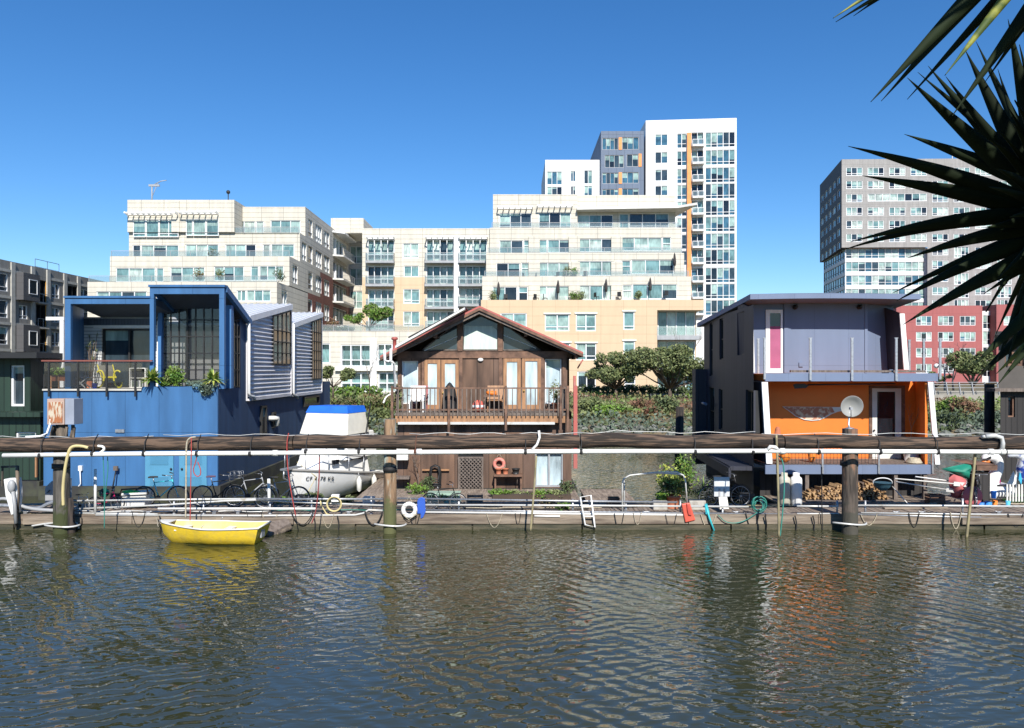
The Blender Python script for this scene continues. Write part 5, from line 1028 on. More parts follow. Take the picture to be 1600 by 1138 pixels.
a, b, c, d = dv[0]; x0, x1 = ux0+a, ux0+b; m_ = MB(); m_.box(x0, x0+.15, Yv-.04, Yv+.03, c, d); m_.box(x1-.07, x1, Yv-.04, Yv+.03, c, d); m_.box(x0+.15, x1-.07, Yv-.039, Yv+.029, d-.12, d); m_.box(x0+.15, x1-.07, Yv-.039, Yv+.029, c, c+.16); q = m_.build('upper_door', M['white'], vh)
p_ = MB(); p_.box(x0+.15, x1-.07, Yv, Yv+.01, c+.16, d-.12); p_.build('pane', GL[4], q); p_ = MB(); p_.box(x0+.15, x1-.07, Yv-.012, Yv-.004, c+.16, K9(0, 266, Yv).z); p_.build('curtain', mat('pink_curtain', (.36, .10, .19), .8), q)
m_ = MB(); m_.box(K9(637, 0, Yv).x, K9(661, 0, Yv).x, Yv-.05, Yv-.003, K9(0, 505, Yv).z, K9(0, 480, Yv).z); m_.build('vent_box', M['violet'], vh)
for c in (625, 1008): m_ = MB(); m_.lathe([(.03, 0), (.07, .04), (.09, .16)], K9(c, 150, Yv-.18), 10, 'y'); m_.beam(K9(c, 140, Yv-.1), K9(c, 140, Yv), .05); m_.build('spotlight', M['dark_metal'], vh)
# side fins with white edges
for (ct, yt, cb, yb, Y, wd) in ((343, 150, 356, 540, 26.0, .13), (1236, 190, 1262, 522, 26.2, .17)):
    a, b = K9(ct, yt, Y), K9(cb, yb, Y); m_ = MB(); m_.prism([a, a+V((wd, 0, 0)), b+V((wd, 0, 0)), b], (0, .05, 0)); m_.build('white_edge', M['white'], vh)
    m_ = MB(); m_.prism([a+V((.02, .05, 0)), b+V((.02, .05, 0)), b+V((.02, Yv-Y+.4, 0)), a+V((.02, Yv-Y+.4, .3))], (.09, 0, 0)); m_.build('side_fin', M['violet_shaded'], vh)
for (ct, yt, cb, yb, Y, wd) in ((418, 596, 446, 1080, 24.95, .2), (1404, 596, 1447, 1085, 24.95, .16)):
    a, b = K9(ct, yt, Y), K9(cb, yb, Y); m_ = MB(); m_.prism([a, a+V((wd, 0, 0)), b+V((wd, 0, 0)), b], (0, .06, 0)); m_.build('white_edge', M['white'], vh)
    if ct < 1000: m_ = MB(); m_.prism([a+V((.03, .06, 0)), b+V((.03, .06, 0)), b+V((.03, Yw-Y, 0)), a+V((.03, Yw-Y, 0))], (.1, 0, 0)); m_.build('side_fin', M['violet_shaded'], vh)
# left flank: recedes; narrow windows
fL = Fac(X(1100, 33.5), 33.5, math.atan2(25.3-33.5, X(1172, 25.6)-X(1100, 33.5))); LL = 8.3; 
fl_front = fL.p(LL, 0); m_ = MB()
def fz(px, py): return fL.z(px, py)
sw_ = [(1108.5, 505, 1113.5, 588, 1), (1124, 498, 1130, 562, 1), (1107, 605, 1116, 680, 1), (1123, 608, 1129, 672, 1), (1165, 610, 1181, 676, 2), (1152, 488, 1163, 555, 1)]
hs_ = [fL.rect(*q[:4]) for q in sw_]; hs_ = [(min(h[0], LL-.1), min(h[1], LL-.02), h[2], h[3]) for h in hs_]
fL.wall(m_, 0, LL, .6, 6.9, hs_, .12); m_.face(fL.p(0, .6, -6.5), fL.p(0, .6), fL.p(0, 6.9), fL.p(0, 6.9, -6.5)); m_.build('side_wall', M['violet_shaded'], vh)
for q, h in zip(sw_, hs_):
    if h[1]-h[0] > .1: window(vh, fL, *h, cols=q[4], glass=[0, 0, 0, 2, 3, 0], fm='dark_metal', bar=.05, low=.5 if q[4] == 1 else 0)
m_ = MB(); m_.prism([fL.p(.2, 1.35, .002), fL.p(LL-.1, 1.35, .002), fL.p(LL-.1, 1.35, .75), fL.p(.2, 1.35, .75)], (0, 0, .14)); m_.prism([fL.p(2.5, 1.1, .72), fL.p(LL-.1, 1.1, .72), fL.p(LL-.1, 1.1, .8), fL.p(2.5, 1.1, .8)], (0, 0, .34)); m_.build('side_walkway', M['violet_shaded'], vh)
m_ = MB(); m_.tube([fL.p(1.2, 3.3, .3), fL.p(2.2, 3.3, .35)], .06, 8); m_.build('blue_pipe', mat('grey_blue', (.12, .17, .25), .5), vh)
m_ = MB(); m_.box(fL.p(0, 0).x-.5, fL.p(0, 0).x+.6, 33.0, 33.6, .6, 4.75); m_.build('rear_porch', M['violet_shaded'], vh)
# roof: gently arched slab, dark eave
def roof_front(t): return K9(350+1010*t, 116-6*math.sin(math.pi*min(1, t*1.05)), 25.75)
n = 14; top = [roof_front(i/n)+V((0, 0, .24-.0*i)) for i in range(n+1)]; bot = [roof_front(i/n)+V((0, 0, .06)) for i in range(n+1)]
m_ = MB(); bx = fL.p(-.2, 0, .2); bx1 = V((ux1+1.0, 34, 6.9))
m_.add(bot+top, [(i, i+1, n+2+i, n+1+i) for i in range(n)])
bk_ = [V((bx.x+(bx1.x-bx.x)*i/n, 34, 6.82+.1*math.sin(math.pi*i/n))) for i in range(n+1)]
m_.add(top+bk_, [(i, i+1, n+2+i, n+1+i) for i in range(n)], True); lo = [b+V((0, 0, -.18)) for b in bk_]; m_.add(bot+lo, [(i+1, i, n+1+i, n+2+i) for i in range(n)], True)
m_.face(top[0], bk_[0], lo[0], bot[0]); m_.face(bot[-1], lo[-1], bk_[-1], top[-1]); m_.build('roof', M['violet'], vh)
# supports under the deck, dark back
for px in (1260.5, 1399, 1445): m_ = MB(); m_.beam((X(px, 25.1), 25.12, .3), (X(px, 25.1), 25.12, Z(741, Yd)), .12, .12, up=(0, 1, 0)); m_.build('deck_support', M['wood_grey'], vh)
m_ = MB(); m_.box(dl+.1, X(1440, 25.9), 25.85, 25.9, .1, Z(741, Yd)); m_.build('under_deck_wall', M['dark_h'], vh)
# mesh railing along the lower deck
m_ = MB(); z0, z1 = Z(728, Yd)+.06, Z(706, Yd)+.15
for px in (1215, 1285, 1373, 1457): m_.beam(P(px, 740 if px > 1220 else 738, Yd-.03), V((X(px, Yd-.03), Yd-.03, z1)), .06, .05, up=(0, 1, 0))
qq = m_.build('mesh_rail', M['steel'], vh); m_ = MB(); xa, xb_ = X(1215, Yd), X(1373, Yd)
for i in range(30): x = xa+(xb_-xa)*i/29; m_.box(x-.005, x+.005, Yd-.03, Yd-.022, z0, z1)
for i in range(6): z = z0+(z1-z0)*i/5; m_.box(xa, xb_, Yd-.034, Yd-.026, z-.005, z+.005)
m_.build('wire_mesh', M['dark_metal'], qq)

# ===== dark green cabin at the left edge
gh = thing('houseboat', 'dark green board cabin with a tall white-framed window at the left edge', 'houseboat', (-22, 29, 0))
xg1 = X(48, 29); fgc = Fac(-26, 29); m_ = MB(); wq = fgc.rect(16, 571, 38, 635); wlow = (X(24, 28.4)+26, X(56, 28.4)+26, Z(692, 28.4), Z(675, 28.4)); fgc.wall(m_, 0, xg1+26, Z(640, 29)-.1, Z(556, 29), [wq], .12)
m_.face((xg1, 29, 3.1), (xg1, 38, 3.1), (xg1, 38, 5.3), (xg1, 29, 5.3)); m_.build('upper_wall', M['green_h'], gh); f_ = window(gh, fgc, *wq, cols=1, bar=.08, glass=[0, 0, 0, 2, 2, 0])
fg2 = Fac(-26, 28.4); xg2 = X(63, 28.4); m_ = MB(); fg2.wall(m_, 0, xg2+26, Z(750, 28.4), Z(651, 28.4), [wlow], .12); m_.face((xg2, 28.4, .5), (xg2, 38, .5), (xg2, 38, 3.0), (xg2, 28.4, 3.0)); m_.build('lower_wall', M['green_h'], gh); window(gh, fg2, *wlow, cols=1, bar=.06, glass=[1, 0, 0, 1, 0, 0])
m_ = MB(); m_.box(-26, X(70, 28.6), 28.1, 38, Z(560, 28.5), Z(551, 28.5)); m_.build('roof', M['dark_metal'], gh); m_ = MB(); m_.box(-26, X(68, 28.2), 28.0, 29, Z(651, 28.3), Z(644, 28.3)); m_.build('ledge', M['green_h'], gh)
m_ = MB(); m_.box(-26, X(64, 28.3), 28.2, 37, -.4, .55); m_.build('float', M['hull_b'], gh)
m_ = MB(); m_.box(X(54.5, 28.2), X(57, 28.2), 28.2, 28.28, Z(746, 28.2), Z(706, 28.2)); m_.build('pale_corner_board', M['wood_m'], gh)

# ===== dark wooden cabin at the right edge
dh_ = thing('houseboat', 'dark weathered wooden cabin behind the palm-like leaves at the right edge', 'houseboat', (21, 29, 0))
xd = X(1563, 29); fd = Fac(xd, 29); m_ = MB(); w1 = fd.rect(1575, 619, 1586, 652); fd.wall(m_, 0, 4, .5, Z(609, 29), [w1], .1); m_.face((xd*1.2, 34.8, .5), (xd, 29, .5), (xd, 29, 3.95), (xd*1.2, 34.8, 3.95)); m_.build('lower_wall', M['dark_h'], dh_); window(dh_, fd, *w1, cols=1, fm='wood_d', glass=[0, 0, 0, 1, 4, 0], bar=.05)
m_ = MB(); fd2 = Fac(X(1560, 29.2), 29.2); w2 = fd2.rect(1570, 545, 1600, 572); fd2.wall(m_, 0, 4, Z(612, 29), Z(525, 29), [w2], .1); m_.build('upper_wall', mat('grey_brown_plywood', (.09, .08, .07), .8), dh_); window(dh_, fd2, *w2, cols=2, fm='wood_d', glass=[1, 0, 0, 2, 1, 0])
m_ = MB(); m_.box(X(1555, 28.7), 24, 28.7, 29.3, Z(612, 28.9), Z(607, 28.9)); m_.build('ledge', M['wood_grey'], dh_); m_ = MB(); m_.prism([(xd-.1, 28.8, -.4), (26, 28.8, -.4), (26, 35, -.4), (xd*1.2, 35, -.4)], (0, 0, .9)); m_.build('float', M['hull_b'], dh_); m_ = MB(); m_.prism([(X(1553, 28.6), 28.5, Z(525, 29)), (26, 28.5, Z(525, 29)), (26, 35, Z(525, 29)), (X(1553, 35), 35, Z(525, 29))], (0, 0, .15)); m_.build('roof', M['dark_metal'], dh_)

# ===== cabin cruiser
bt = thing('motorboat', 'white cabin motorboat with a bright blue canvas top moored between blue and brown houses', 'boat', (-7.2, 29, 0))
bow = V((X(452, 26.2), 26.2, 0)); ax = V((.33, .944, 0)).normalized(); nr = V((ax.y, -ax.x, 0)); Lb = 5.7
def hullp(t, side, lev):       # lev 0 keel .. 1 gunwale
    k = min(1, (t/.42))**.55 if t > 0 else 0; half = 1.27*k*(1-.12*max(0, t-.6)); zz = {0: -.25, 1: .12, 2: .80-.42*t, 3: 1.24-.70*min(1, t*1.15)}[lev]; wd = {0: .05, 1: .74, 2: .93, 3: 1.0}[lev]
    rake = {0: .75, 1: .42, 2: .12, 3: 0}[lev]*(1-t); return bow+ax*(t*Lb+rake)+nr*side*half*wd+V((0, 0, zz))
m_ = MB(); n = 16
for s_ in (-1, 1):
    vs_ = [hullp((i/n)**1.3, s_, l) for i in range(n+1) for l in range(4)]; m_.add(vs_, [(i*4+l, (i+1)*4+l, (i+1)*4+l+1, i*4+l+1) for i in range(n) for l in range(3)], True)
m_.face(*[hullp(1, -1, l) for l in range(4)], *[hullp(1, 1, l) for l in (3, 2, 1, 0)]); m_.build('hull', mat('boat_white', (.82, .82, .80), .35, c2=(.68, .66, .60), mix=(.5, .8), scale=1.2), bt)
m_ = MB(); ds = [hullp((i/n)**1.3, 1, 3)-V((0, 0, .05)) for i in range(n+1)]; ds2 = [hullp((i/n)**1.3, -1, 3)-V((0, 0, .05)) for i in range(n+1)]; m_.add(ds+ds2, [(i, i+1, n+2+i, n+1+i) for i in range(n)]); m_.build('deck', M['offwhite'], bt)
m_ = MB()
for s_ in (-1, 1): m_.tube([hullp((i/n)**1.3, s_, 3)+V((0, 0, .02)) for i in range(n+1)], .05, 6); 
m_.build('gunwale', mat('rub_rail', (.30, .29, .27), .6), bt)
m_ = MB()
for s_ in (-1, 1): m_.tube([hullp((i/n)**1.3, s_, 2)+nr*s_*.02+V((0, 0, .25)) for i in range(n+1)], .025, 5)
m_.build('moulding', M['white'], bt)
def frus(name, t0, t1, hw0, hw1, z0, z1, sl, m2, tw=.85, parent=bt, back=.1):
    m_ = MB(); a0_ = bow+ax*t0; a1_ = bow+ax*t1; v = [a0_-nr*hw0, a0_+nr*hw0, a1_+nr*hw1, a1_-nr*hw1]; b = [x+V((0, 0, z0)) for x in v]; t0b, t1b = bow+ax*(t0+sl), bow+ax*(t1-back)
    t = [t0b-nr*hw0*tw, t0b+nr*hw0*tw, t1b+nr*hw1*tw, t1b-nr*hw1*tw]; t = [x+V((0, 0, z1)) for x in t]; m_.add(b+t, [(0, 1, 5, 4), (1, 2, 6, 5), (2, 3, 7, 6), (3, 0, 4, 7), (4, 5, 6, 7)]); return m_.build(name, m2, parent, bevel=.04)
frus('fore_cabin', .8, 3.8, .55, 1.0, .75, 1.85, .7, M['white'])
cb_ = frus('cabin', 2.0, 4.3, 1.02, 1.03, 1.4, 2.35, .35, M['white'], .9)
m_ = MB()
for s_, t0, t1 in ((1, 2.7, 3.3), (1, 3.4, 4.0), (-1, 2.7, 3.4)):
    f = 1.16; a, b = bow+ax*t0+nr*s_*.985, bow+ax*t1+nr*s_*.985; m_.prism([a+V((0, 0, 1.75)), b+V((0, 0, 1.75)), b+V((0, 0, 2.18))-nr*s_*.06, a+ax*.12+V((0, 0, 2.18))-nr*s_*.06], nr*s_*.03)
for k in (-1, 0, 1): a = bow+ax*2.13+nr*k*.62; m_.prism([a-nr*.27+V((0, 0, 1.78)), a+nr*.27+V((0, 0, 1.78)), a+nr*.27+ax*.17+V((0, 0, 2.22)), a-nr*.27+ax*.17+V((0, 0, 2.22))], ax*-.04)
m_.build('cabin_window', GL[3], cb_)
q = frus('canvas_enclosure', 2.05, 3.7, 1.03, 1.03, 2.32, 3.12, .28, mat('cream_canvas', (.72, .70, .62), .7), .88)
m_ = MB(); a0_ = bow+ax*2.3; a1_ = bow+ax*3.65; hw = .92
m_.add([a0_-nr*hw+V((0, 0, 3.10)), a0_+nr*hw+V((0, 0, 3.10)), a1_+nr*hw+V((0, 0, 3.10)), a1_-nr*hw+V((0, 0, 3.10)), a0_+ax*.12-nr*.82+V((0, 0, 3.36)), a0_+ax*.12+nr*.82+V((0, 0, 3.36)), a1_+nr*.82+V((0, 0, 3.34)), a1_-nr*.82+V((0, 0, 3.34))], [(0, 1, 5, 4), (1, 2, 6, 5), (2, 3, 7, 6), (3, 0, 4, 7), (4, 5, 6, 7)])
m_.build('canvas_top', mat('royal_blue_canvas', (.01, .13, .62), .7), bt)
m_ = MB(); a = bow+ax*4.0+nr*.9; m_.tube([a+V((0, 0, 3.4)), bow+ax*3.3+nr*1.08+V((0, 0, 2.2)), bow+ax*3.1+nr*1.1+V((0, 0, 1.0))], .03, 6); m_.build('canopy_strut', M['dark_metal'], bt)
m_ = MB(); r1 = [hullp(t, s_, 3)+V((0, 0, .62)) for s_, t in ((-1, .5), (-1, .2), (-1, .06), (1, .0), (1, .06), (1, .2), (1, .5))]; m_.tube(r1, .022, 6)
for s_, t in ((-1, .5), (-1, .2), (-1, .06), (1, .06), (1, .2), (1, .35), (1, .5)): b = hullp(t, s_, 3); m_.tube([b, b+V((0, 0, .62))], .018, 6)
m_.build('bow_rail', M['steel'], bt)
m_ = MB(); m_.beam(bow-ax*.35+V((0, 0, 1.3)), bow+ax*.6+V((0, 0, 1.3)), .25, .06); m_.tube([bow-ax*.3+V((0, 0, 1.28)), bow-ax*.32+V((0, 0, 1.0)), bow-ax*.1+V((0, 0, .9))], .03, 6); m_.build('anchor_pulpit', M['steel'], bt)
m_ = MB(); m_.tube([bow+ax*1.5+nr*.5+V((0, 0, 1.9)), bow+ax*1.55+nr*.5+V((0, 0, 1.96)), bow+ax*2.2+nr*.62+V((0, 0, 2.0)), bow+ax*2.25+nr*.62+V((0, 0, 1.9))], .018, 6); m_.build('grab_rail', M['steel'], bt)
for t_, z_ in ((1.55, 1.35), (2.35, 1.4), (3.1, 1.4)): m_ = MB(); a = bow+ax*t_+nr*(.70+.12*(t_-1.5)); m_.prism([a+V((0, 0, z_-.07)), a+ax*.32+nr*.05+V((0, 0, z_-.07)), a+ax*.32+nr*.05+V((0, 0, z_+.09)), a+V((0, 0, z_+.09))], nr*.06); m_.build('side_window', GL[4], bt)
m_ = MB(); a = bow+ax*2.25-nr*.25+V((0, 0, 2.45)); m_.tube([a, a+ax*.08+V((0, 0, .35))], .02, 6); m_.ball(a+ax*.08+V((0, 0, .38)), .05, 8, 6); m_.build('searchlight', M['steel'], bt)
for t_ in (.42, .62): m_ = MB(); a = hullp(t_, 1, 2)+nr*.12; m_.lathe([(.02, -.28), (.09, -.22), (.10, .15), (.05, .24), (.02, .3)], a-V((0, 0, .15)), 12); m_.tube([a+V((0, 0, .12)), hullp(t_, 1, 3)+nr*.04], .01, 5); m_.build('fender', M['offwhite'], bt)
m_ = MB(); m_.tube([hullp(.02, 1, 3)+V((0, 0, .3)), hullp(.1, 1, 2)+nr*.1+V((0, 0, .2)), P(478, 775, 24.6)], .012, 5); m_.build('mooring_line', M['hose_y'], bt)
cu = bpy.data.curves.new('lettering', 'FONT'); cu.body = 'CF 4178 KR'; cu.size = .2; cu.extrude = .004; cu.space_character = 1.15; to = bpy.data.objects.new('lettering', cu); COL.objects.link(to)
dg_ = bpy.context.evaluated_depsgraph_get(); me = bpy.data.meshes.new_from_object(to.evaluated_get(dg_)); bpy.data.objects.remove(to); me.materials.clear(); me.materials.append(M['dark_metal'])
t_a, t_b = hullp(.055, 1, 2), hullp(.20, 1, 2); ta2 = (hullp(.055, 1, 3)+t_a)/2; tb2 = (hullp(.2, 1, 3)+t_b)/2; dx_ = (tb2-ta2).normalized(); up_ = (hullp(.12, 1, 3)-hullp(.12, 1, 2)).normalized(); nn = dx_.cross(up_).normalized(); up_ = nn.cross(dx_)
lo_ = bpy.data.objects.new('lettering', me); COL.objects.link(lo_); lo_.parent = bt; mt = Matrix((dx_, up_, nn)).transposed().to_4x4(); mt.translation = ta2+nn*.05-up_*.12-WL[bt.name]; lo_.matrix_basis = mt
# ---------------------------------------------------------------- dock, piles, pipes
YD = 22.4; ZD = .42
dk = thing('dock', 'long weathered timber dock crossing the whole creek in front of the houseboats', 'dock', (0, YD, 0))
m_ = MB(); r_ = random.Random(3)
def planks(x0, x1, y0, y1, w_=.145, along='y'):
    a = x0 if along == 'y' else y0
    while a < (x1 if along == 'y' else y1):
        dz = r_.uniform(-.008, .008); e = r_.uniform(-.03, .03)
        if along == 'y': m_.box(a, min(a+w_-.012, x1), y0, y1+e, ZD-.05, ZD+dz)
        else: m_.box(x0, x1+e, a, min(a+w_-.012, y1), ZD-.05, ZD+dz)
        a += w_
planks(-19, 19, YD+.09, 24.35); planks(-4.35, 2.25, 24.4, 27.25, .145, 'x'); planks(-5.25, -4.4, 24.4, 30.5, .145, 'x'); planks(2.45, 4.05, 24.4, 27.3, .145, 'x'); planks(8.6, 19, 24.4, 25.9, .145)
m_.build('deck', M['dock'], dk)
m_ = MB(); x = -19
while x < 19:
    l = r_.uniform(3.4, 5.2); m_.box(x, min(x+l-.02, 19), YD+r_.uniform(-.01, .01), YD+.085, .16, ZD+.02+r_.uniform(-.015, .01)); x += l
m_.build('fascia', M['fascia'], dk)
m_ = MB(); x = -19
while x < 19: l = r_.uniform(2.2, 4.5); m_.box(x, min(x+l-.05, 19), YD-.05+r_.uniform(-.02, .02), YD+.0, .0, .15+r_.uniform(-.02, .01)); x += l
m_.box(-19, 19, YD+.1, YD+.4, -.3, .36); m_.build('waterline_beam', mat('wet_timber', (.10, .085, .05), .6, c2=(.045, .045, .025), mix=(.4, .6), scale=2, bump=.7, stretch=(.6, 4, 6)), dk)
m_ = MB(); m_.box(-19, 19, 23.9, 24.3, -.3, .36); m_.box(-4.3, 2.2, 24.45, 27.2, -.3, .36); m_.box(2.5, 4.0, 24.45, 27.25, -.3, .36); m_.box(-5.2, -4.45, 24.5, 30.4, -.3, .36); m_.box(8.7, 19, 24.45, 25.85, -.3, .36); m_.build('float', M['hull_b'], dk)
for (px0, px1) in ((40, 130), (1500, 1610), (340, 460)):
    m_ = MB(); m_.box(X(px0, YD), X(px1, YD), YD-.13, YD-.055, .17, .36); m_.build('patch_board', M['fascia'], dk)

def pile(px, Y, w_, ytop, label, m2, moss=False):
    t = thing('dock_pile', label, 'pile', (X(px, Y), Y, 0), 'timber piles of the dock'); zt = Z(ytop, Y); r0 = w_/2; m_ = MB(); k = 18; n = 20; vs = []
    for i in range(k+1):
        z = -1.2+(zt+1.2)*i/k
        for j in range(n):
            a = 6.2832*j/n; rr = r0*(1.06-.1*i/k)*(1+.07*noise(V((math.cos(a)*2, math.sin(a)*2, z*.5+px)))+.03*noise(V((math.cos(a)*9, math.sin(a)*9, z*.4)))); vs.append((X(px, Y)+math.cos(a)*rr, Y+math.sin(a)*rr, z))
    m_.add(vs, [(i*n+j, i*n+(j+1) % n, (i+1)*n+(j+1) % n, (i+1)*n+j) for i in range(k) for j in range(n)], True); m_.add(vs[-n:], [tuple(range(n))]); m_.build('shaft', m2, t)
    return t, X(px, Y), zt
def pile_mat(name, top, mid, low, wz=(.5, 1.5)):
    m = mat(name, mid, .85, c2=tuple(q*.35 for q in mid), mix=(.42, .62), scale=1.5, bump=1.0, bscale=8, stretch=(7, 7, .7)); N = m.node_tree.nodes; L = m.node_tree.links; b = N['Principled BSDF']; src = b.inputs['Base Color'].links[0].from_socket
    g = N.new('ShaderNodeNewGeometry'); sp = N.new('ShaderNodeSeparateXYZ'); L.new(g.outputs[0], sp.inputs[0]); nn = N.new('ShaderNodeTexNoise'); nn.inputs['Scale'].default_value = 4; L.new(g.outputs[0], nn.inputs['Vector'])
    h = math_node(N, L, 'ADD', sp.outputs[2], math_node(N, L, 'MULTIPLY', math_node(N, L, 'SUBTRACT', nn.outputs[0], .5), 1.6))
    for (z0, z1, c) in ((wz[0]-.15, wz[0]+.15, low),):
        mr = N.new('ShaderNodeMapRange'); mr.inputs['From Min'].default_value = z0; mr.inputs['From Max'].default_value = z1; L.new(h, mr.inputs[0]); mx = N.new('ShaderNodeMix'); mx.data_type = 'RGBA'; L.new(mr.outputs[0], mx.inputs['Factor']); mx.inputs[6].default_value = (*c, 1); L.new(src, mx.inputs[7]); src = mx.outputs[2]
    if top:
        n3 = N.new('ShaderNodeTexNoise'); n3.inputs['Scale'].default_value = 3.2; n3.inputs['Detail'].default_value = 4; mp = N.new('ShaderNodeMapping'); mp.inputs['Scale'].default_value = (2, 2, .45); L.new(g.outputs[0], mp.inputs[0]); L.new(mp.outputs[0], n3.inputs['Vector'])
        f = N.new('ShaderNodeMapRange'); f.inputs['From Min'].default_value = .5; f.inputs['From Max'].default_value = .6; L.new(n3.outputs[0], f.inputs[0]); mz = N.new('ShaderNodeMapRange'); mz.inputs['From Min'].default_value = wz[1]-.2; mz.inputs['From Max'].default_value = wz[1]+.2; L.new(h, mz.inputs[0])
        mx = N.new('ShaderNodeMix'); mx.data_type = 'RGBA'; L.new(math_node(N, L, 'MULTIPLY', f.outputs[0], mz.outputs[0]), mx.inputs['Factor']); L.new(src, mx.inputs[6]); mx.inputs[7].default_value = (*top, 1); src = mx.outputs[2]
    L.new(src, b.inputs['Base Color']); return m
p1, px1_, z1_ = pile(97, 21.95, .44, 683, 'dark crooked dock pile with mossy foot under the rusty cabinet', pile_mat('pile_left', None, (.11, .10, .085), (.05, .06, .02), (.75, 3)))
m_ = MB(); m_.tube([(px1_+.30, 21.95, -.6), (px1_+.18, 22.0, 1.0)], [.14, .10], 10); m_.build('leaning_stub', M['pile_black'], p1)
p2, px2_, z2_ = pile(609.5, 21.95, .37, 655, 'dock pile with peeling orange and green stain and black strap', pile_mat('pile_mid', (.40, .46, .40), (.33, .21, .12), (.11, .115, .045), (1.0, 1.2)))
p3, px3_, z3_ = pile(1328, 21.85, .43, 670, 'dark brown dock pile carrying the satellite dish', pile_mat('pile_right', (.24, .13, .08), (.12, .095, .075), (.07, .065, .05), (.8, 1.5)))
for t, x, z, r0 in ((p1, px1_, 1.95, .225), (p2, px2_, 1.86, .185), (p3, px3_, 2.02, .235)): m_ = MB(); m_.lathe([(r0*.9, -.07), (r0*1.06, -.07), (r0*1.06, .07), (r0*.9, .07)], (x, 21.9, z), 20); m_.build('strap', M['black'], t)
for t, x, Y, z, r0 in ((p1, px1_, 21.95, .22, .38), (p2, px2_, 21.95, .24, .34), (p3, px3_, 21.85, .30, .36)):
    m_ = MB(); m_.tube([V((x+(r0+.12)*math.cos(a), Y+.05+r0*.8*math.sin(a), z+.02*math.sin(a*2))) for a in [math.pi+math.pi*i/14 for i in range(15)]], .028, 8); m_.build('mooring_hoop', M['steel_lt'], t)
# cabinet on its post behind the left pile
cb = thing('meter_cabinet', 'rusty and grey metal cabinet on a crumbling post above the log beam', 'cabinet', P(100, 700, 22.5)); Yc = 22.5
m_ = MB(); m_.box(X(107, Yc), X(121, Yc), Yc-.18, Yc+.3, Z(663, Yc), Z(623, Yc)); m_.build('grey_box', mat('grey_blue_metal', (.27, .30, .36), .5), cb, bevel=.01)
m_ = MB(); m_.box(X(80, Yc), X(106.6, Yc), Yc-.2, Yc+.3, Z(663, Yc), Z(623, Yc)); q = m_.build('rusty_box', mat('rust_frame', (.42, .30, .24), .7), cb, bevel=.01)
m_ = MB(); m_.box(X(83, Yc), X(104, Yc), Yc-.225, Yc-.203, Z(660, Yc), Z(628, Yc)); m_.build('door', mat('rusted_white_paint', (.52, .45, .34), .7, c2=(.34, .12, .045), mix=(.44, .56), scale=3.5, stretch=(5, 5, 1.2)), q)
m_ = MB(); m_.tube([(X(97, Yc), Yc+.05, .3), (X(97, Yc), Yc+.05, Z(663, Yc))], .13, 10); m_.build('post', M['pile'], cb)
m_ = MB()
for i in range(14): a = P(82+r_.random()*36, 664+r_.random()*4, Yc+r_.uniform(-.1, .2)); m_.beam(a, a+V((r_.uniform(-.2, .2), 0, -.3-.25*r_.random())), .07, .05)
m_.build('broken_planks', M['pile'], cb)
m_ = MB(); m_.tube([P(79, 655, 22.3), P(78, 664, 22.3), P(73, 678, 22.0), P(62, 682, 21.7), P(40, 683, 21.6)], .03, 8); tag(m_.build('conduit', M['pvc'], loc=P(70, 670, 22)), 'white conduit bending from the rusty cabinet onto the log', 'conduit')

# log beams
YB = 21.5
def logm(px0, px1, y0, y1, r0, label, seed):
    m_ = MB(); n = 18; k = 40; a, b = P(px0, y0, YB), P(px1, y1, YB); vs = []
    for i in range(k+1):
        t = i/k; c = a.lerp(b, t)+V((0, .05*noise(V((t*4, seed, 0))), .06*noise(V((t*3, seed, 5)))))
        for j in range(n):
            g = 6.2832*j/n; rr = r0*(1+.09*noise(V((t*5*(px1-px0)/400, g*.9, seed)))+.07*noise(V((t*2*(px1-px0)/400, g*3, seed+9)))); vs.append((c.x, c.y+math.cos(g)*rr, c.z+math.sin(g)*rr))
    m_.add(vs, [(i*n+j, (i+1)*n+j, (i+1)*n+(j+1) % n, i*n+(j+1) % n) for i in range(k) for j in range(n)], True); m_.add(vs[:n], [tuple(range(n))]); m_.add(vs[-n:], [tuple(range(n))[::-1]])
    return tag(m_.build('log_beam', M['log'], loc=(a+b)/2), label, 'log beam', 'log beams strapped along the piles')
logm(-60, 459, 696.5, 692, .2, 'dark brown log beam crossing in front of the blue houseboat', 1)
logm(461, 905, 691.0, 690, .195, 'dark brown log beam crossing in front of the brown gabled house', 2)
logm(907, 1222, 689.5, 690, .205, 'greyish log beam between brown house and violet houseboat', 3)
logm(1224, 1660, 691.5, 693.0, .195, 'greyish log beam crossing in front of the orange porch', 4)
m_ = MB(); 
for (a, b, yo) in ((-60, 240, 683), (255, 590, 679.5), (640, 905, 677.5), (905, 1180, 676), (1190, 1660, 678)):
    n = 14; m_.tube([P(a+(b-a)*i/n, yo+1.5*math.sin(i*1.7)+(-2.5 if a > 800 and b < 1300 and i in (3, 4, 5) else 0), YB-.02) for i in range(n+1)], .009, 5)
tag(m_.build('cable', M['steel_lt'], loc=P(800, 678, YB)), 'thin pale cable running along the top of the log beams', 'cable')
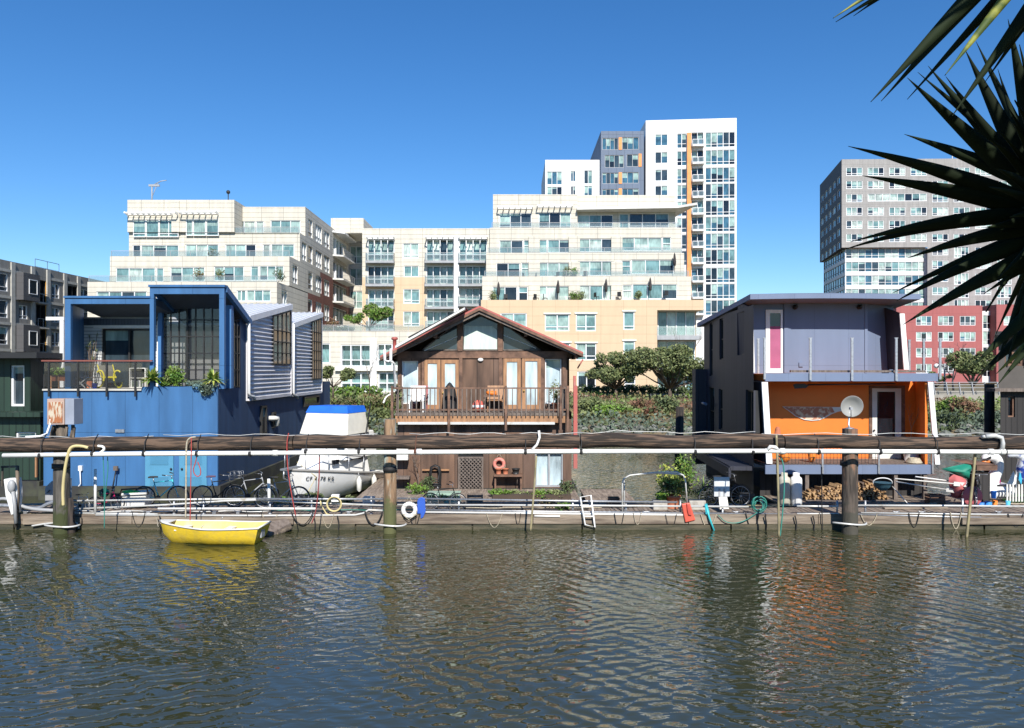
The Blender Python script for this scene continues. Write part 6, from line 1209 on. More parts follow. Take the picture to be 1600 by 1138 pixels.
# white pipe
wp = thing('water_pipe', 'long white plastic pipe hanging just below the log beams', 'pipe', P(800, 708, 21.3)); m_ = MB(); Yp_ = 21.22
m_.tube([P(5, 712, Yp_), P(200, 709.5, Yp_), P(450, 708, Yp_), P(800, 706, Yp_), P(1200, 705, Yp_), P(1560, 706.5, Yp_), P(1660, 707.5, Yp_)], .065, 12); m_.build('pipe_run', M['pvc'], wp)
hang = [63, 145, 225, 308, 391, 478, 561, 649, 821, 908, 1086, 1176, 1279, 1375, 1465, 1570]
for i, px in enumerate(hang):
    y = 705+(6 if px < 100 else 3 if px < 400 else 0); zc = Z(y+1, Yp_); m_ = MB()
    pts = [(X(px, Yp_), YB+.0, Z(692, YB)+.25), (X(px, Yp_)+.01, YB-.26, Z(692, YB)+.05), (X(px, Yp_), YB-.27, zc+.05), (X(px, Yp_), Yp_-.08, zc-.06), (X(px, Yp_), Yp_+.03, zc-.085)]
    m_.tube(pts, .014, 6); m_.tube([(X(px, Yp_)-.04, Yp_, zc-.0), (X(px, Yp_)+.04, Yp_, zc)], .075, 12); m_.build('hanger', M['black'] if i != 7 else mat('rusty_clamp', (.12, .05, .03), .8), wp)
for px in (430, 655, 1222, 1548, 1566): m_ = MB(); y = 706.2+(2 if px < 500 else 0)-(1 if 1100 < px < 1300 else 0); m_.tube([P(px-4, y, Yp_), P(px+4, y, Yp_)], .085, 12); m_.build('coupling', M['pvc'], wp)
m_ = MB(); m_.tube([P(1566, 703, Yp_), P(1567, 693, Yp_), P(1565, 684, Yp_), P(1555, 681, Yp_), P(1540, 682, Yp_)], .06, 10); m_.tube([P(1540, 682, Yp_), P(1534, 683, Yp_+.1)], .045, 8); m_.build('elbow', M['steel_lt'], wp)
m_ = MB(); m_.tube([P(1198, 706, Yp_), P(1204, 698, Yp_-.05), P(1211, 699, Yp_-.05), P(1216, 704, Yp_)], .055, 8); m_.build('wrapped_joint', M['offwhite'], wp)
m_ = MB(); m_.tube([P(842, 673, YB-.25), P(843, 684, YB-.27), P(839, 695, YB-.27), P(831, 703, Yp_-.02)], .035, 8); m_.build('riser', M['pvc'], wp)

# pipe railings with stanchions
def rail_section(label, pipes, posts, loc):
    t = thing('pipe_railing', label, 'railing', loc, 'pipe railings along the dock edge')
    for i, (pts, r0, mm) in enumerate(pipes): m_ = MB(); m_.tube([P(a, b, YD+.12-.03*i) for a, b in pts], r0, 8); m_.build('rail', M[mm], t)
    for px, yt in posts: m_ = MB(); m_.tube([P(px, yt, YD+.18), V((X(px, YD+.18), YD+.18, .30))], .032, 8); m_.lathe([(.06, 0), (.06, .02), (.035, .03)], (X(px, YD+.18), YD+.18, ZD), 8); m_.build('stanchion', M['steel'], t)
rail_section('pale pipe railing in front of the bicycles and the blue houseboat', [(((112, 783), (250, 781), (400, 779.5)), .028, 'steel_lt'), (((112, 796), (260, 789), (350, 783), (400, 781.5), (470, 785), (598, 790)), .028, 'steel_lt'), (((113, 802), (247, 803.5)), .03, 'steel_lt'),
    (((247, 795), (495, 795)), .034, 'pvc'), (((150, 805), (400, 806), (555, 805), (568, 802), (576, 797), (598, 798)), .03, 'steel_lt'), (((400, 780), (598, 780)), .032, 'steel')], [(148, 748), (272, 780), (318, 781), (422, 779), (487, 778), (580, 776)], P(350, 795, YD))
rail_section('pale pipe railing from the stained pile to the flowering tubs', [(((621, 779), (895, 783), (1058, 785)), .03, 'steel'), (((621, 789), (900, 790), (1170, 792)), .03, 'steel_lt'), (((665, 797), (823, 799), (1240, 804)), .026, 'steel'), (((665, 800.5), (900, 803), (1240, 806.5)), .03, 'pvc'), (((835, 806.5), (875, 807)), .03, 'pvc')],
    [(717, 779), (895, 780), (978, 785), (1063, 782), (1129, 794), (1192, 778)], P(900, 795, YD))
rail_section('pale pipe railing from the dish pile to the right edge', [(((1245, 791), (1310, 791.5)), .03, 'steel_lt'), (((1340, 790), (1500, 790.5), (1640, 792)), .03, 'steel_lt'), (((1245, 803), (1310, 803)), .026, 'steel_lt'), (((1340, 804), (1500, 808), (1640, 810)), .038, 'steel'), (((1345, 801.5), (1500, 803.5), (1640, 805)), .022, 'steel_lt')],
    [(1308, 782), (1352, 782), (1504, 779)], P(1450, 795, YD))
m_ = MB(); m_.tube([P(149, 804, YD+.05), P(149, 733, YD+.05)], .038, 10); tag(m_.build('standpipe', M['pvc'], loc=P(149, 804, YD)), 'tall white standpipe beside the pink child bicycle', 'standpipe')
m_ = MB(); m_.tube([P(421, 800, YD+.3), P(420, 748, YD+.3)], .045, 10); tag(m_.build('standpipe', M['pvc'], loc=P(421, 800, YD)), 'white standpipe left of the motorboat bow', 'standpipe')

def line(name, label, cat, pts, r0, mm, Y=None, loc=None, n=6):
    # smooth the polyline with one pass of corner cutting
    p = [P(a[0], a[1], a[2] if len(a) > 2 else Y) for a in pts]
    for _ in range(2):
        if len(p) > 2: p = [p[0]]+[q for a, b in zip(p, p[1:]) for q in (a.lerp(b, .25), a.lerp(b, .75))]+[p[-1]]
    m_ = MB(); m_.tube(p, r0, n); return tag(m_.build(name, M[mm] if isinstance(mm, str) else mm, loc=p[0]), label, cat)
line('hose', 'thick pale yellow hose arching over the log beam by the left pile', 'hose', [(99, 790), (98, 765), (101, 735), (107, 705), (113, 697), (128, 697), (138, 700)], .042, 'hose_y', YB-.34, n=10)
line('hose', 'short white elbow hose beside the yellow hose on the log', 'hose', [(153, 697), (162, 698), (163, 703), (156, 708)], .035, 'pvc', YB-.32, n=8)
line('hose', 'white hose loop round the foot of the left pile', 'hose', [(50, 822), (80, 817), (110, 818), (121, 816), (123, 826)], .03, 'steel_lt', YD-.12)
line('rope', 'grey mottled rope hanging from the log before the blue doors', 'rope', [(306, 683), (296, 684), (291, 692), (291, 730), (290, 810)], .022, 'rope', YB-.33)
line('rope', 'red rope hanging from the log beam before the blue doors', 'rope', [(299, 684), (299, 700), (298, 760), (297, 815)], .013, 'red', YB-.35)
line('power_cord', 'dark looped cord with red end beside the blue plug', 'cord', [(308, 708), (306, 722), (301, 735), (306, 745), (313, 744), (314, 735), (309, 722)], .014, 'red', YB-.3)
line('rope', 'bright red rope over the log above the motorboat', 'rope', [(451, 677), (448, 690), (449, 730), (455, 770), (462, 806)], .014, 'red', YB-.32)
line('rope', 'dark red rope falling past the boat lettering', 'rope', [(499, 705), (499, 750), (494, 800), (487, 818)], .018, mat('maroon_rope', (.25, .05, .05), .8), YB-.22)
line('rope', 'black line slack into the water by the dinghy stern', 'rope', [(455, 800), (462, 815), (474, 822), (484, 812), (490, 798)], .016, 'black', YD-.12)
line('rope', 'black slack line right of the coiled yellow hose', 'rope', [(570, 798), (574, 812), (583, 823), (592, 815), (598, 800)], .02, 'black', YD-.1)
line('pole', 'bamboo pole standing in the water left of the white ladder', 'pole', [(838, 712), (835, 760), (829, 830)], .03, 'bamboo', YB-.2)
line('pole', 'pale bamboo pole leaning in the water by the swan float', 'pole', [(1524, 706), (1521, 740), (1510, 842)], .04, 'bamboo', YB-.15)
line('pole', 'pale pole standing in the water beside the gas cylinders', 'pole', [(1213, 680), (1216, 760), (1217, 840)], .032, 'bamboo', YB-.3)
line('hose', 'green hose falling from the pipe beside the gas cylinders', 'hose', [(1216, 712), (1224, 720), (1226, 760), (1223, 800), (1219, 838)], .018, 'hose_g', YB-.12)
line('cable', 'thin dark cable hanging before the firewood', 'cable', [(1284, 730), (1284, 780), (1285, 832)], .015, 'dark_metal', YD-.08)
line('hose', 'dark green hose slack along the dock edge by the grey notice board', 'hose', [(1122, 805), (1135, 818), (1160, 817), (1185, 800), (1200, 790)], .014, 'hose_g', YD-.08)
line('rope', 'thin mint green cord hanging left before the blue wall', 'rope', [(161, 712), (163, 760), (163, 826)], .012, 'hose_g', YB-.15)
line('rope', 'thin mint green cord hanging right before the blue wall', 'rope', [(168, 714), (169, 735), (165, 765), (163, 800)], .012, 'hose_g', YB-.12)
for i, (px, lab) in enumerate([(490, 'boat fender line left of the coiled hose'), (527, 'boat fender line right of the white outlet box'), (1195, 'dark line hanging at the dock edge by the green hose'), (1242, 'dark line hanging at the dock edge below the gas cylinders'), (1270, 'dark line hanging at the dock edge below the firewood'), (249, 'dark line at the dock edge by the dinghy bow')]):
    line('dock_line', lab, 'rope', [(px, 806), (px+3, 818), (px+1, 834)], .02, 'black', YD-.1)
m_ = MB()
for i in range(9): m_.ring(P(1186+2.2*math.sin(i*2.4), 789+2.4*math.cos(i*1.9), YD-.02-.015*i), .15+.012*((i*5) % 7), .012, 'y', 20, 5, .7*i, .7*i+5.4)
tag(m_.build('coiled_hose', M['hose_g'], loc=P(1186, 789, YD)), 'messy coil of green hose on the railing by the violet houseboat', 'hose')
hc = thing('outlet_box', 'white outlet box with a coil of yellow hose on the dock railing', 'outlet box', P(524, 800, YD)); m_ = MB(); m_.box(X(518, YD), X(530, YD), YD-.05, YD+.1, Z(784, YD), Z(773, YD)); m_.build('box', M['white'], hc, bevel=.01)
m_ = MB()
for i in range(6): m_.ring(P(522, 788, YD-.05-.012*i), .20+.008*(i % 3), .02, 'y', 24, 6)
m_.build('coil', M['hose_y'], hc); m_ = MB(); m_.tube([P(500, 780, YD), P(502, 790, YD), P(510, 803, YD), P(520, 806, YD)], .022, 6); m_.build('loose_end', M['hose_y'], hc)
# water drops: the wooden frame and pump at the left
pf = thing('post_frame', 'dark bracket frame on a grey post at the left end of the dock', 'post', P(28, 820, YD)); m_ = MB(); m_.tube([P(25, 824, YD-.15), P(28, 775, YD-.1), P(27, 728, YD-.1)], .05, 8); m_.beam(P(27, 729, YD-.1), P(2, 730, YD-.1), .05, .06); m_.beam(P(4, 730, YD-.1), P(4, 760, YD-.1), .04); m_.build('bracket', M['pile'], pf)
ob = thing('outboard_motor', 'white and grey outboard motor hung up at the left end of the dock', 'outboard motor', P(16, 800, YD)); m_ = MB(); m_.prism([P(5, 749, YD-.2), P(24, 748, YD-.2), P(26, 772, YD-.2), P(24, 802, YD-.2), P(17, 806, YD-.2), P(8, 775, YD-.2)], (0, .3, 0)); m_.build('cowl', M['white'], ob, bevel=.03)
m_ = MB(); m_.ball(P(18, 760, YD-.28), (.11, .10, .2), 10, 8); m_.tube([P(20, 768, YD-.28), P(23, 790, YD-.25), P(25, 818, YD-.25)], .05, 8); m_.build('lower_unit', M['grey_metal'], ob)
for i, (pts, r0, mm, lb) in enumerate([(((-10, 782), (10, 778), (25, 788), (50, 796), (85, 798)), .05, 'grey_metal', 'upper grey flexible duct at the left dock end'), (((-10, 790), (12, 790), (40, 794), (62, 795), (75, 787), (86, 784)), .06, 'steel', 'thick silver duct ending beside the left pile'), (((28, 800), (50, 803), (86, 801)), .03, 'hose_y', 'pale hose along the left dock end')]):
    line('duct', lb, 'duct', pts, r0, mm, YD+.05+.1*i, n=10)
gb = thing('deck_box', 'dark grey slant-topped box between the left pile and blue houseboat', 'box', P(80, 785, 23.6)); m_ = MB(); m_.prism([P(70, 788, 23.4), P(92, 788, 23.4), P(92, 752, 23.4), P(80, 752, 23.4), P(70, 762, 23.4)], (0, .7, 0)); m_.build('body', M['grey_metal'], gb, bevel=.02); m_ = MB(); m_.beam(P(74, 770, 23.37), P(78, 766, 23.37), .03, .02); m_.build('latch', M['dark_metal'], gb)

# loose gear along the dock: coils, cleats, tubs, boards
for i in range(16):
    px = [40, 200, 232, 335, 372, 545, 690, 745, 788, 870, 948, 1010, 1150, 1400, 1440, 1560][i]; t = thing('dock_cleat', 'small steel cleat on the dock edge', 'cleat', (X(px, YD+.15), YD+.15, ZD), 'steel cleats along the dock edge'); c = V((X(px, YD+.15), YD+.15, ZD)); m_ = MB(); m_.tube([c+V((-.11, 0, .09)), c+V((-.04, 0, .07)), c+V((.04, 0, .07)), c+V((.11, 0, .09))], .018, 6); m_.build('horn', M['steel'], t)
    m_ = MB(); m_.box(c.x-.05, c.x+.05, c.y-.03, c.y+.03, ZD, ZD+.065); m_.build('foot', M['steel'], t)
gear = [(385, 'black'), (410, 'rope'), (503, 'rope'), (640, 'black'), (760, 'rope'), (805, 'black'), (960, 'black'), (990, 'rope'), (1040, 'black'), (1095, 'rope'), (1165, 'black'), (1345, 'rope'), (1420, 'black'), (1485, 'rope'), (1575, 'black'), (206, 'black')]
r7 = random.Random(2)
for i, (px, mm) in enumerate(gear):
    w2 = r7.uniform(8, 26); dp = r7.uniform(6, 16); t0 = r7.uniform(798, 806)
    line('slack_line', '%s slack mooring line sagging over the dock edge' % {'black': 'black', 'rope': 'tan'}[mm], 'rope', [(px, t0), (px+w2*.2, 812+dp*.5), (px+w2*.5, 815+dp), (px+w2*.8, 812+dp*.5), (px+w2, t0)], r7.uniform(.008, .014), mm, YD-.04)['group'] = '%s slack lines over the dock edge' % {'black': 'black', 'rope': 'tan'}[mm]

for i in range(9):
    y = 22.65+.19*i; px0 = [-10, 120, 380, 560, 700, 860, 1000, 1180, 1330][i]; px1 = px0+[420, 300, 330, 360, 240, 420, 300, 330, 280][i]; n = 22; r8 = random.Random(i)
    pts = [V((X(px0+(px1-px0)*k/n, y), y+.07*math.sin(k*1.1+i)+r8.uniform(-.02, .02), ZD+.03)) for k in range(n+1)]
    m_ = MB(); m_.tube(pts, [.012, .02, .015, .025, .014, .018, .012, .022, .016][i], 6); tag(m_.build('deck_line', M[['black', 'steel_lt', 'hose_g', 'black', 'rope', 'black', 'hose_y', 'black', 'rope'][i]], loc=pts[0]), ['black cable lying along the deck at the left end', 'grey pipe lying along the deck before the bicycles', 'green hose lying along the deck below the motorboat', 'black cable lying along the deck by the stained pile', 'tan rope lying on the deck before the brown house', 'black hose lying on the deck by the ladder', 'pale yellow hose lying on the deck by the flower tubs', 'black cable lying on the deck before the gas cylinders', 'tan rope lying on the deck right of the dish pile'][i], 'line')
for i, (px, Y, l, a, lb) in enumerate([(590, 24.1, 1.6, .08, 'loose grey plank on the deck left of the stained pile'), (740, 23.9, 1.9, -.05, 'loose grey plank on the deck below the lattice gate'), (820, 23.6, 1.4, .1, 'loose grey plank on the deck below the pot shelf'), (1010, 24.0, 1.2, -.1, 'loose grey plank on the deck below the steel arch'), (1430, 23.4, 2.0, .04, 'loose grey plank on the deck left of the bamboo pole'), (290, 23.0, 1.5, .05, 'loose grey plank on the deck before the blue doors')]):
    c = V((X(px, Y), Y, ZD+.035)); d = V((math.cos(a), math.sin(a), 0))*l/2; m_ = MB(); m_.beam(c-d, c+d, .16, .04); tag(m_.build('loose_plank', M['wood_grey'] if i % 2 else M['fascia'], loc=c), lb, 'plank')
for i, (px, Y, w_, h, mm, lb) in enumerate([(470, 24.1, .4, .3, 'dark_metal', 'dark crate on the deck under the motorboat bow'), (575, 24.0, .35, .25, 'offwhite', 'pale tub lid crate left of the stained pile'), (742, 24.2, .5, .3, 'wood_grey', 'grey wooden crate right of the seedling crate'), (960, 24.1, .35, .22, 'wood_d', 'low brown crate left of the steel arch'), (1170, 24.1, .4, .35, 'dark_metal', 'dark crate on the deck left of the green hose coil'), (1465, 24.2, .5, .3, 'wood_d', 'brown crate on the deck left of the rose cloth')]):
    t = thing('crate', lb, 'crate', (X(px, Y), Y, ZD)); x = X(px, Y); m_ = MB()
    for k in range(3): z = ZD+.02+k*h/3; m_.box(x-w_/2, x+w_/2, Y, Y+.02, z, z+h/3-.025); m_.box(x-w_/2, x-w_/2+.02, Y+.02, Y+.3, z, z+h/3-.025); m_.box(x+w_/2-.02, x+w_/2, Y+.02, Y+.3, z, z+h/3-.025); m_.box(x-w_/2, x+w_/2, Y+.3, Y+.32, z, z+h/3-.025)
    for cx, cy in ((x-w_/2+.03, Y+.03), (x+w_/2-.03, Y+.03), (x-w_/2+.03, Y+.29), (x+w_/2-.03, Y+.29)): m_.box(cx-.012, cx+.012, cy-.012, cy+.012, ZD, ZD+h)
    m_.build('slat_box', M[mm], t); m_ = MB(); m_.box(x-w_/2+.02, x+w_/2-.02, Y+.02, Y+.3, ZD+.005, ZD+.02); m_.build('bottom', M[mm], t)
# ---------------------------------------------------------------- bicycles
def bicycle(name, label, frame_m, loc, ang, s=1.0, basket=False, seat_m=None):
    t = thing(name, label, 'bicycle', loc, 'bicycles parked on the dock'); o = V(loc); ca, sa = math.cos(ang), math.sin(ang)
    def q(x, z, y=0): return o+V((x*ca-y*sa, x*sa+y*ca, z))*s
    rw, fw, Rr = (-.52, .33), (.52, .33), .33
    for cx, cz in (rw, fw):
        m_ = MB(); m_.tube([q(cx+Rr*math.cos(a), cz+Rr*math.sin(a)) for a in [6.2832*i/28 for i in range(28)]], .02*s, 6, closed=True); w_ = m_.build('wheel', M['black'], t)
        m_ = MB(); m_.tube([q(cx+(Rr-.03)*math.cos(a), cz+(Rr-.03)*math.sin(a)) for a in [6.2832*i/28 for i in range(28)]], .010*s, 5, closed=True)
        for i in range(14): a = 6.2832*i/14; m_.tube([q(cx+.02*math.cos(a+.6), cz+.02*math.sin(a+.6)), q(cx+(Rr-.03)*math.cos(a), cz+(Rr-.03)*math.sin(a))], .0035*s, 3)
        m_.tube([q(cx, cz, -.04), q(cx, cz, .04)], .025*s, 6); m_.build('rim', M['steel'], w_)
    bb, st, hd, hl = (-.08, .30), (-.22, .78), (.33, .88), (.38, .70); m_ = MB()
    for a, b, r0 in ((bb, st, .017), (st, (.34, .84), .016), (bb, hl, .02), (hl, hd, .019), (bb, rw, .011), (rw, (-.2, .72), .010), (hl, (.46, .5), .013), ((.46, .5), fw, .012)): m_.tube([q(*a), q(*b)], r0*s, 6)
    m_.build('frame', frame_m, t)
    m_ = MB(); m_.tube([q(*st), q(-.25, .92)], .013*s, 6); m_.build('seat_post', M['steel'], t)
    m_ = MB(); b0 = len(m_.v); m_.prism([q(-.38, .92, -.08), q(-.38, .92, .08), q(-.24, .93, .05), q(-.10, .93, .015), q(-.10, .93, -.015), q(-.24, .93, -.05)], (0, 0, .05*s)); m_.build('saddle', seat_m or M['black'], t, bevel=.012*s)
    m_ = MB(); m_.tube([q(*hd), q(.31, 1.0)], .013*s, 6); m_.tube([q(.24, 1.03, -.28), q(.34, 1.0, -.1), q(.34, 1.0, .1), q(.24, 1.03, .28)], .011*s, 6); m_.build('handlebar', M['steel'], t)
    for y in (-.28, .28): m_ = MB(); m_.tube([q(.24, 1.03, y*1.0), q(.14, 1.05, y*1.03)], .018*s, 6); m_.build('grip', M['black'], t)
    m_ = MB(); m_.tube([q(-.08, .30, -.06), q(-.02, .16, -.08), q(.02, .16, -.14)], .011*s, 5); m_.tube([q(-.08, .30, -.06), q(-.08, .30, .06), q(-.14, .44, .08), q(-.18, .44, .14)], .011*s, 5); m_.lathe([(.085*s, 0), (.085*s, .006)], q(-.08, .30, -.05), 14, 'y'); m_.build('crank', M['dark_metal'], t)
    if basket:
        m_ = MB()
        for z in (.92, 1.0, 1.12): m_.tube([q(.42, z, -.15), q(.72, z, -.15), q(.72, z, .15), q(.42, z, .15)], .006*s, 4, closed=True)
        for x, y in ((.42, -.15), (.57, -.15), (.72, -.15), (.72, .15), (.57, .15), (.42, .15), (.72, 0)): m_.tube([q(x, .92, y), q(x, 1.12, y)], .005*s, 4)
        m_.build('basket', M['steel'], t)
    return t
def on(px, Y, z=ZD+.01): return V((X(px, Y), Y, z))
bicycle('bicycle', 'turquoise bicycle before the pale blue doors', mat('turquoise_paint', (.06, .55, .62), .35), on(252, 23.6), .05)
bicycle('bicycle', 'black bicycle with front basket before the corner of the blue houseboat', M['dark_metal'], on(342, 23.7), -.03, 1.0, True, mat('plum_saddle', (.10, .05, .09), .6))
bicycle('bicycle', 'silver bicycle nearest the motorboat bow', M['steel'], on(440, 23.5), .08)
bicycle('bicycle', 'grey bicycle half hidden behind the tall white standpipe', M['grey_metal'], on(392, 24.0), .2)
bicycle('bicycle', 'small pink child bicycle lying low beside the standpipe', mat('hot_pink', (.75, .03, .16), .4), on(166, 23.2), .15, .62)
bicycle('bicycle', 'small white child bicycle left of the pink one', M['white'], on(128, 23.1), -.1, .5)
bicycle('bicycle', 'dark bicycle behind the blue board and green crate', M['dark_metal'], on(694, 23.0), -.1, .82)
bicycle('bicycle', 'dark bicycle behind the grey notice board', M['dark_metal'], on(1132, 23.7), .1)
bicycle('bicycle', 'dark bicycle with rose cover standing by the swan float', M['dark_metal'], on(1528, 23.9), .9, .95)
# cargo cart with a white basket
ct = thing('cargo_basket', 'white and dark cargo basket filled with green things left of the turquoise bicycle', 'basket', on(208, 23.4)); Y = 23.3
m_ = MB(); m_.prism([P(188, 771, Y), P(229, 769, Y), P(225, 792, Y), P(189, 793, Y)], (0, .5, 0)); m_.build('bag', M['offwhite'], ct, bevel=.03); m_ = MB(); m_.tube([P(187, 775, Y-.03), P(190, 765, Y-.03), P(229, 763, Y-.03), P(232, 772, Y-.03)], .025, 6); m_.tube([P(188, 775, Y-.03), P(231, 773, Y-.03)], .012, 6); m_.build('hoop', M['dark_metal'], ct)
m_ = MB(); m_.ball(P(205, 769, Y+.1), (.3, .1, .06), 10, 6, .4); m_.build('green_rope', mat('neon_green', (.06, .62, .12), .5), ct)
m_ = MB(); m_.ball(P(163, 770, 23.4), (.16, .14, .14), 10, 8, .2); tag(m_.build('helmet', mat('green_black_helmet', (.03, .05, .04), .5, c2=(.05, .55, .25), mix=(.5, .55), scale=9), loc=P(163, 772, 23.4)), 'green and black helmet resting on the pink bicycle', 'helmet')
br_ = thing('broom', 'dark broom with pale head leaning on the blue wall', 'broom', P(176, 768, 27.2)); m_ = MB(); m_.tube([P(175, 768, 27.2), P(181, 736, 27.35)], .025, 6); m_.build('handle', M['dark_metal'], br_); m_ = MB(); m_.cbox(P(181, 732, 27.33), .15, .08, .16); m_.build('head', M['wood_grey'], br_)

# ---------------------------------------------------------------- yellow rowing boat
rb = thing('rowing_boat', 'bright yellow rowing boat with white rim floating before the dock', 'rowing boat', (-8.3, 20.8, 0)); bw = V((X(250, 20.85), 20.85, 0)); st = V((X(413, 20.65), 20.65, 0)); axr = (st-bw).normalized(); nrr = V((axr.y, -axr.x, 0)); Lr = (st-bw).length
def rp(t, s_, lv, off=0.0):
    half = (.58-off)*min(1, (max(t, 0)/.5))**.6*(1-.22*max(0, t-.55)/.45); zz = {0: -.08, 1: .04, 2: .22, 3: [.60, .42][0]*(1-t)**2+.40+.03*t-.0}[lv]; zz = .56-.34*t+.26*t*t if lv == 3 else zz; wd = {0: .30, 1: .70, 2: .90, 3: 1.0}[lv]; rake = {0: .42, 1: .26, 2: .10, 3: 0}[lv]*(1-t)**1.5-{0: .22, 1: .15, 2: .07, 3: 0}[lv]*t**3
    return bw+axr*(t*Lr+rake+off*.6)+nrr*s_*half*wd+V((0, 0, zz+off*.35*(lv == 0)))
m_ = MB(); n = 18
for s_ in (-1, 1):
    vs_ = [rp(i/n, s_, l) for i in range(n+1) for l in range(4)]; m_.add(vs_, [(i*4+l, (i+1)*4+l, (i+1)*4+l+1, i*4+l+1) for i in range(n) for l in range(3)], True)
b1, b2 = [rp(i/n, 1, 0) for i in range(n+1)], [rp(i/n, -1, 0) for i in range(n+1)]; m_.add(b1+b2, [(i, i+1, n+2+i, n+1+i) for i in range(n)]); m_.face(*[rp(1, -1, l) for l in range(4)], *[rp(1, 1, l) for l in (3, 2, 1, 0)])
M['yellow'] = mat('yellow_fibreglass', (.80, .56, .04), .45, c2=(.52, .39, .09), mix=(.46, .85), scale=5, bump=.3, bscale=12); m_.build('hull', M['yellow'], rb)
m_ = MB()
for s_ in (-1, 1):
    vs_ = [rp(i/n*.97+.015, s_, l, .035)+V((0, 0, .015 if l < 3 else .01)) for i in range(n+1) for l in range(4)]; m_.add(vs_, [(i*4+l, (i+1)*4+l, (i+1)*4+l+1, i*4+l+1) for i in range(n) for l in range(3)], True)
b1, b2 = [rp(i/n*.97+.015, 1, 0, .035)+V((0, 0, .015)) for i in range(n+1)], [rp(i/n*.97+.015, -1, 0, .035)+V((0, 0, .015)) for i in range(n+1)]; m_.add(b1+b2, [(i, i+1, n+2+i, n+1+i) for i in range(n)])
m_.build('inner_hull', mat('pale_yellow_inside', (.76, .60, .17), .5, c2=(.60, .52, .25), mix=(.5, .75), scale=4), rb)
m_ = MB()
for s_ in (-1, 1): m_.tube([rp(i/n, s_, 3)+V((0, 0, .01)) for i in range(n+1)], .026, 6)
m_.tube([rp(1, -1, 3)+V((0, 0, .01)), rp(1, 1, 3)+V((0, 0, .01))], .026, 6); m_.build('rim', M['offwhite'], rb)
for t in (.22, .62): m_ = MB(); a, b = rp(t, -1, 3, .05), rp(t, 1, 3, .05); m_.beam(a-V((0, 0, .12)), b-V((0, 0, .12)), .22, .03); m_.build('thwart', M['offwhite'], rb)
for s_ in (-1, 1): m_ = MB(); a = rp(.5, s_, 3)+V((0, 0, .03)); m_.tube([a, a+V((0, 0, .05)), a+V((.05, 0, .09))], .012, 6); m_.build('oarlock', M['steel'], rb)
m_ = MB(); a = rp(.02, 1, 3); b = rp(.02, -1, 3); m_.prism([a+V((0, 0, .015)), b+V((0, 0, .015)), rp(.12, -1, 3)+V((0, 0, .015)), rp(.12, 1, 3)+V((0, 0, .015))], (0, 0, .02)); m_.build('breasthook', M['offwhite'], rb)
m_ = MB(); m_.tube([rp(.3, 0, 0)+V((0, 0, .08))]+[rp(.3+.06*k, .35*math.sin(k*1.9), 0)+V((0, 0, .1)) for k in range(1, 8)], .014, 5); m_.build('rope_in_boat', M['rope'], rb)
m_ = MB(); c = rp(1, 1, 3, .3); a = (rp(1, 1, 2)+rp(1, -1, 2))/2+axr*.02; m_.cbox(a+V((0, 0, .1)), .04, .28, .3); m_.build('motor_pad', M['grey_metal'], rb)
line('rope', 'thin painter line from the yellow boat bow to the dock', 'rope', [(251, 818, 20.8), (247, 826, 21.4), (245, 808, 22.3)], .012, 'rope')
fl_ = thing('float_ramp', 'grey weathered timber ramp beside the yellow boat stern', 'ramp', P(430, 830, 21.9)); m_ = MB(); m_.prism([P(412, 834, 21.7), P(418, 821, 21.9), P(448, 816, 22.2), P(455, 822, 22.2), P(420, 841, 21.5)], (0, 0, .1)); m_.build('plank', M['wood_grey'], fl_); m_ = MB()
for a, b in (((413, 838), (440, 826)), ((418, 842), (455, 824))): m_.tube([P(*a, 21.6), P(*b, 22.1)], .07, 8)
m_.build('log', M['pile'], fl_)

# ---------------------------------------------------------------- rings, ladder, boards on the railing
def life_ring(label, c, Rr, r0, m2, hang=.2):
    t = thing('life_ring', label, 'life ring', c); m_ = MB(); m_.ring(c, Rr, r0, 'y', 28, 12); m_.build('ring', m2, t); m_ = MB()
    for a in (.8, 2.35, 3.9, 5.5): m_.ring(c+V((math.cos(a)*Rr, 0, math.sin(a)*Rr)), r0*1.06, .012, 'y' if False else 'z', 10, 4)
    m_.tube([c+V((-.8*Rr, -.03, Rr*.7)), c+V((0, -.03, Rr+r0+hang)), c+V((.8*Rr, -.03, Rr*.7))], .012, 5); m_.tube([c+V((-.9*Rr, -.08, -.8*Rr)), c+V((0, -.09, -Rr*1.5)), c+V((1.3*Rr, -.08, -Rr*.6)), c+V((1.2*Rr, -.08, 0))], .012, 5); m_.build('grab_rope', M['rope'], t); return t
life_ring('white life ring hanging on the dock railing beside the blue board', P(639.5, 797, YD-.08), .18, .065, M['white'], .16)
life_ring('faded pink life ring hanging on the brown lower wall', P(780, 725, 27.36), .17, .065, mat('faded_coral', (.62, .22, .17), .6), .16)
m_ = MB(); Y = YD-.03; m_.prism([P(654, 779, Y), P(659, 777, Y), P(664, 779, Y), P(665, 800, Y), P(661, 809, Y), P(657, 811, Y), P(657, 803, Y), P(652, 803, Y), P(652, 783, Y)], (0, .05, 0)); tag(m_.build('bodyboard', mat('cobalt_blue', (.03, .10, .45), .5), loc=P(658, 795, Y), bevel=.012), 'cobalt blue notched board hanging right of the white life ring', 'board')
ld = thing('ladder', 'short white ladder leaning on the railing over the dock edge', 'ladder', P(920, 822, YD)); m_ = MB(); m_.tube([P(907, 777, YD-.1), P(914, 820, YD-.16), P(930, 824, YD-.16), P(923, 774, YD-.1)], .026, 8, closed=True); m_.build('side_rail', M['white'], ld)
for k in (.35, .68): m_ = MB(); m_.tube([P(907, 777, YD-.1).lerp(P(914, 821, YD-.16), k), P(923, 774, YD-.1).lerp(P(930, 823, YD-.16), k)], .022, 8); m_.build('rung', M['white'], ld)
ar = thing('arch_rail', 'pale steel arch handrail over the gap between the two houses', 'handrail', P(1020, 815, YD))
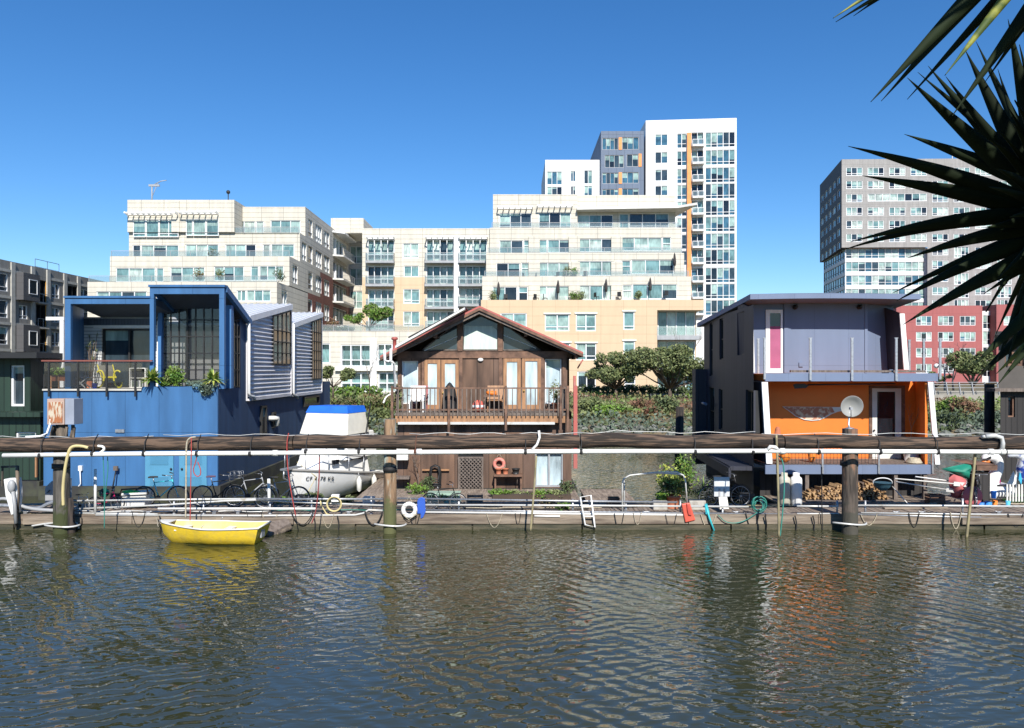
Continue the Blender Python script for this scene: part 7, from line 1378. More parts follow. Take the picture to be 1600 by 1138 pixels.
for dy, yo in ((0, 0), (.35, -3)): m_ = MB(); m_.tube([P(972.5+3*(dy > 0), 818, YD+.1+dy), P(972.5+3*(dy > 0), 755, YD+.1+dy), P(975, 748, YD+.1+dy), P(984, 743, YD+.1+dy), P(1000, 741, YD+.1+dy), P(1030, 738-yo*.5, YD+.1+dy), P(1058, 738-yo, YD+.1+dy), P(1068, 743, YD+.1+dy), P(1071, 752, YD+.1+dy), P(1074, 790, YD+.1+dy)], .024, 8); m_.build('arch', M['steel_lt'], ar)
cs = thing('boat_cushion', 'coral red boat cushion strapped to the railing below the flower tubs', 'cushion', P(1076, 800, YD)); m_ = MB(); Y = YD-.06; m_.prism([P(1065, 788, Y), P(1078, 786, Y), P(1087, 813, Y), P(1071, 817, Y)], (0, .1, 0)); m_.build('pad', mat('coral_vinyl', (.62, .10, .06), .5), cs, bevel=.025); m_ = MB(); m_.prism([P(1073, 787, Y-.05), P(1077, 790, Y-.05), P(1081, 806, Y-.05), P(1076, 805, Y-.05), P(1074, 797, Y-.05)], (0, .05, 0)); m_.build('flap', mat('coral_dark', (.50, .07, .05), .5), cs, bevel=.01)
nb = thing('notice_board', 'pale grey board with two dark slots standing on the dock', 'board', P(1128, 800, 22.9)); Y = 22.9; m_ = MB(); m_.box(X(1116, Y), X(1140, Y), Y, Y+.06, Z(776, Y), Z(746, Y)); m_.build('panel', mat('pale_grey_board', (.55, .58, .60), .6), nb)
for px in (1124, 1131.5): m_ = MB(); m_.box(X(px-1.5, Y), X(px+1.5, Y), Y-.01, Y-.001, Z(775.5, Y), Z(763.5, Y)); m_.build('slot', M['grey_metal'], nb)
m_ = MB(); m_.prism([P(1123, 776.5, Y), P(1136, 776.5, Y), P(1139, 795, Y-.2), P(1125, 796, Y-.2)], (0, .03, 0)); m_.build('paper_sheet', M['offwhite'], nb); m_ = MB(); m_.beam(P(1128, 776, Y+.08), V((X(1128, Y), Y+.08, ZD)), .06, .05); m_.build('post', M['wood_grey'], nb)
pd = thing('toy_paddle', 'turquoise paddle leaning down over the dock edge', 'paddle', P(1110, 830, YD)); m_ = MB(); m_.tube([P(1103, 790, YD-.05), P(1108, 808, YD-.1), P(1117, 833, YD-.15)], .03, 8); m_.build('shaft', mat('aqua', (.05, .50, .55), .4), pd); m_ = MB(); m_.prism([P(1101, 788, YD-.06), P(1105, 787, YD-.06), P(1109, 802, YD-.08), P(1103, 804, YD-.08)], (0, .03, 0)); m_.build('blade', mat('deep_aqua', (.03, .35, .42), .4), pd)

# ---------------------------------------------------------------- plants in tubs
def rosette(name, label, c, n, l, w_, m2, seed, up=.5, cat='plant'):
    r2 = random.Random(seed); m_ = MB(); c = V(c)
    for i in range(n):
        a = r2.random()*6.28; e = r2.uniform(up-.5, 1.3); ll = l*r2.uniform(.7, 1.1); o_ = V((math.cos(a)*math.cos(e), math.sin(a)*math.cos(e), math.sin(e))); sd_ = V((-math.sin(a), math.cos(a), 0))*w_*.5
        p0, p1, p2 = c, c+o_*ll*.5+V((0, 0, .04*l)), c+o_*ll+V((0, 0, -.25*ll*math.cos(e))); m_.m = i % 2; m_.face(p0-sd_*.8, p0+sd_*.8, p1+sd_, p1-sd_); m_.face(p1-sd_, p1+sd_, p2)
    return tag(m_.build(name, [M['leaf_lime'], m2], loc=c), label, cat)
def pot(name, label, c, r0, h, m2, cat='flowerpot'):
    m_ = MB(); m_.lathe([(r0*.7, 0), (r0*.95, h*.85), (r0*1.06, h*.85), (r0*1.06, h), (r0*.92, h), (r0*.9, h*.9), (.01, h*.9)], c, 16); return tag(m_.build(name, m2, loc=c), label, cat)
M['leaf_y'] = mat('leaf_yellow', (.42, .42, .08), .6, c2=(.22, .30, .06), mix=(.4, .6), scale=6)
zp_ = zd+.05
rosette('spiky_plant', 'yellow striped spiky plant at the left end of the blue planter', P(238, 596, 27.40), 110, .62, .075, M['leaf_y'], 1); rosette('spiky_plant', 'yellow green spiky plant at the right end of the blue planter', P(333, 597, 27.55), 110, .58, .075, M['leaf_y'], 2)
rosette('spiky_plant', 'small yellow green spiky plant on the corner of the blue planter', P(349, 601, 27.9), 36, .34, .04, M['leaf_y'], 3)
bush('planter_shrub', 'feathery green shrub in the middle of the blue planter', P(272, 604, 27.9), .55, .62, 2200, .06, [M['leaf_lime'], M['leaf_a']], 4); bush('planter_shrub', 'low green leafy plant left in the blue planter', P(256, 606, 27.8), .32, .3, 900, .05, [M['leaf_lime'], M['leaf_lime']], 5)
jm = MB(); r2 = random.Random(8); clumps(jm, [(P(313, 602, 27.5), .32, .2), (P(324, 606, 27.4), .32, .22), (P(321, 613, 27.36), .2, .16), (P(300, 599, 27.6), .25, .12), (P(330, 600, 27.45), .28, .18)], 3200, .045, r2, .2); tag(jm.build('trailing_juniper', [M['leaf_grey'], mat('leaf_blue', (.18, .30, .28), .7)], loc=P(318, 605, 27.5)), 'blue grey trailing juniper spilling over the blue planter edge', 'juniper')
# tall slender dracaena behind the deck railing
dr_t = thing('potted_dracaena', 'tall thin-stemmed dracaena before the white siding on the blue deck', 'potted plant', P(138, 606, 29.2)); m_ = MB(); r2 = random.Random(6); lf = MB()
for i in range(9):
    a = P(137+r2.uniform(-3, 4), 604, 29.1); b = P(134+i*2.4+r2.uniform(-2, 2), 520+r2.random()*50, 29.1+r2.uniform(-.2, .2)); m_.tube([a, a.lerp(b, .5)+V((r2.uniform(-.1, .1), 0, 0)), b], .012, 5)
    for j in range(26): an = r2.random()*6.28; e = r2.uniform(-.6, 1.2); d = V((math.cos(an)*math.cos(e), math.sin(an)*math.cos(e), math.sin(e)))*r2.uniform(.1, .22); s_ = V((-math.sin(an), math.cos(an), 0))*.012; lf.face(b-s_, b+s_, b+d)
m_.build('stem', M['bark'], dr_t); lf.build('leaf_tuft', M['leaf_a'], dr_t); m_ = MB(); m_.lathe([(.12, 0), (.17, .3), (.15, .3), (.01, .27)], P(137, 608, 29.1), 14); m_.build('pot', M['terra'], dr_t)
pb = thing('planter_table', 'terracotta planter box with leafy plant at the left deck corner', 'planter', P(92, 607, 28.2)); m_ = MB(); m_.box(X(80, 28.1), X(112, 28.1), 28.0, 28.4, zd+.28, zd+.5); m_.build('box', M['terra'], pb); m_ = MB()
for px in (80, 92, 103, 112): m_.box(X(px, 28)-.02, X(px, 28)+.02, 27.98, 28.02, zd, zd+.5)
m_.build('leg_frame', M['wood_m'], pb); m_ = MB(); clumps(m_, [((X(86+8*i, 28.2), 28.2, zd+.6), .22, .2) for i in range(4)], 1100, .06, r2, .2); m_.build('foliage', [M['leaf_lime'], M['leaf_b']], pb)
# yellow spring chair
yc = thing('armchair', 'yellow metal spring armchair with grey mesh back on the blue deck', 'chair', P(170, 606, 28.4)); ys_ = mat('yellow_enamel', (.80, .68, .05), .4); Yc = 28.4
def C(px, py, dy=0): return P(px, py, Yc+dy)
for nm, sgn, dx in (('arm_frame', 0, 0), ('arm_frame', 1, 29)):
    d = dx; m_ = MB(); pts = [C(152+d*.98, 582), C(155+d, 579), C(160+d, 580), C(163+d*.98, 588), C(161+d*.97, 600), C(155+d, 606.5), C(150+d, 604), C(149.5+d, 597)]
    if sgn: pts = [V((2*C(170, 0).x-p.x, p.y, p.z)) for p in [C(152, 582), C(155, 579), C(160, 580), C(163, 588), C(161, 600), C(155, 606.5), C(150, 604), C(149.5, 597)]]
    pp = pts
    for _ in range(2): pp = [pp[0]]+[q for a, b in zip(pp, pp[1:]) for q in (a.lerp(b, .25), a.lerp(b, .75))]+[pp[-1]]
    m_.tube(pp, .032, 8); m_.build(nm, ys_, yc)
m_ = MB(); m_.prism([C(160, 590.5), C(182, 590.5), C(182, 593, .35), C(160, 593, .35)], (0, 0, .05)); m_.build('seat', ys_, yc); m_ = MB(); m_.prism([C(153, 571, .5), C(175, 571, .5), C(179, 591, .35), C(161, 591, .35)], (0, .04, 0)); m_.build('backrest', mat('grey_mesh', (.16, .15, .13), .8), yc); m_ = MB(); m_.tube([C(160, 593, .36), C(152, 570, .5)], .02, 6); m_.tube([C(181, 592, .36), C(176, 570, .5)], .02, 6); m_.build('back_frame', ys_, yc)
so_ = thing('folding_stool', 'white and blue crossed-leg folding stool beside the yellow chair', 'stool', P(127, 607, 28.2)); m_ = MB()
for a, b, dy in (((117, 590), (134, 607), 0), ((137, 590), (116, 607), 0), ((122, 590), (142, 607), .3), ((142, 590), (122, 607), .3)): m_.beam(P(*a, 28.1+dy), P(*b, 28.1+dy), .045, .03)
m_.build('leg_frame', M['white'], so_); m_ = MB(); m_.box(X(116, 28.2), X(142, 28.2), 28.1, 28.45, Z(591, 28.2), Z(589.5, 28.2)); m_.build('seat', mat('pattern_cloth', (.55, .35, .25), .7, c2=(.25, .4, .6), mix=(.45, .55), scale=8), so_)
m_ = MB(); m_.lathe([(.07, 0), (.1, .2), (.08, .2), (.01, .18)], on(148, 28.1, zd), 12); tag(m_.build('blue_pot', mat('cobalt_glaze', (.02, .04, .25), .2), loc=on(148, 28.1, zd)), 'small cobalt pot between stool and yellow chair', 'pot')
bc = thing('bookcase', 'low white shelf with books inside the sliding door of the blue deck', 'bookcase', P(212, 606, 29.4)); Y = 29.35; x0, x1 = X(203, Y), X(226, Y); m_ = MB()
for z in (zd, zd+.36, zd+.74): m_.box(x0, x1, Y, Y+.2, z, z+.03)
for x in (x0-.03, x1): m_.box(x, x+.03, Y, Y+.2, zd, zd+.77)
m_.build('shelf_frame', M['offwhite'], bc); m_ = MB(); m_.box(x0, x1, Y+.15, Y+.19, zd+.03, zd+.74); m_.build('back_panel', M['shade'], bc)
for i in range(9):
    m_ = MB(); h = .2+.08*r2.random(); m_.box(x0+.02+i*.055, x0+.065+i*.055, Y+.02, Y+.15, zd+.03, zd+.03+h); m_.build('book', [M['pvc'], M['leaf_grey'], M['steel']][i % 3], bc)

# planting before the brown house
for i, (px, py, Y, rx, rz, ms, lb) in enumerate([(650, 773, 26.2, .5, .35, 'leaf_lime', 'leafy plant at the foot of the brown wall behind the white life ring'), (665, 768, 26.8, .45, .5, 'leaf_b', 'dark shrub under the left end of the brown wall'), (784, 776, 25.6, .55, .22, 'leaf_lime', 'low green herbs left in the bed before the brown house'), (806, 776, 25.7, .5, .22, 'leaf_a', 'low green herbs in the middle of the bed before the brown house'),
    (842, 777, 25.5, .6, .22, 'leaf_lime', 'low green herbs before the curtained sliding door'), (872, 776, 25.6, .55, .25, 'leaf_a', 'low green herbs right before the curtained sliding door'), (886, 768, 26.6, .38, .4, 'leaf_b', 'dark leafy plant at the right corner of the brown house'), (857, 790, 23.6, .5, .25, 'leaf_dry', 'straggly dry plant on the dock by the pipe railing'), (880, 794, 23.2, .35, .2, 'leaf_lime', 'small green plant on the dock left of the ladder'),
    (440, 772, 24.6, .35, .2, 'leaf_lime', 'green weeds by the bow of the motorboat'), (492, 775, 24.4, .4, .3, 'leaf_b', 'green weeds under the motorboat hull'), (545, 775, 24.6, .3, .18, 'leaf_a', 'weeds at the corner of the finger pier')]):
    q = P(px, py, Y); q.z = ZD; bush('dock_plant', lb, q, rx, rz, 700, .055, [M[ms], M['leaf_b']], 120+i, 'plants growing along the dock')
m_ = MB(); m_.box(X(770, 25.4), X(892, 25.4), 25.2, 26.0, ZD, ZD+.12); tag(m_.build('planting_bed', M['soil'], loc=(0, 25.6, ZD)), 'low dark planting bed before the brown house', 'planting bed')
for px, py, lb, r0, mm in ((779, 757, 'left terracotta pot under the pink life ring', .11, 'terra'), (790, 757, 'right terracotta pot under the pink life ring', .11, 'terra'), (806, 757, 'dark pot with dry twigs right of the terracotta pots', .14, 'dark_metal')):
    q = P(px, py, 27.15); q.z = .98; pot('flowerpot', lb, q, r0, .2, M[mm])
m_ = MB(); m_.box(X(772, 27.2), X(816, 27.2), 27.0, 27.4, .9, .975); 
for px in (774, 814): m_.box(X(px, 27.2)-.03, X(px, 27.2)+.03, 27.1, 27.3, ZD, .9)
tag(m_.build('pot_shelf', M['wood_d'], loc=on(794, 27.2)), 'low dark shelf carrying the flowerpots below the life ring', 'shelf')
bare_tree('dry_shrub', 'dry leafless shrub against the left of the brown lower wall', on(653, 27.1), 1.6, 31, .02, M['wood_grey'], spread=.4, cat='shrub'); bare_tree('dry_twigs', 'dry twigs sticking out of the dark pot', P(808, 757, 27.15), .9, 32, .012, M['wood_grey'], spread=.4, cat='twigs', depth=2)
hr = thing('hose_hanger', 'black hose looped on a holder on the brown lower wall', 'hose', P(680, 735, 27.3)); m_ = MB()
for i in range(6): m_.tube([P(671.5+.6*i, 765-i*3, 27.3-.02*i), P(671+i*.5, 740, 27.3-.02*i), P(673+i*.4, 730, 27.3-.02*i), P(680, 726.5+i*.3, 27.3-.02*i), P(687-i*.4, 730, 27.3-.02*i), P(689-i*.5, 740, 27.3-.02*i), P(688-.6*i, 765-i*3, 27.3-.02*i), P(680, 768-i*4, 27.28-.02*i)], .028, 6, closed=True)
m_.build('hose_loops', M['dark_metal'], hr); m_ = MB(); m_.beam(P(660, 734.5, 27.4), P(702, 734.5, 27.4), .05, .06); m_.build('batten', M['wood_m'], hr)
gc_ = thing('plant_crate', 'long clear crate of green seedlings before the lattice gate', 'crate', on(694, 24.4)); m_ = MB(); Y = 24.3; m_.box(X(667, Y), X(719, Y), Y, Y+.04, Z(789, Y), Z(771, Y)); m_.box(X(667, Y), X(719, Y), Y+.04, Y+.5, Z(772, Y), Z(771, Y)); m_.box(X(667, Y), X(719, Y), Y+.04, Y+.5, ZD, Z(786, Y)); m_.build('crate_shell', mat('translucent_green', (.33, .46, .36), .4), gc_)
m_ = MB(); clumps(m_, [((X(672+8*i, Y+.2), Y+.0, Z(776, Y)), .2, .1) for i in range(6)], 600, .05, r2, .2); m_.build('seedlings', [M['leaf_lime'], M['leaf_a']], gc_)
# flower tubs by the arch
q = on(1051, 23.5); pot('flowerpot', 'large terracotta tub below the yellow flowering bush', q, .24, .4, M['terra']); bush('flowering_bush', 'yellow flowering bush in the terracotta tub', q+V((-.05, .1, .38)), .62, .75, 2300, .06, [M['leaf_y'], M['leaf_b'], M['leaf_lime']], 71)
bush('tall_herb', 'taller loose green bush right of the yellow flowers', on(1072, 24.0)+V((0, 0, .3)), .55, 1.3, 2000, .055, [M['leaf_lime'], M['leaf_b'], M['leaf_y']], 72); bush('lettuce', 'bright green lettuce in the white trough', on(1034, 23.4)+V((0, 0, .25)), .26, .25, 500, .07, [M['leaf_lime'], M['leaf_lime']], 73, cat='lettuce')
rosette('spiky_plant', 'spiky dark plant beside the yellow flowering bush', on(1100, 23.9)+V((0, 0, .45)), 40, .7, .03, M['leaf_a'], 9)
for a, b, lb, mm in ((1020, 1042, 'white trough holding the lettuce', 'white'), (1076, 1102, 'weathered white trough right of the terracotta tub', 'offwhite')): m_ = MB(); m_.box(X(a, 23.3), X(b, 23.3), 23.2, 23.5, ZD, ZD+.28); tag(m_.build('planter_trough', mat('trough_%d' % a, (.45, .43, .38), .7, c2=(.30, .28, .24), mix=(.4, .65), scale=6), loc=on((a+b)/2, 23.3), bevel=.015), lb, 'trough')

# ---------------------------------------------------------------- violet houseboat foreground
def cyl(label, px, Y, h, r0, m2):
    c = on(px, Y); t = thing('gas_cylinder', label, 'gas cylinder', c, 'gas cylinders under the violet deck'); m_ = MB(); m_.lathe([(r0*.85, 0), (r0*.85, .05), (r0, .08), (r0, h*.80), (r0*.9, h*.87), (r0*.5, h*.92), (.02, h*.93)], c, 20); m_.build('tank', m2, t); m_ = MB(); m_.lathe([(.10, h*.90), (.10, h*1.02), (.085, h*1.02), (.085, h*.9)], c, 14); m_.build('collar', m2, t); m_ = MB(); m_.tube([c+V((0, 0, h*.92)), c+V((0, 0, h*1.0))], .03, 8); m_.build('valve', M['steel'], t)
cyl('cream gas cylinder, left of the pair under the violet deck', 1225.5, 23.9, 1.02, .18, mat('cream_tank', (.50, .47, .38), .5, c2=(.42, .30, .2), mix=(.6, .75), scale=5)); cyl('white gas cylinder, right of the pair under the violet deck', 1244, 23.9, 1.02, .18, M['white'])
wood = [mat('firewood_%d' % i, c, .85, c2=tuple(x*.7 for x in c), mix=(.4, .6), scale=30) for i, c in enumerate([(.50, .32, .16), (.40, .24, .11), (.30, .18, .09), (.16, .11, .08)])]
protos = []
for k in range(6):
    r3 = random.Random(k); m_ = MB(); rr = .062; n = r3.choice([3, 4, 5]); pts = [V((math.cos(6.28*j/n+r3.random()*.5)*rr*r3.uniform(.75, 1.1), 0, math.sin(6.28*j/n+r3.random()*.5)*rr*r3.uniform(.75, 1.1))) for j in range(n)]; m_.prism(pts, (0, .42, 0)); protos.append(m_.mesh('firewood_log', wood[k % 4]))
r3 = random.Random(17); logs = []
rows = []; zz = ZD+.1; xL0, xR0 = X(1258, 24.9), X(1386, 24.9); k = 0
while k < 9:
    a = xL0+.04*k+max(0, k-3)*.28*(1+.1*k); b = xR0-.06*k; x = a
    while x < b: rows.append((x, zz)); x += .115*r3.uniform(.9, 1.15)
    zz += .078; k += 1
place_words = ['near the left end of the pile', 'left of the middle of the pile', 'behind the dish pile', 'right of the dish pile', 'at the right end of the pile']
for i, (x, z) in enumerate(rows):
    if z > ZD+.1+.078*6 and not (X(1345, 24.9) < x < X(1380, 24.9) or (X(1300, 24.9) < x < X(1322, 24.9) and z < ZD+.66)): continue
    o = bpy.data.objects.new('firewood_log', r3.choice(protos)); COL.objects.link(o); o.location = (x, 24.75+r3.uniform(-.07, .07), z+r3.uniform(-.01, .01)); o.rotation_euler = (r3.uniform(-.06, .06), r3.uniform(0, 6.28), r3.uniform(-.25, .25)); s_ = r3.uniform(.75, 1.15); o.scale = (s_, 1, s_)
    tag(o, 'split firewood log stacked under the violet houseboat deck', 'firewood', 'firewood logs stacked under the deck'); WL[o.name] = V(o.location)
m_ = MB(); m_.box(X(1255, 24.9), X(1388, 24.9), 24.55, 25.2, ZD, ZD+.04); tag(m_.build('pallet', M['wood_grey'], loc=on(1320, 24.9)), 'low wooden pallet under the firewood', 'pallet')
nt_ = thing('landing_net', 'landing net with white hoop leaning beside the firewood', 'net', P(1380, 757, 24.2)); m_ = MB(); m_.tube([P(1379+15*math.cos(a), 754+7*math.sin(a), 24.1+.1*math.sin(a)) for a in [6.2832*i/24 for i in range(24)]], .016, 6, closed=True); m_.build('hoop', M['white'], nt_)
m_ = MB(); m_.tube([P(1394, 760, 24.1), P(1427, 797, 23.5)], .018, 6); m_.build('handle', M['steel_lt'], nt_); m_ = MB(); m_.lathe([(.28, 0), (.24, -.12), (.12, -.24), (.02, -.27)], P(1379, 754, 24.1), 16); m_.build('net_bag', mat('net_teal', (.03, .10, .14), .8), nt_)
for i, (a, b, Y, mm, lb) in enumerate([((1398, 748), (1490, 756), 24.0, 'offwhite', 'upper pale oar lying right of the landing net'), ((1400, 753), (1478, 765), 24.2, 'steel_lt', 'lower pale oar lying right of the landing net'), ((1430, 745), (1486, 752), 24.5, 'white', 'white kayak paddle behind the oars')]):
    t = thing('oar', lb, 'oar', P(*a, Y), 'oars bundled by the right deck post'); m_ = MB(); m_.tube([P(*a, Y), P(*b, Y)], .022, 6); m_.build('shaft', M[mm], t); m_ = MB(); q = P(*b, Y); d = (P(*b, Y)-P(*a, Y)).normalized(); m_.beam(q, q+d*.4, .03, .13); m_.build('blade', M[mm], t)
ds = thing('satellite_dish', 'grey satellite dish on top of the right dock pile', 'satellite dish', (px3_, 21.85, z3_)); c = P(1331, 635, 21.85); ang = Matrix.Rotation(R(-12), 3, 'Z') @ Matrix.Rotation(R(15), 3, 'X')
def lathe_dir(prof, c, mrot, n=24, sx=1, sz=1):
    m2 = MB(); vs = []
    for r0, h in prof:
        for j in range(n): t = 6.2832*j/n; vs.append(V(c)+mrot @ V((r0*math.cos(t)*sx, h, r0*math.sin(t)*sz)))
    m2.add(vs, [(i*n+j, i*n+(j+1) % n, (i+1)*n+(j+1) % n, (i+1)*n+j) for i in range(len(prof)-1) for j in range(n)], True); return m2
m_ = lathe_dir([(.001, .09), (.1, .08), (.2, .045), (.30, -.02), (.31, -.02), (.30, .0), (.2, .065), (.1, .10), (.001, .11)], c, ang, 28, 1, 1.05); m_.build('reflector', mat('dish_grey', (.33, .33, .31), .6), ds)
m_ = MB(); m_.tube([c+V((0, .12, 0)), V((px3_+.02, 21.98, z3_+.12)), V((px3_, 21.88, z3_))], .028, 8); m_.lathe([(.12, 0), (.12, .02), (.04, .04)], (px3_, 21.87, z3_), 12); m_.build('mast', M['steel'], ds)
m_ = MB(); e = c+V((-.16, -.3, -.05)); m_.tube([c+V((0, .05, -.3)), e], .012, 6); m_.cbox(e, .07, .1, .07); m_.build('feed_arm', M['grey_metal'], ds)
pot_w = P(1424, 720, 26.0); pot_w.z = zD; pot('flowerpot', 'large white tub at the right end of the orange porch', pot_w, .3, .5, M['offwhite']); bare_tree('bare_shrub', 'leafless red-stemmed shrub in the white tub on the orange porch', pot_w+V((0, 0, .4)), 2.0, 41, .02, M['wood_m'], spread=.38, cat='shrub')
cc = P(1428, 722, 25.4); cc.z = zD; m_ = MB()
for i in range(5): m_.ring(cc+V((0, 0, .03+.03*i)), .24-.02*i, .028, 'z', 22, 6)
tag(m_.build('rope_coil', M['rope'], loc=cc), 'coiled tan rope on the orange porch floor by the white tub', 'rope coil')
m_ = MB(); q = P(1215, 678, 25.3); m_.lathe([(.11, 0), (.09, .14), (.06, .22), (.02, .24)], q, 10); m_.tube([V((q.x, 25.3, zD)), q], .02, 6); tag(m_.build('porch_lantern', M['terra'], loc=q), 'rust brown lantern at the left end of the orange porch', 'lantern')
for a, b, mm, lb in ((1218, 1236, 'orange', 'orange float bag at the left of the orange porch'), (1262, 1274, 'orange', 'orange life vest hanging behind the wire mesh')):
    m_ = MB(); m_.ball(((X(a, 25.6)+X(b, 25.6))/2, 25.6, zD+.26), ((b-a)/47/2, .15, .26), 10, 8, .3); tag(m_.build('life_vest', mat('safety_orange_%d' % a, (.85, .25, .03), .6), loc=on(a, 25.6, zD)), lb, 'life vest')
m_ = MB(); q = P(1222, 703, 24.7); 
for i in range(3): m_.ring(q+V((0, -.02*i, 0)), .12+.01*i, .02, 'y', 20, 6)
tag(m_.build('cord', M['dark_metal'], loc=q), 'small dark coil hanging from the left deck corner', 'cord')
oar = thing('hanging_oar', 'black oar slung under the upper violet deck', 'oar', K9(800, 610, 25.6)); m_ = MB(); m_.tube([K9(690, 612, 25.6), K9(1210, 606, 25.6)], .025, 8); m_.build('shaft', M['dark_metal'], oar); m_ = MB(); m_.prism([K9(605, 612, 25.6), K9(620, 606, 25.6), K9(670, 606, 25.6), K9(700, 614, 25.6), K9(680, 632, 25.6), K9(615, 636, 25.6)], (0, .03, 0)); m_.build('blade', M['dark_metal'], oar)

# ---------------------------------------------------------------- right corner: cabinet, tarps, swan float, fence
def Q(cx, cy, Y): return P(1440+cx/7.1125, 690+cy/7.1125, Y)
cbn = thing('garden_cabinet', 'dark slatted wooden cabinet with flat lid behind the bamboo pole', 'cabinet', on(1532, 24.5)); Y = 24.4; m_ = MB(); a, b = Q(610, 350, Y), Q(760, 640, Y); m_.box(a.x, b.x, Y, Y+.5, ZD, a.z); m_.build('body', M['dark_h'], cbn); m_ = MB(); a, b = Q(390, 225, Y), Q(830, 320, Y)
m_.box(Q(600, 0, Y).x, b.x, Y-.06, Y+.6, Q(0, 320, Y).z, Q(0, 262, Y).z); m_.prism([Q(390, 228, Y+.3), Q(560, 222, Y+.3), Q(830, 262, Y-.08), Q(600, 262, Y-.08)], (0, .4, .03)); m_.build('lid', M['wood_d'], cbn)
def cloth(name, label, pts, m2, Y, cat='cover'):
    m_ = MB(); k = len(pts); c = sum((Q(*p, Y) for p in pts), V((0, 0, 0)))/k; r4 = random.Random(len(label)); vs = [c+V((0, -.14, 0))]; ring1 = []
    for i, p in enumerate(pts): vs.append(Q(*p, Y+.04*math.sin(i*2.1)))
    mids = [(vs[0]+vs[i+1])/2+V((0, -.03+.07*math.sin(i*2.7), 0)) for i in range(k)]; vs += mids; fs = []
    for i in range(k): j = (i+1) % k; fs += [(0, 1+k+i, 1+k+j), (1+k+i, 1+i, 1+j, 1+k+j)]
    back = [v+V((0, .3, 0)) for v in vs[1:1+k]]; n0 = len(vs); vs += back; fs += [(1+i, n0+i, n0+(i+1) % k, 1+(i+1) % k) for i in range(k)]+[tuple(n0+i for i in range(k))]
    m_.add(vs, fs, True); return tag(m_.build(name, m2, loc=c), label, cat)
cloth('tarp', 'deep green tarp draped over the bundle by the swan float', [(270, 320), (400, 290), (545, 262), (560, 300), (540, 345), (530, 420), (450, 390), (370, 350)], mat('green_tarp', (.01, .20, .13), .6), 24.15, 'tarp')
cloth('cloth_bundle', 'rose red cloth bundle hanging below the green tarp', [(370, 370), (450, 395), (500, 430), (470, 480), (455, 560), (440, 620), (390, 630), (375, 560), (360, 480)], mat('rose_cloth', (.50, .13, .13), .8), 24.1, 'cloth')
m_ = MB(); m_.lathe([(.001, -.02), (.30, -.02), (.32, 0), (.30, .02), (.001, .02)], Q(565, 610, 23.75), 24, 'y'); tag(m_.build('wheel_cover', mat('rose_nylon', (.50, .12, .13), .7), loc=Q(565, 610, 23.75)), 'rose red round cover over the bicycle wheel', 'wheel cover')
sw = thing('swan_float', 'white inflatable swan with orange beak behind the dark cabinet', 'pool float', on(1550, 25.0)); Y = 25.0; pth = [(690, 215), (705, 178), (770, 160), (830, 185), (858, 240), (852, 310), (815, 370), (775, 430), (760, 510), (770, 600)]; pw_ = [Q(x, y, Y+.02*i) for i, (x, y) in enumerate(pth)]; rr_ = [.07, .13, .165, .16, .15, .16, .19, .23, .30, .36]
for _ in range(2): pw_ = [pw_[0]]+[q for a, b in zip(pw_, pw_[1:]) for q in (a.lerp(b, .25), a.lerp(b, .75))]+[pw_[-1]]; rr_ = [rr_[0]]+[q for a, b in zip(rr_, rr_[1:]) for q in (a*.75+b*.25, a*.25+b*.75)]+[rr_[-1]]
m_ = MB(); m_.tube(pw_, rr_, 16); vn = mat('white_vinyl', (.80, .80, .78), .25, var=.03); m_.build('neck', vn, sw)
m_ = MB(); m_.ring(V((Q(810, 0, Y).x+.1, 25.5, ZD+.25)), .55, .24, 'z', 28, 12); m_.build('body_ring', vn, sw); m_ = MB(); m_.ball(Q(712, 224, Y-.08), (.15, .08, .06), 12, 8); m_.build('beak', mat('orange_vinyl', (.80, .22, .04), .35), sw)
m_ = MB(); m_.prism([Q(675, 200, Y-.17), Q(740, 192, Y-.20), Q(778, 168, Y-.19), Q(770, 195, Y-.19), Q(740, 212, Y-.19)], (0, .1, 0)); m_.build('mask', M['black'], sw)
fn = thing('picket_fence', 'low pale picket fence at the right end of the dock', 'fence', on(1590, 24.6)); m_ = MB()
for i in range(12): x = X(1574+4.6*i, 24.4); m_.box(x-.025, x+.025, 24.4, 24.43, ZD+.05, Z(757, 24.4))
m_.build('picket_row', M['offwhite'], fn); m_ = MB(); m_.box(X(1560, 24.4), X(1640, 24.4), 24.44, 24.47, Z(761, 24.4), Z(758, 24.4)); m_.box(X(1560, 24.4), X(1640, 24.4), 24.44, 24.47, ZD+.15, ZD+.2); m_.build('crossbar', M['dark_metal'], fn)
m_ = MB(); m_.box(X(1568, 24.8), X(1640, 24.8), 24.5, 26, ZD+.01, ZD+.03); tag(m_.build('turf_mat', mat('turf_green', (.05, .16, .03), .95), loc=on(1600, 25, ZD)), 'green turf mat behind the picket fence', 'mat')
sl = thing('toy_sail', 'small white sail behind the picket fence', 'sail', on(1582, 24.9)); m_ = MB(); m_.prism([Q(1025, 330, 24.9), Q(1055, 400, 24.9), Q(1045, 485, 24.9), Q(945, 487, 24.9)], (0, .02, 0)); m_.build('sailcloth', M['white'], sl); m_ = MB(); m_.tube([Q(1050, 320, 24.92), Q(1050, 640, 24.92)], .015, 6); m_.build('mast', M['steel'], sl)
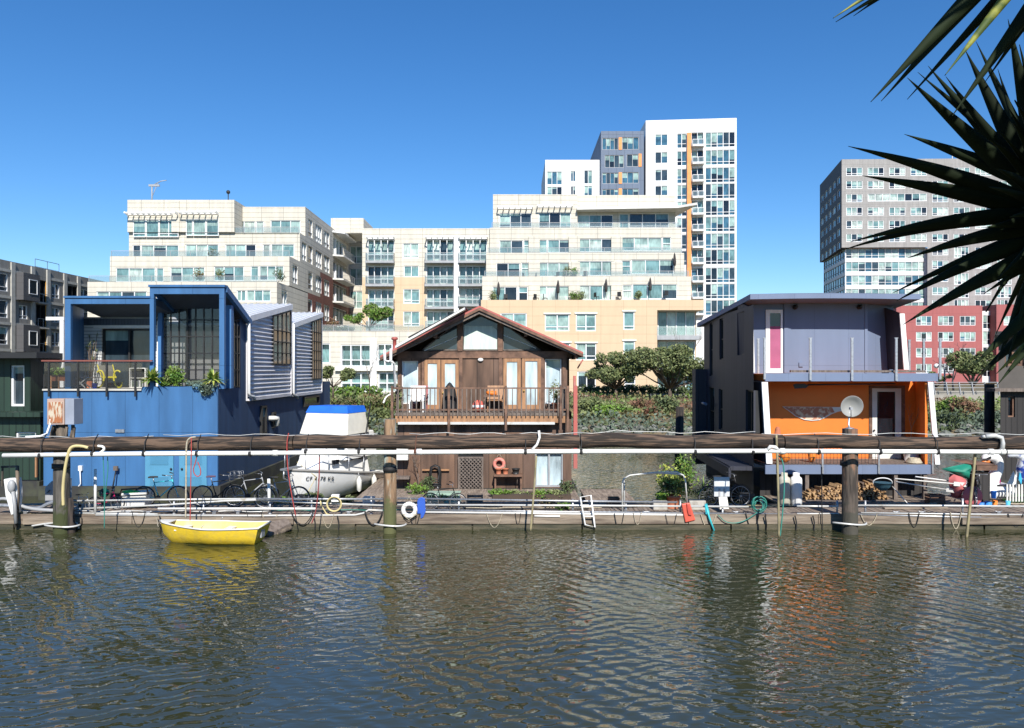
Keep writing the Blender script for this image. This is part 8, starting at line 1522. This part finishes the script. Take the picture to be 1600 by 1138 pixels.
sf = thing('inflatable_dolphin', 'blue and white inflatable leaning at the right edge', 'pool float', on(1597, 24.3)); m_ = MB(); m_.tube([Q(960, 165, 24.3), Q(1040, 135, 24.3), Q(1110, 150, 24.3), Q(1150, 200, 24.3), Q(1130, 300, 24.3), Q(1110, 400, 24.3), Q(1130, 450, 24.3)], [.04, .13, .16, .2, .2, .12, .03], 12); m_.build('body', mat('blue_white_vinyl', (.03, .07, .35), .3, c2=(.75, .78, .8), mix=(.48, .52), scale=2.5), sf); m_ = MB(); m_.prism([Q(1090, 350, 24.2), Q(1125, 360, 24.2), Q(1110, 480, 24.2), Q(1080, 420, 24.2)], (0, .06, 0)); m_.build('fin', mat('aqua_fin', (.05, .4, .6), .3), sf)
for i, (cx, cy, w_, h, c, lb) in enumerate([(800, 520, .16, .22, (.12, .35, .75), 'light blue jug beside the magenta net'), (815, 620, .15, .17, (.85, .22, .03), 'small orange bucket near the swan float'), (660, 670, .2, .12, (.06, .22, .65), 'blue tub left of the orange bucket'), (740, 640, .22, .14, (.04, .25, .6), 'blue basin beneath the swan neck'), (960, 670, .14, .16, (.10, .45, .65), 'turquoise box at the corner of the turf mat')]):
    q = Q(cx, cy, 23.9); q.z = ZD+(.25 if i == 0 else 0.0); m_ = MB(); m_.lathe([(w_*.42, 0), (w_*.5, h), (w_*.46, h), (.01, h*.3)], q, 14); tag(m_.build('bucket', mat('plastic_%d' % i, c, .4), loc=q), lb, 'bucket')
m_ = MB(); mg = mat('magenta_net', (.45, .02, .18), .7)
for i in range(8): m_.tube([Q(815+8*i, 420-4*i, 25.6), Q(805+11*i, 590, 25.5)], .012, 4)
for i in range(7): m_.tube([Q(813, 420+25*i, 25.55), Q(872+i, 400+27*i, 25.55)], .010, 4)
tag(m_.build('magenta_net', mg, loc=Q(820, 500, 24.8)), 'magenta netting hanging behind the swan neck', 'net')

# brown balcony furniture
def chairb(label, c, m2, w_=.5):
    t = thing('garden_chair', label, 'chair', c, 'chairs on the brown balcony'); c = V(c); m_ = MB(); m_.box(c.x-w_/2, c.x+w_/2, c.y-.25, c.y+.25, c.z+.40, c.z+.44); m_.build('seat', m2, t); m_ = MB(); m_.prism([c+V((-w_/2, .22, .44)), c+V((w_/2, .22, .44)), c+V((w_/2, .34, .95)), c+V((-w_/2, .34, .95))], (0, .03, 0)); m_.build('backrest', m2, t)
    for sx in (-1, 1):
        for sy in (-1, 1): m_ = MB(); m_.box(c.x+sx*(w_/2-.03)-.02, c.x+sx*(w_/2-.03)+.02, c.y+sy*.22-.02, c.y+sy*.22+.02, c.z, c.z+.4); m_.build('leg', m2, t)
        m_ = MB(); m_.beam(c+V((sx*w_/2, -.25, .62)), c+V((sx*w_/2, .26, .62)), .05, .03); m_.build('armrest', m2, t)
def ob6(cx, cy, Y, z=None): q = K6(cx, cy, Y); q.z = zf if z is None else z; return q
chairb('rose slatted garden chair at the left of the brown balcony', ob6(310, 0, 28.2), mat('rose_slats', (.36, .12, .12), .7), .55); chairb('brown wooden chair right of the central panels', ob6(865, 0, 28.1), M['wood_m'], .6); chairb('white plastic chair before the left fixed window', ob6(290, 0, 27.6), M['white'], .55)
gr_ = thing('covered_grill', 'black covered grill standing left of centre on the balcony', 'grill', ob6(530, 0, 27.8)); c = ob6(530, 0, 27.8); m_ = MB(); m_.lathe([(.30, .03), (.27, .5), (.2, .85), (.06, 1.05), (.01, 1.08)], c, 14); m_.build('cover', M['black'], gr_); m_ = MB(); m_.tube([c+V((0, 0, 1.05)), c+V((0, 0, 1.12))], .02, 6); m_.build('knob', M['steel'], gr_)
by = thing('buoy', 'coral and white round buoy on the balcony floor', 'buoy', ob6(740, 0, 27.6)); c = ob6(740, 0, 27.6); m_ = MB(); m_.ball(c+V((0, 0, .22)), .22, 16, 12); m_.build('ball', mat('coral_buoy', (.70, .14, .10), .5), by); m_ = MB(); m_.lathe([(.222, -.04), (.224, .0), (.222, .04)], c+V((0, 0, .22)), 20); m_.build('white_band', M['white'], by)
tb = thing('side_table', 'small dark side table with orange toys right of the central panels', 'table', ob6(800, 0, 28.3)); c = ob6(840, 0, 27.9); m_ = MB(); m_.box(c.x-.3, c.x+.3, 27.7, 28.0, c.z+.55, c.z+.6); m_.build('table_top', M['wood_d'], tb)
for sx in (-.27, .27): m_ = MB(); m_.box(c.x+sx-.02, c.x+sx+.02, 27.8, 27.84, c.z, c.z+.55); m_.build('leg', M['wood_d'], tb)
m_ = MB(); m_.ball(c+V((0, -.05, .68)), (.2, .1, .09), 10, 8, .5); tag(m_.build('toy_boat', M['orange'], loc=c+V((0, 0, .6))), 'orange toy resting on the balcony side table', 'toy')
bush('potted_flowers', 'white flowering plant at the right end of the brown balcony', ob6(1318, 0, 27.7, zf+.3), .28, .75, 700, .05, [M['leaf_a'], M['leaf_b'], M['white']], 91); pot('flowerpot', 'terracotta pot at the right end of the brown balcony', ob6(1318, 0, 27.7), .18, .34, M['terra'])
bush('potted_bush', 'dry vine at the left post of the brown balcony', ob6(160, 0, 27.6), .3, .9, 500, .05, [M['leaf_dry'], M['leaf_a']], 92)
gl_ = MB(); q = K6(95, 895, 26.9)
for i in range(1): gl_.tube([P(612, 655, 26.9), P(620, 654, 26.9)], .10, 8)
line('floodlight_arm', 'white curved lamp arm at the left of the brown balcony', 'lamp', [(611, 616, 27.2), (603, 620, 27.1), (599, 630, 27.0)], .03, 'white')
# ---------------------------------------------------------------- big yucca close to the camera, on the near bank
yu = thing('yucca', 'huge dark sword-leaved yucca hanging in at the upper right', 'yucca', (3.4, 2.6, 3.0)); r5 = random.Random(4)
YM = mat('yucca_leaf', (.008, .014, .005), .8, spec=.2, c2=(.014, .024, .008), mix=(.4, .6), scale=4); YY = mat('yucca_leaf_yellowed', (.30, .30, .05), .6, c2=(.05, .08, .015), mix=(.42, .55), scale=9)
def blade(mb, root, tip, w_, sag=.03, k=10, seed=0, twist=0.0):
    root, tip = V(root), V(tip); d = tip-root; L_ = d.length; d.normalize(); view = (root+tip)/2-V((0, 0, CZ)); side = d.cross(view.normalized()).normalized(); side = (Matrix.Rotation(twist, 3, d) @ side); nrm = side.cross(d).normalized(); vs = []
    for i in range(k+1):
        t = i/k; ww = w_*(.7+.3*math.sin(min(1, t/.3)*math.pi/2)) if t < .3 else w_*(1-((t-.3)/.7)**1.25); ww = max(ww, .0012); c = root+d*L_*t+V((0, 0, 1))*(sag*L_*4*t*(1-t)); fold = nrm*ww*.18
        vs += [c-side*ww/2+fold, c-fold*.6, c+side*ww/2+fold, c+side*ww/2+fold+nrm*.004, c-fold*.6+nrm*.004, c-side*ww/2+fold+nrm*.004]
    fs = []
    for i in range(k):
        for j in range(6): a, b = i*6+j, i*6+(j+1) % 6; fs.append((a, b, b+6, a+6))
    mb.add(vs, fs, True)
C1, C2 = P(1650, 335, 2.5), P(1690, -190, 1.6)
def head(c, spec, n_extra, rad, seed, lims):
    r6 = random.Random(seed)
    for (tx, ty, ty_Y, w_, sag, rx, ry, yl) in spec:
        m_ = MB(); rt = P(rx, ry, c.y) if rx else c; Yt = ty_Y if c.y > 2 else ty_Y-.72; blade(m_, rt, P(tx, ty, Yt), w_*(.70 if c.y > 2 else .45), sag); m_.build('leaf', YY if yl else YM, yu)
    k = 0
    while k < n_extra:
        d = V((r6.gauss(0, 1), r6.gauss(0, 1), r6.gauss(0, 1))).normalized(); L_ = rad*r6.uniform(.75, 1.1); tip = c+d*L_+V((0, 0, -.06))
        if tip.y > .25:
            px, py = CPX+tip.x/tip.y*FPX, HPY-(tip.z-CZ)/tip.y*FPX
            if lims(px, py): continue
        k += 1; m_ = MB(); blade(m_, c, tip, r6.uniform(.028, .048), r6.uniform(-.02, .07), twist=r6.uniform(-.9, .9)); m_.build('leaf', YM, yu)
S1 = [(1326, 229, 2.3, .082, .02, 0, 0, 0), (1348, 275, 2.35, .085, .01, 0, 0, 0), (1413, 210, 2.6, .075, .02, 1640, 300, 0), (1330, 378, 2.3, .070, .03, 0, 0, 0), (1316, 391, 2.45, .06, .035, 0, 0, 0), (1420, 403, 2.2, .075, .02, 1650, 350, 0), (1395, 458, 2.5, .06, .02, 1660, 350, 0), (1402, 470, 2.3, .078, .03, 1670, 360, 0),
      (1412, 507, 2.2, .08, .02, 1680, 370, 0), (1467, 480, 2.4, .075, .03, 1680, 380, 0), (1536, 460, 2.6, .05, .02, 1670, 380, 0), (1520, 573, 2.2, .085, .02, 1700, 420, 0), (1525, 592, 2.3, .085, .02, 1720, 430, 0), (1560, 600, 2.15, .07, .02, 1720, 430, 0), (1556, 585, 2.5, .07, .02, 1720, 440, 1),
      (1418, 122, 2.4, .088, -.01, 1640, 320, 0), (1434, 113, 2.5, .04, -.01, 1600, 250, 0), (1450, 103, 2.6, .075, -.02, 1640, 310, 0), (1478, 120, 2.45, .05, -.02, 1600, 270, 0), (1508, 78, 2.5, .08, 0, 1620, 300, 0), (1525, 65, 2.7, .05, 0, 1630, 280, 0), (1559, 108, 2.6, .03, 0, 1600, 240, 0), (1575, 30, 2.4, .08, 0, 1630, 300, 0), (1598, 20, 2.6, .08, 0, 1640, 300, 0)]
S2 = [(1362, 158, 2.2, .10, .0, 0, 0, 0), (1378, 157, 2.3, .085, .0, 0, 0, 0), (1418, 155, 2.45, .065, 0, 1720, -180, 0), (1488, 181, 2.3, .085, 0, 1740, -170, 0), (1538, 130, 2.5, .055, 0, 1740, -160, 0), (1478, 116, 2.15, .055, .0, 1640, -90, 1), (1303, 28, 2.3, .05, .03, 1520, -90, 1), (1307, 34, 2.35, .045, .03, 1530, -80, 0), (1334, 25, 2.4, .04, .02, 1500, -80, 0)]
head(C1, S1, 210, .62, 1, lambda px, py: px < 1540 or py > 590 or (px < 1575 and py < 150))
head(C2, S2, 60, .75, 2, lambda px, py: px < 1640 and py > -60)
SHADE_HEADS = [V((1.98, 1.50, 6.05)), V((2.05, 1.05, 6.0)), V((1.35, 1.0, 6.15)), V((1.75, 1.3, 6.2)), V((2.3, 1.7, 5.9))]  # unseen heads added towards the sun to shade the visible leaves
for i, c in enumerate(SHADE_HEADS): head(c, [], 75, .58, 10+i, lambda px, py: -80 < py < 1200 and px < 1640)
m_ = MB()
for c in [C1, C2]+SHADE_HEADS: b = V((3.4, 2.2, 3.6)); m_.tube([V((3.4, 2.4, 2.0)), b, b.lerp(c, .6)+V((.25, 0, -.1)), c], [.16, .13, .09, .07], 10)
m_.build('trunk', M['bark'], yu)
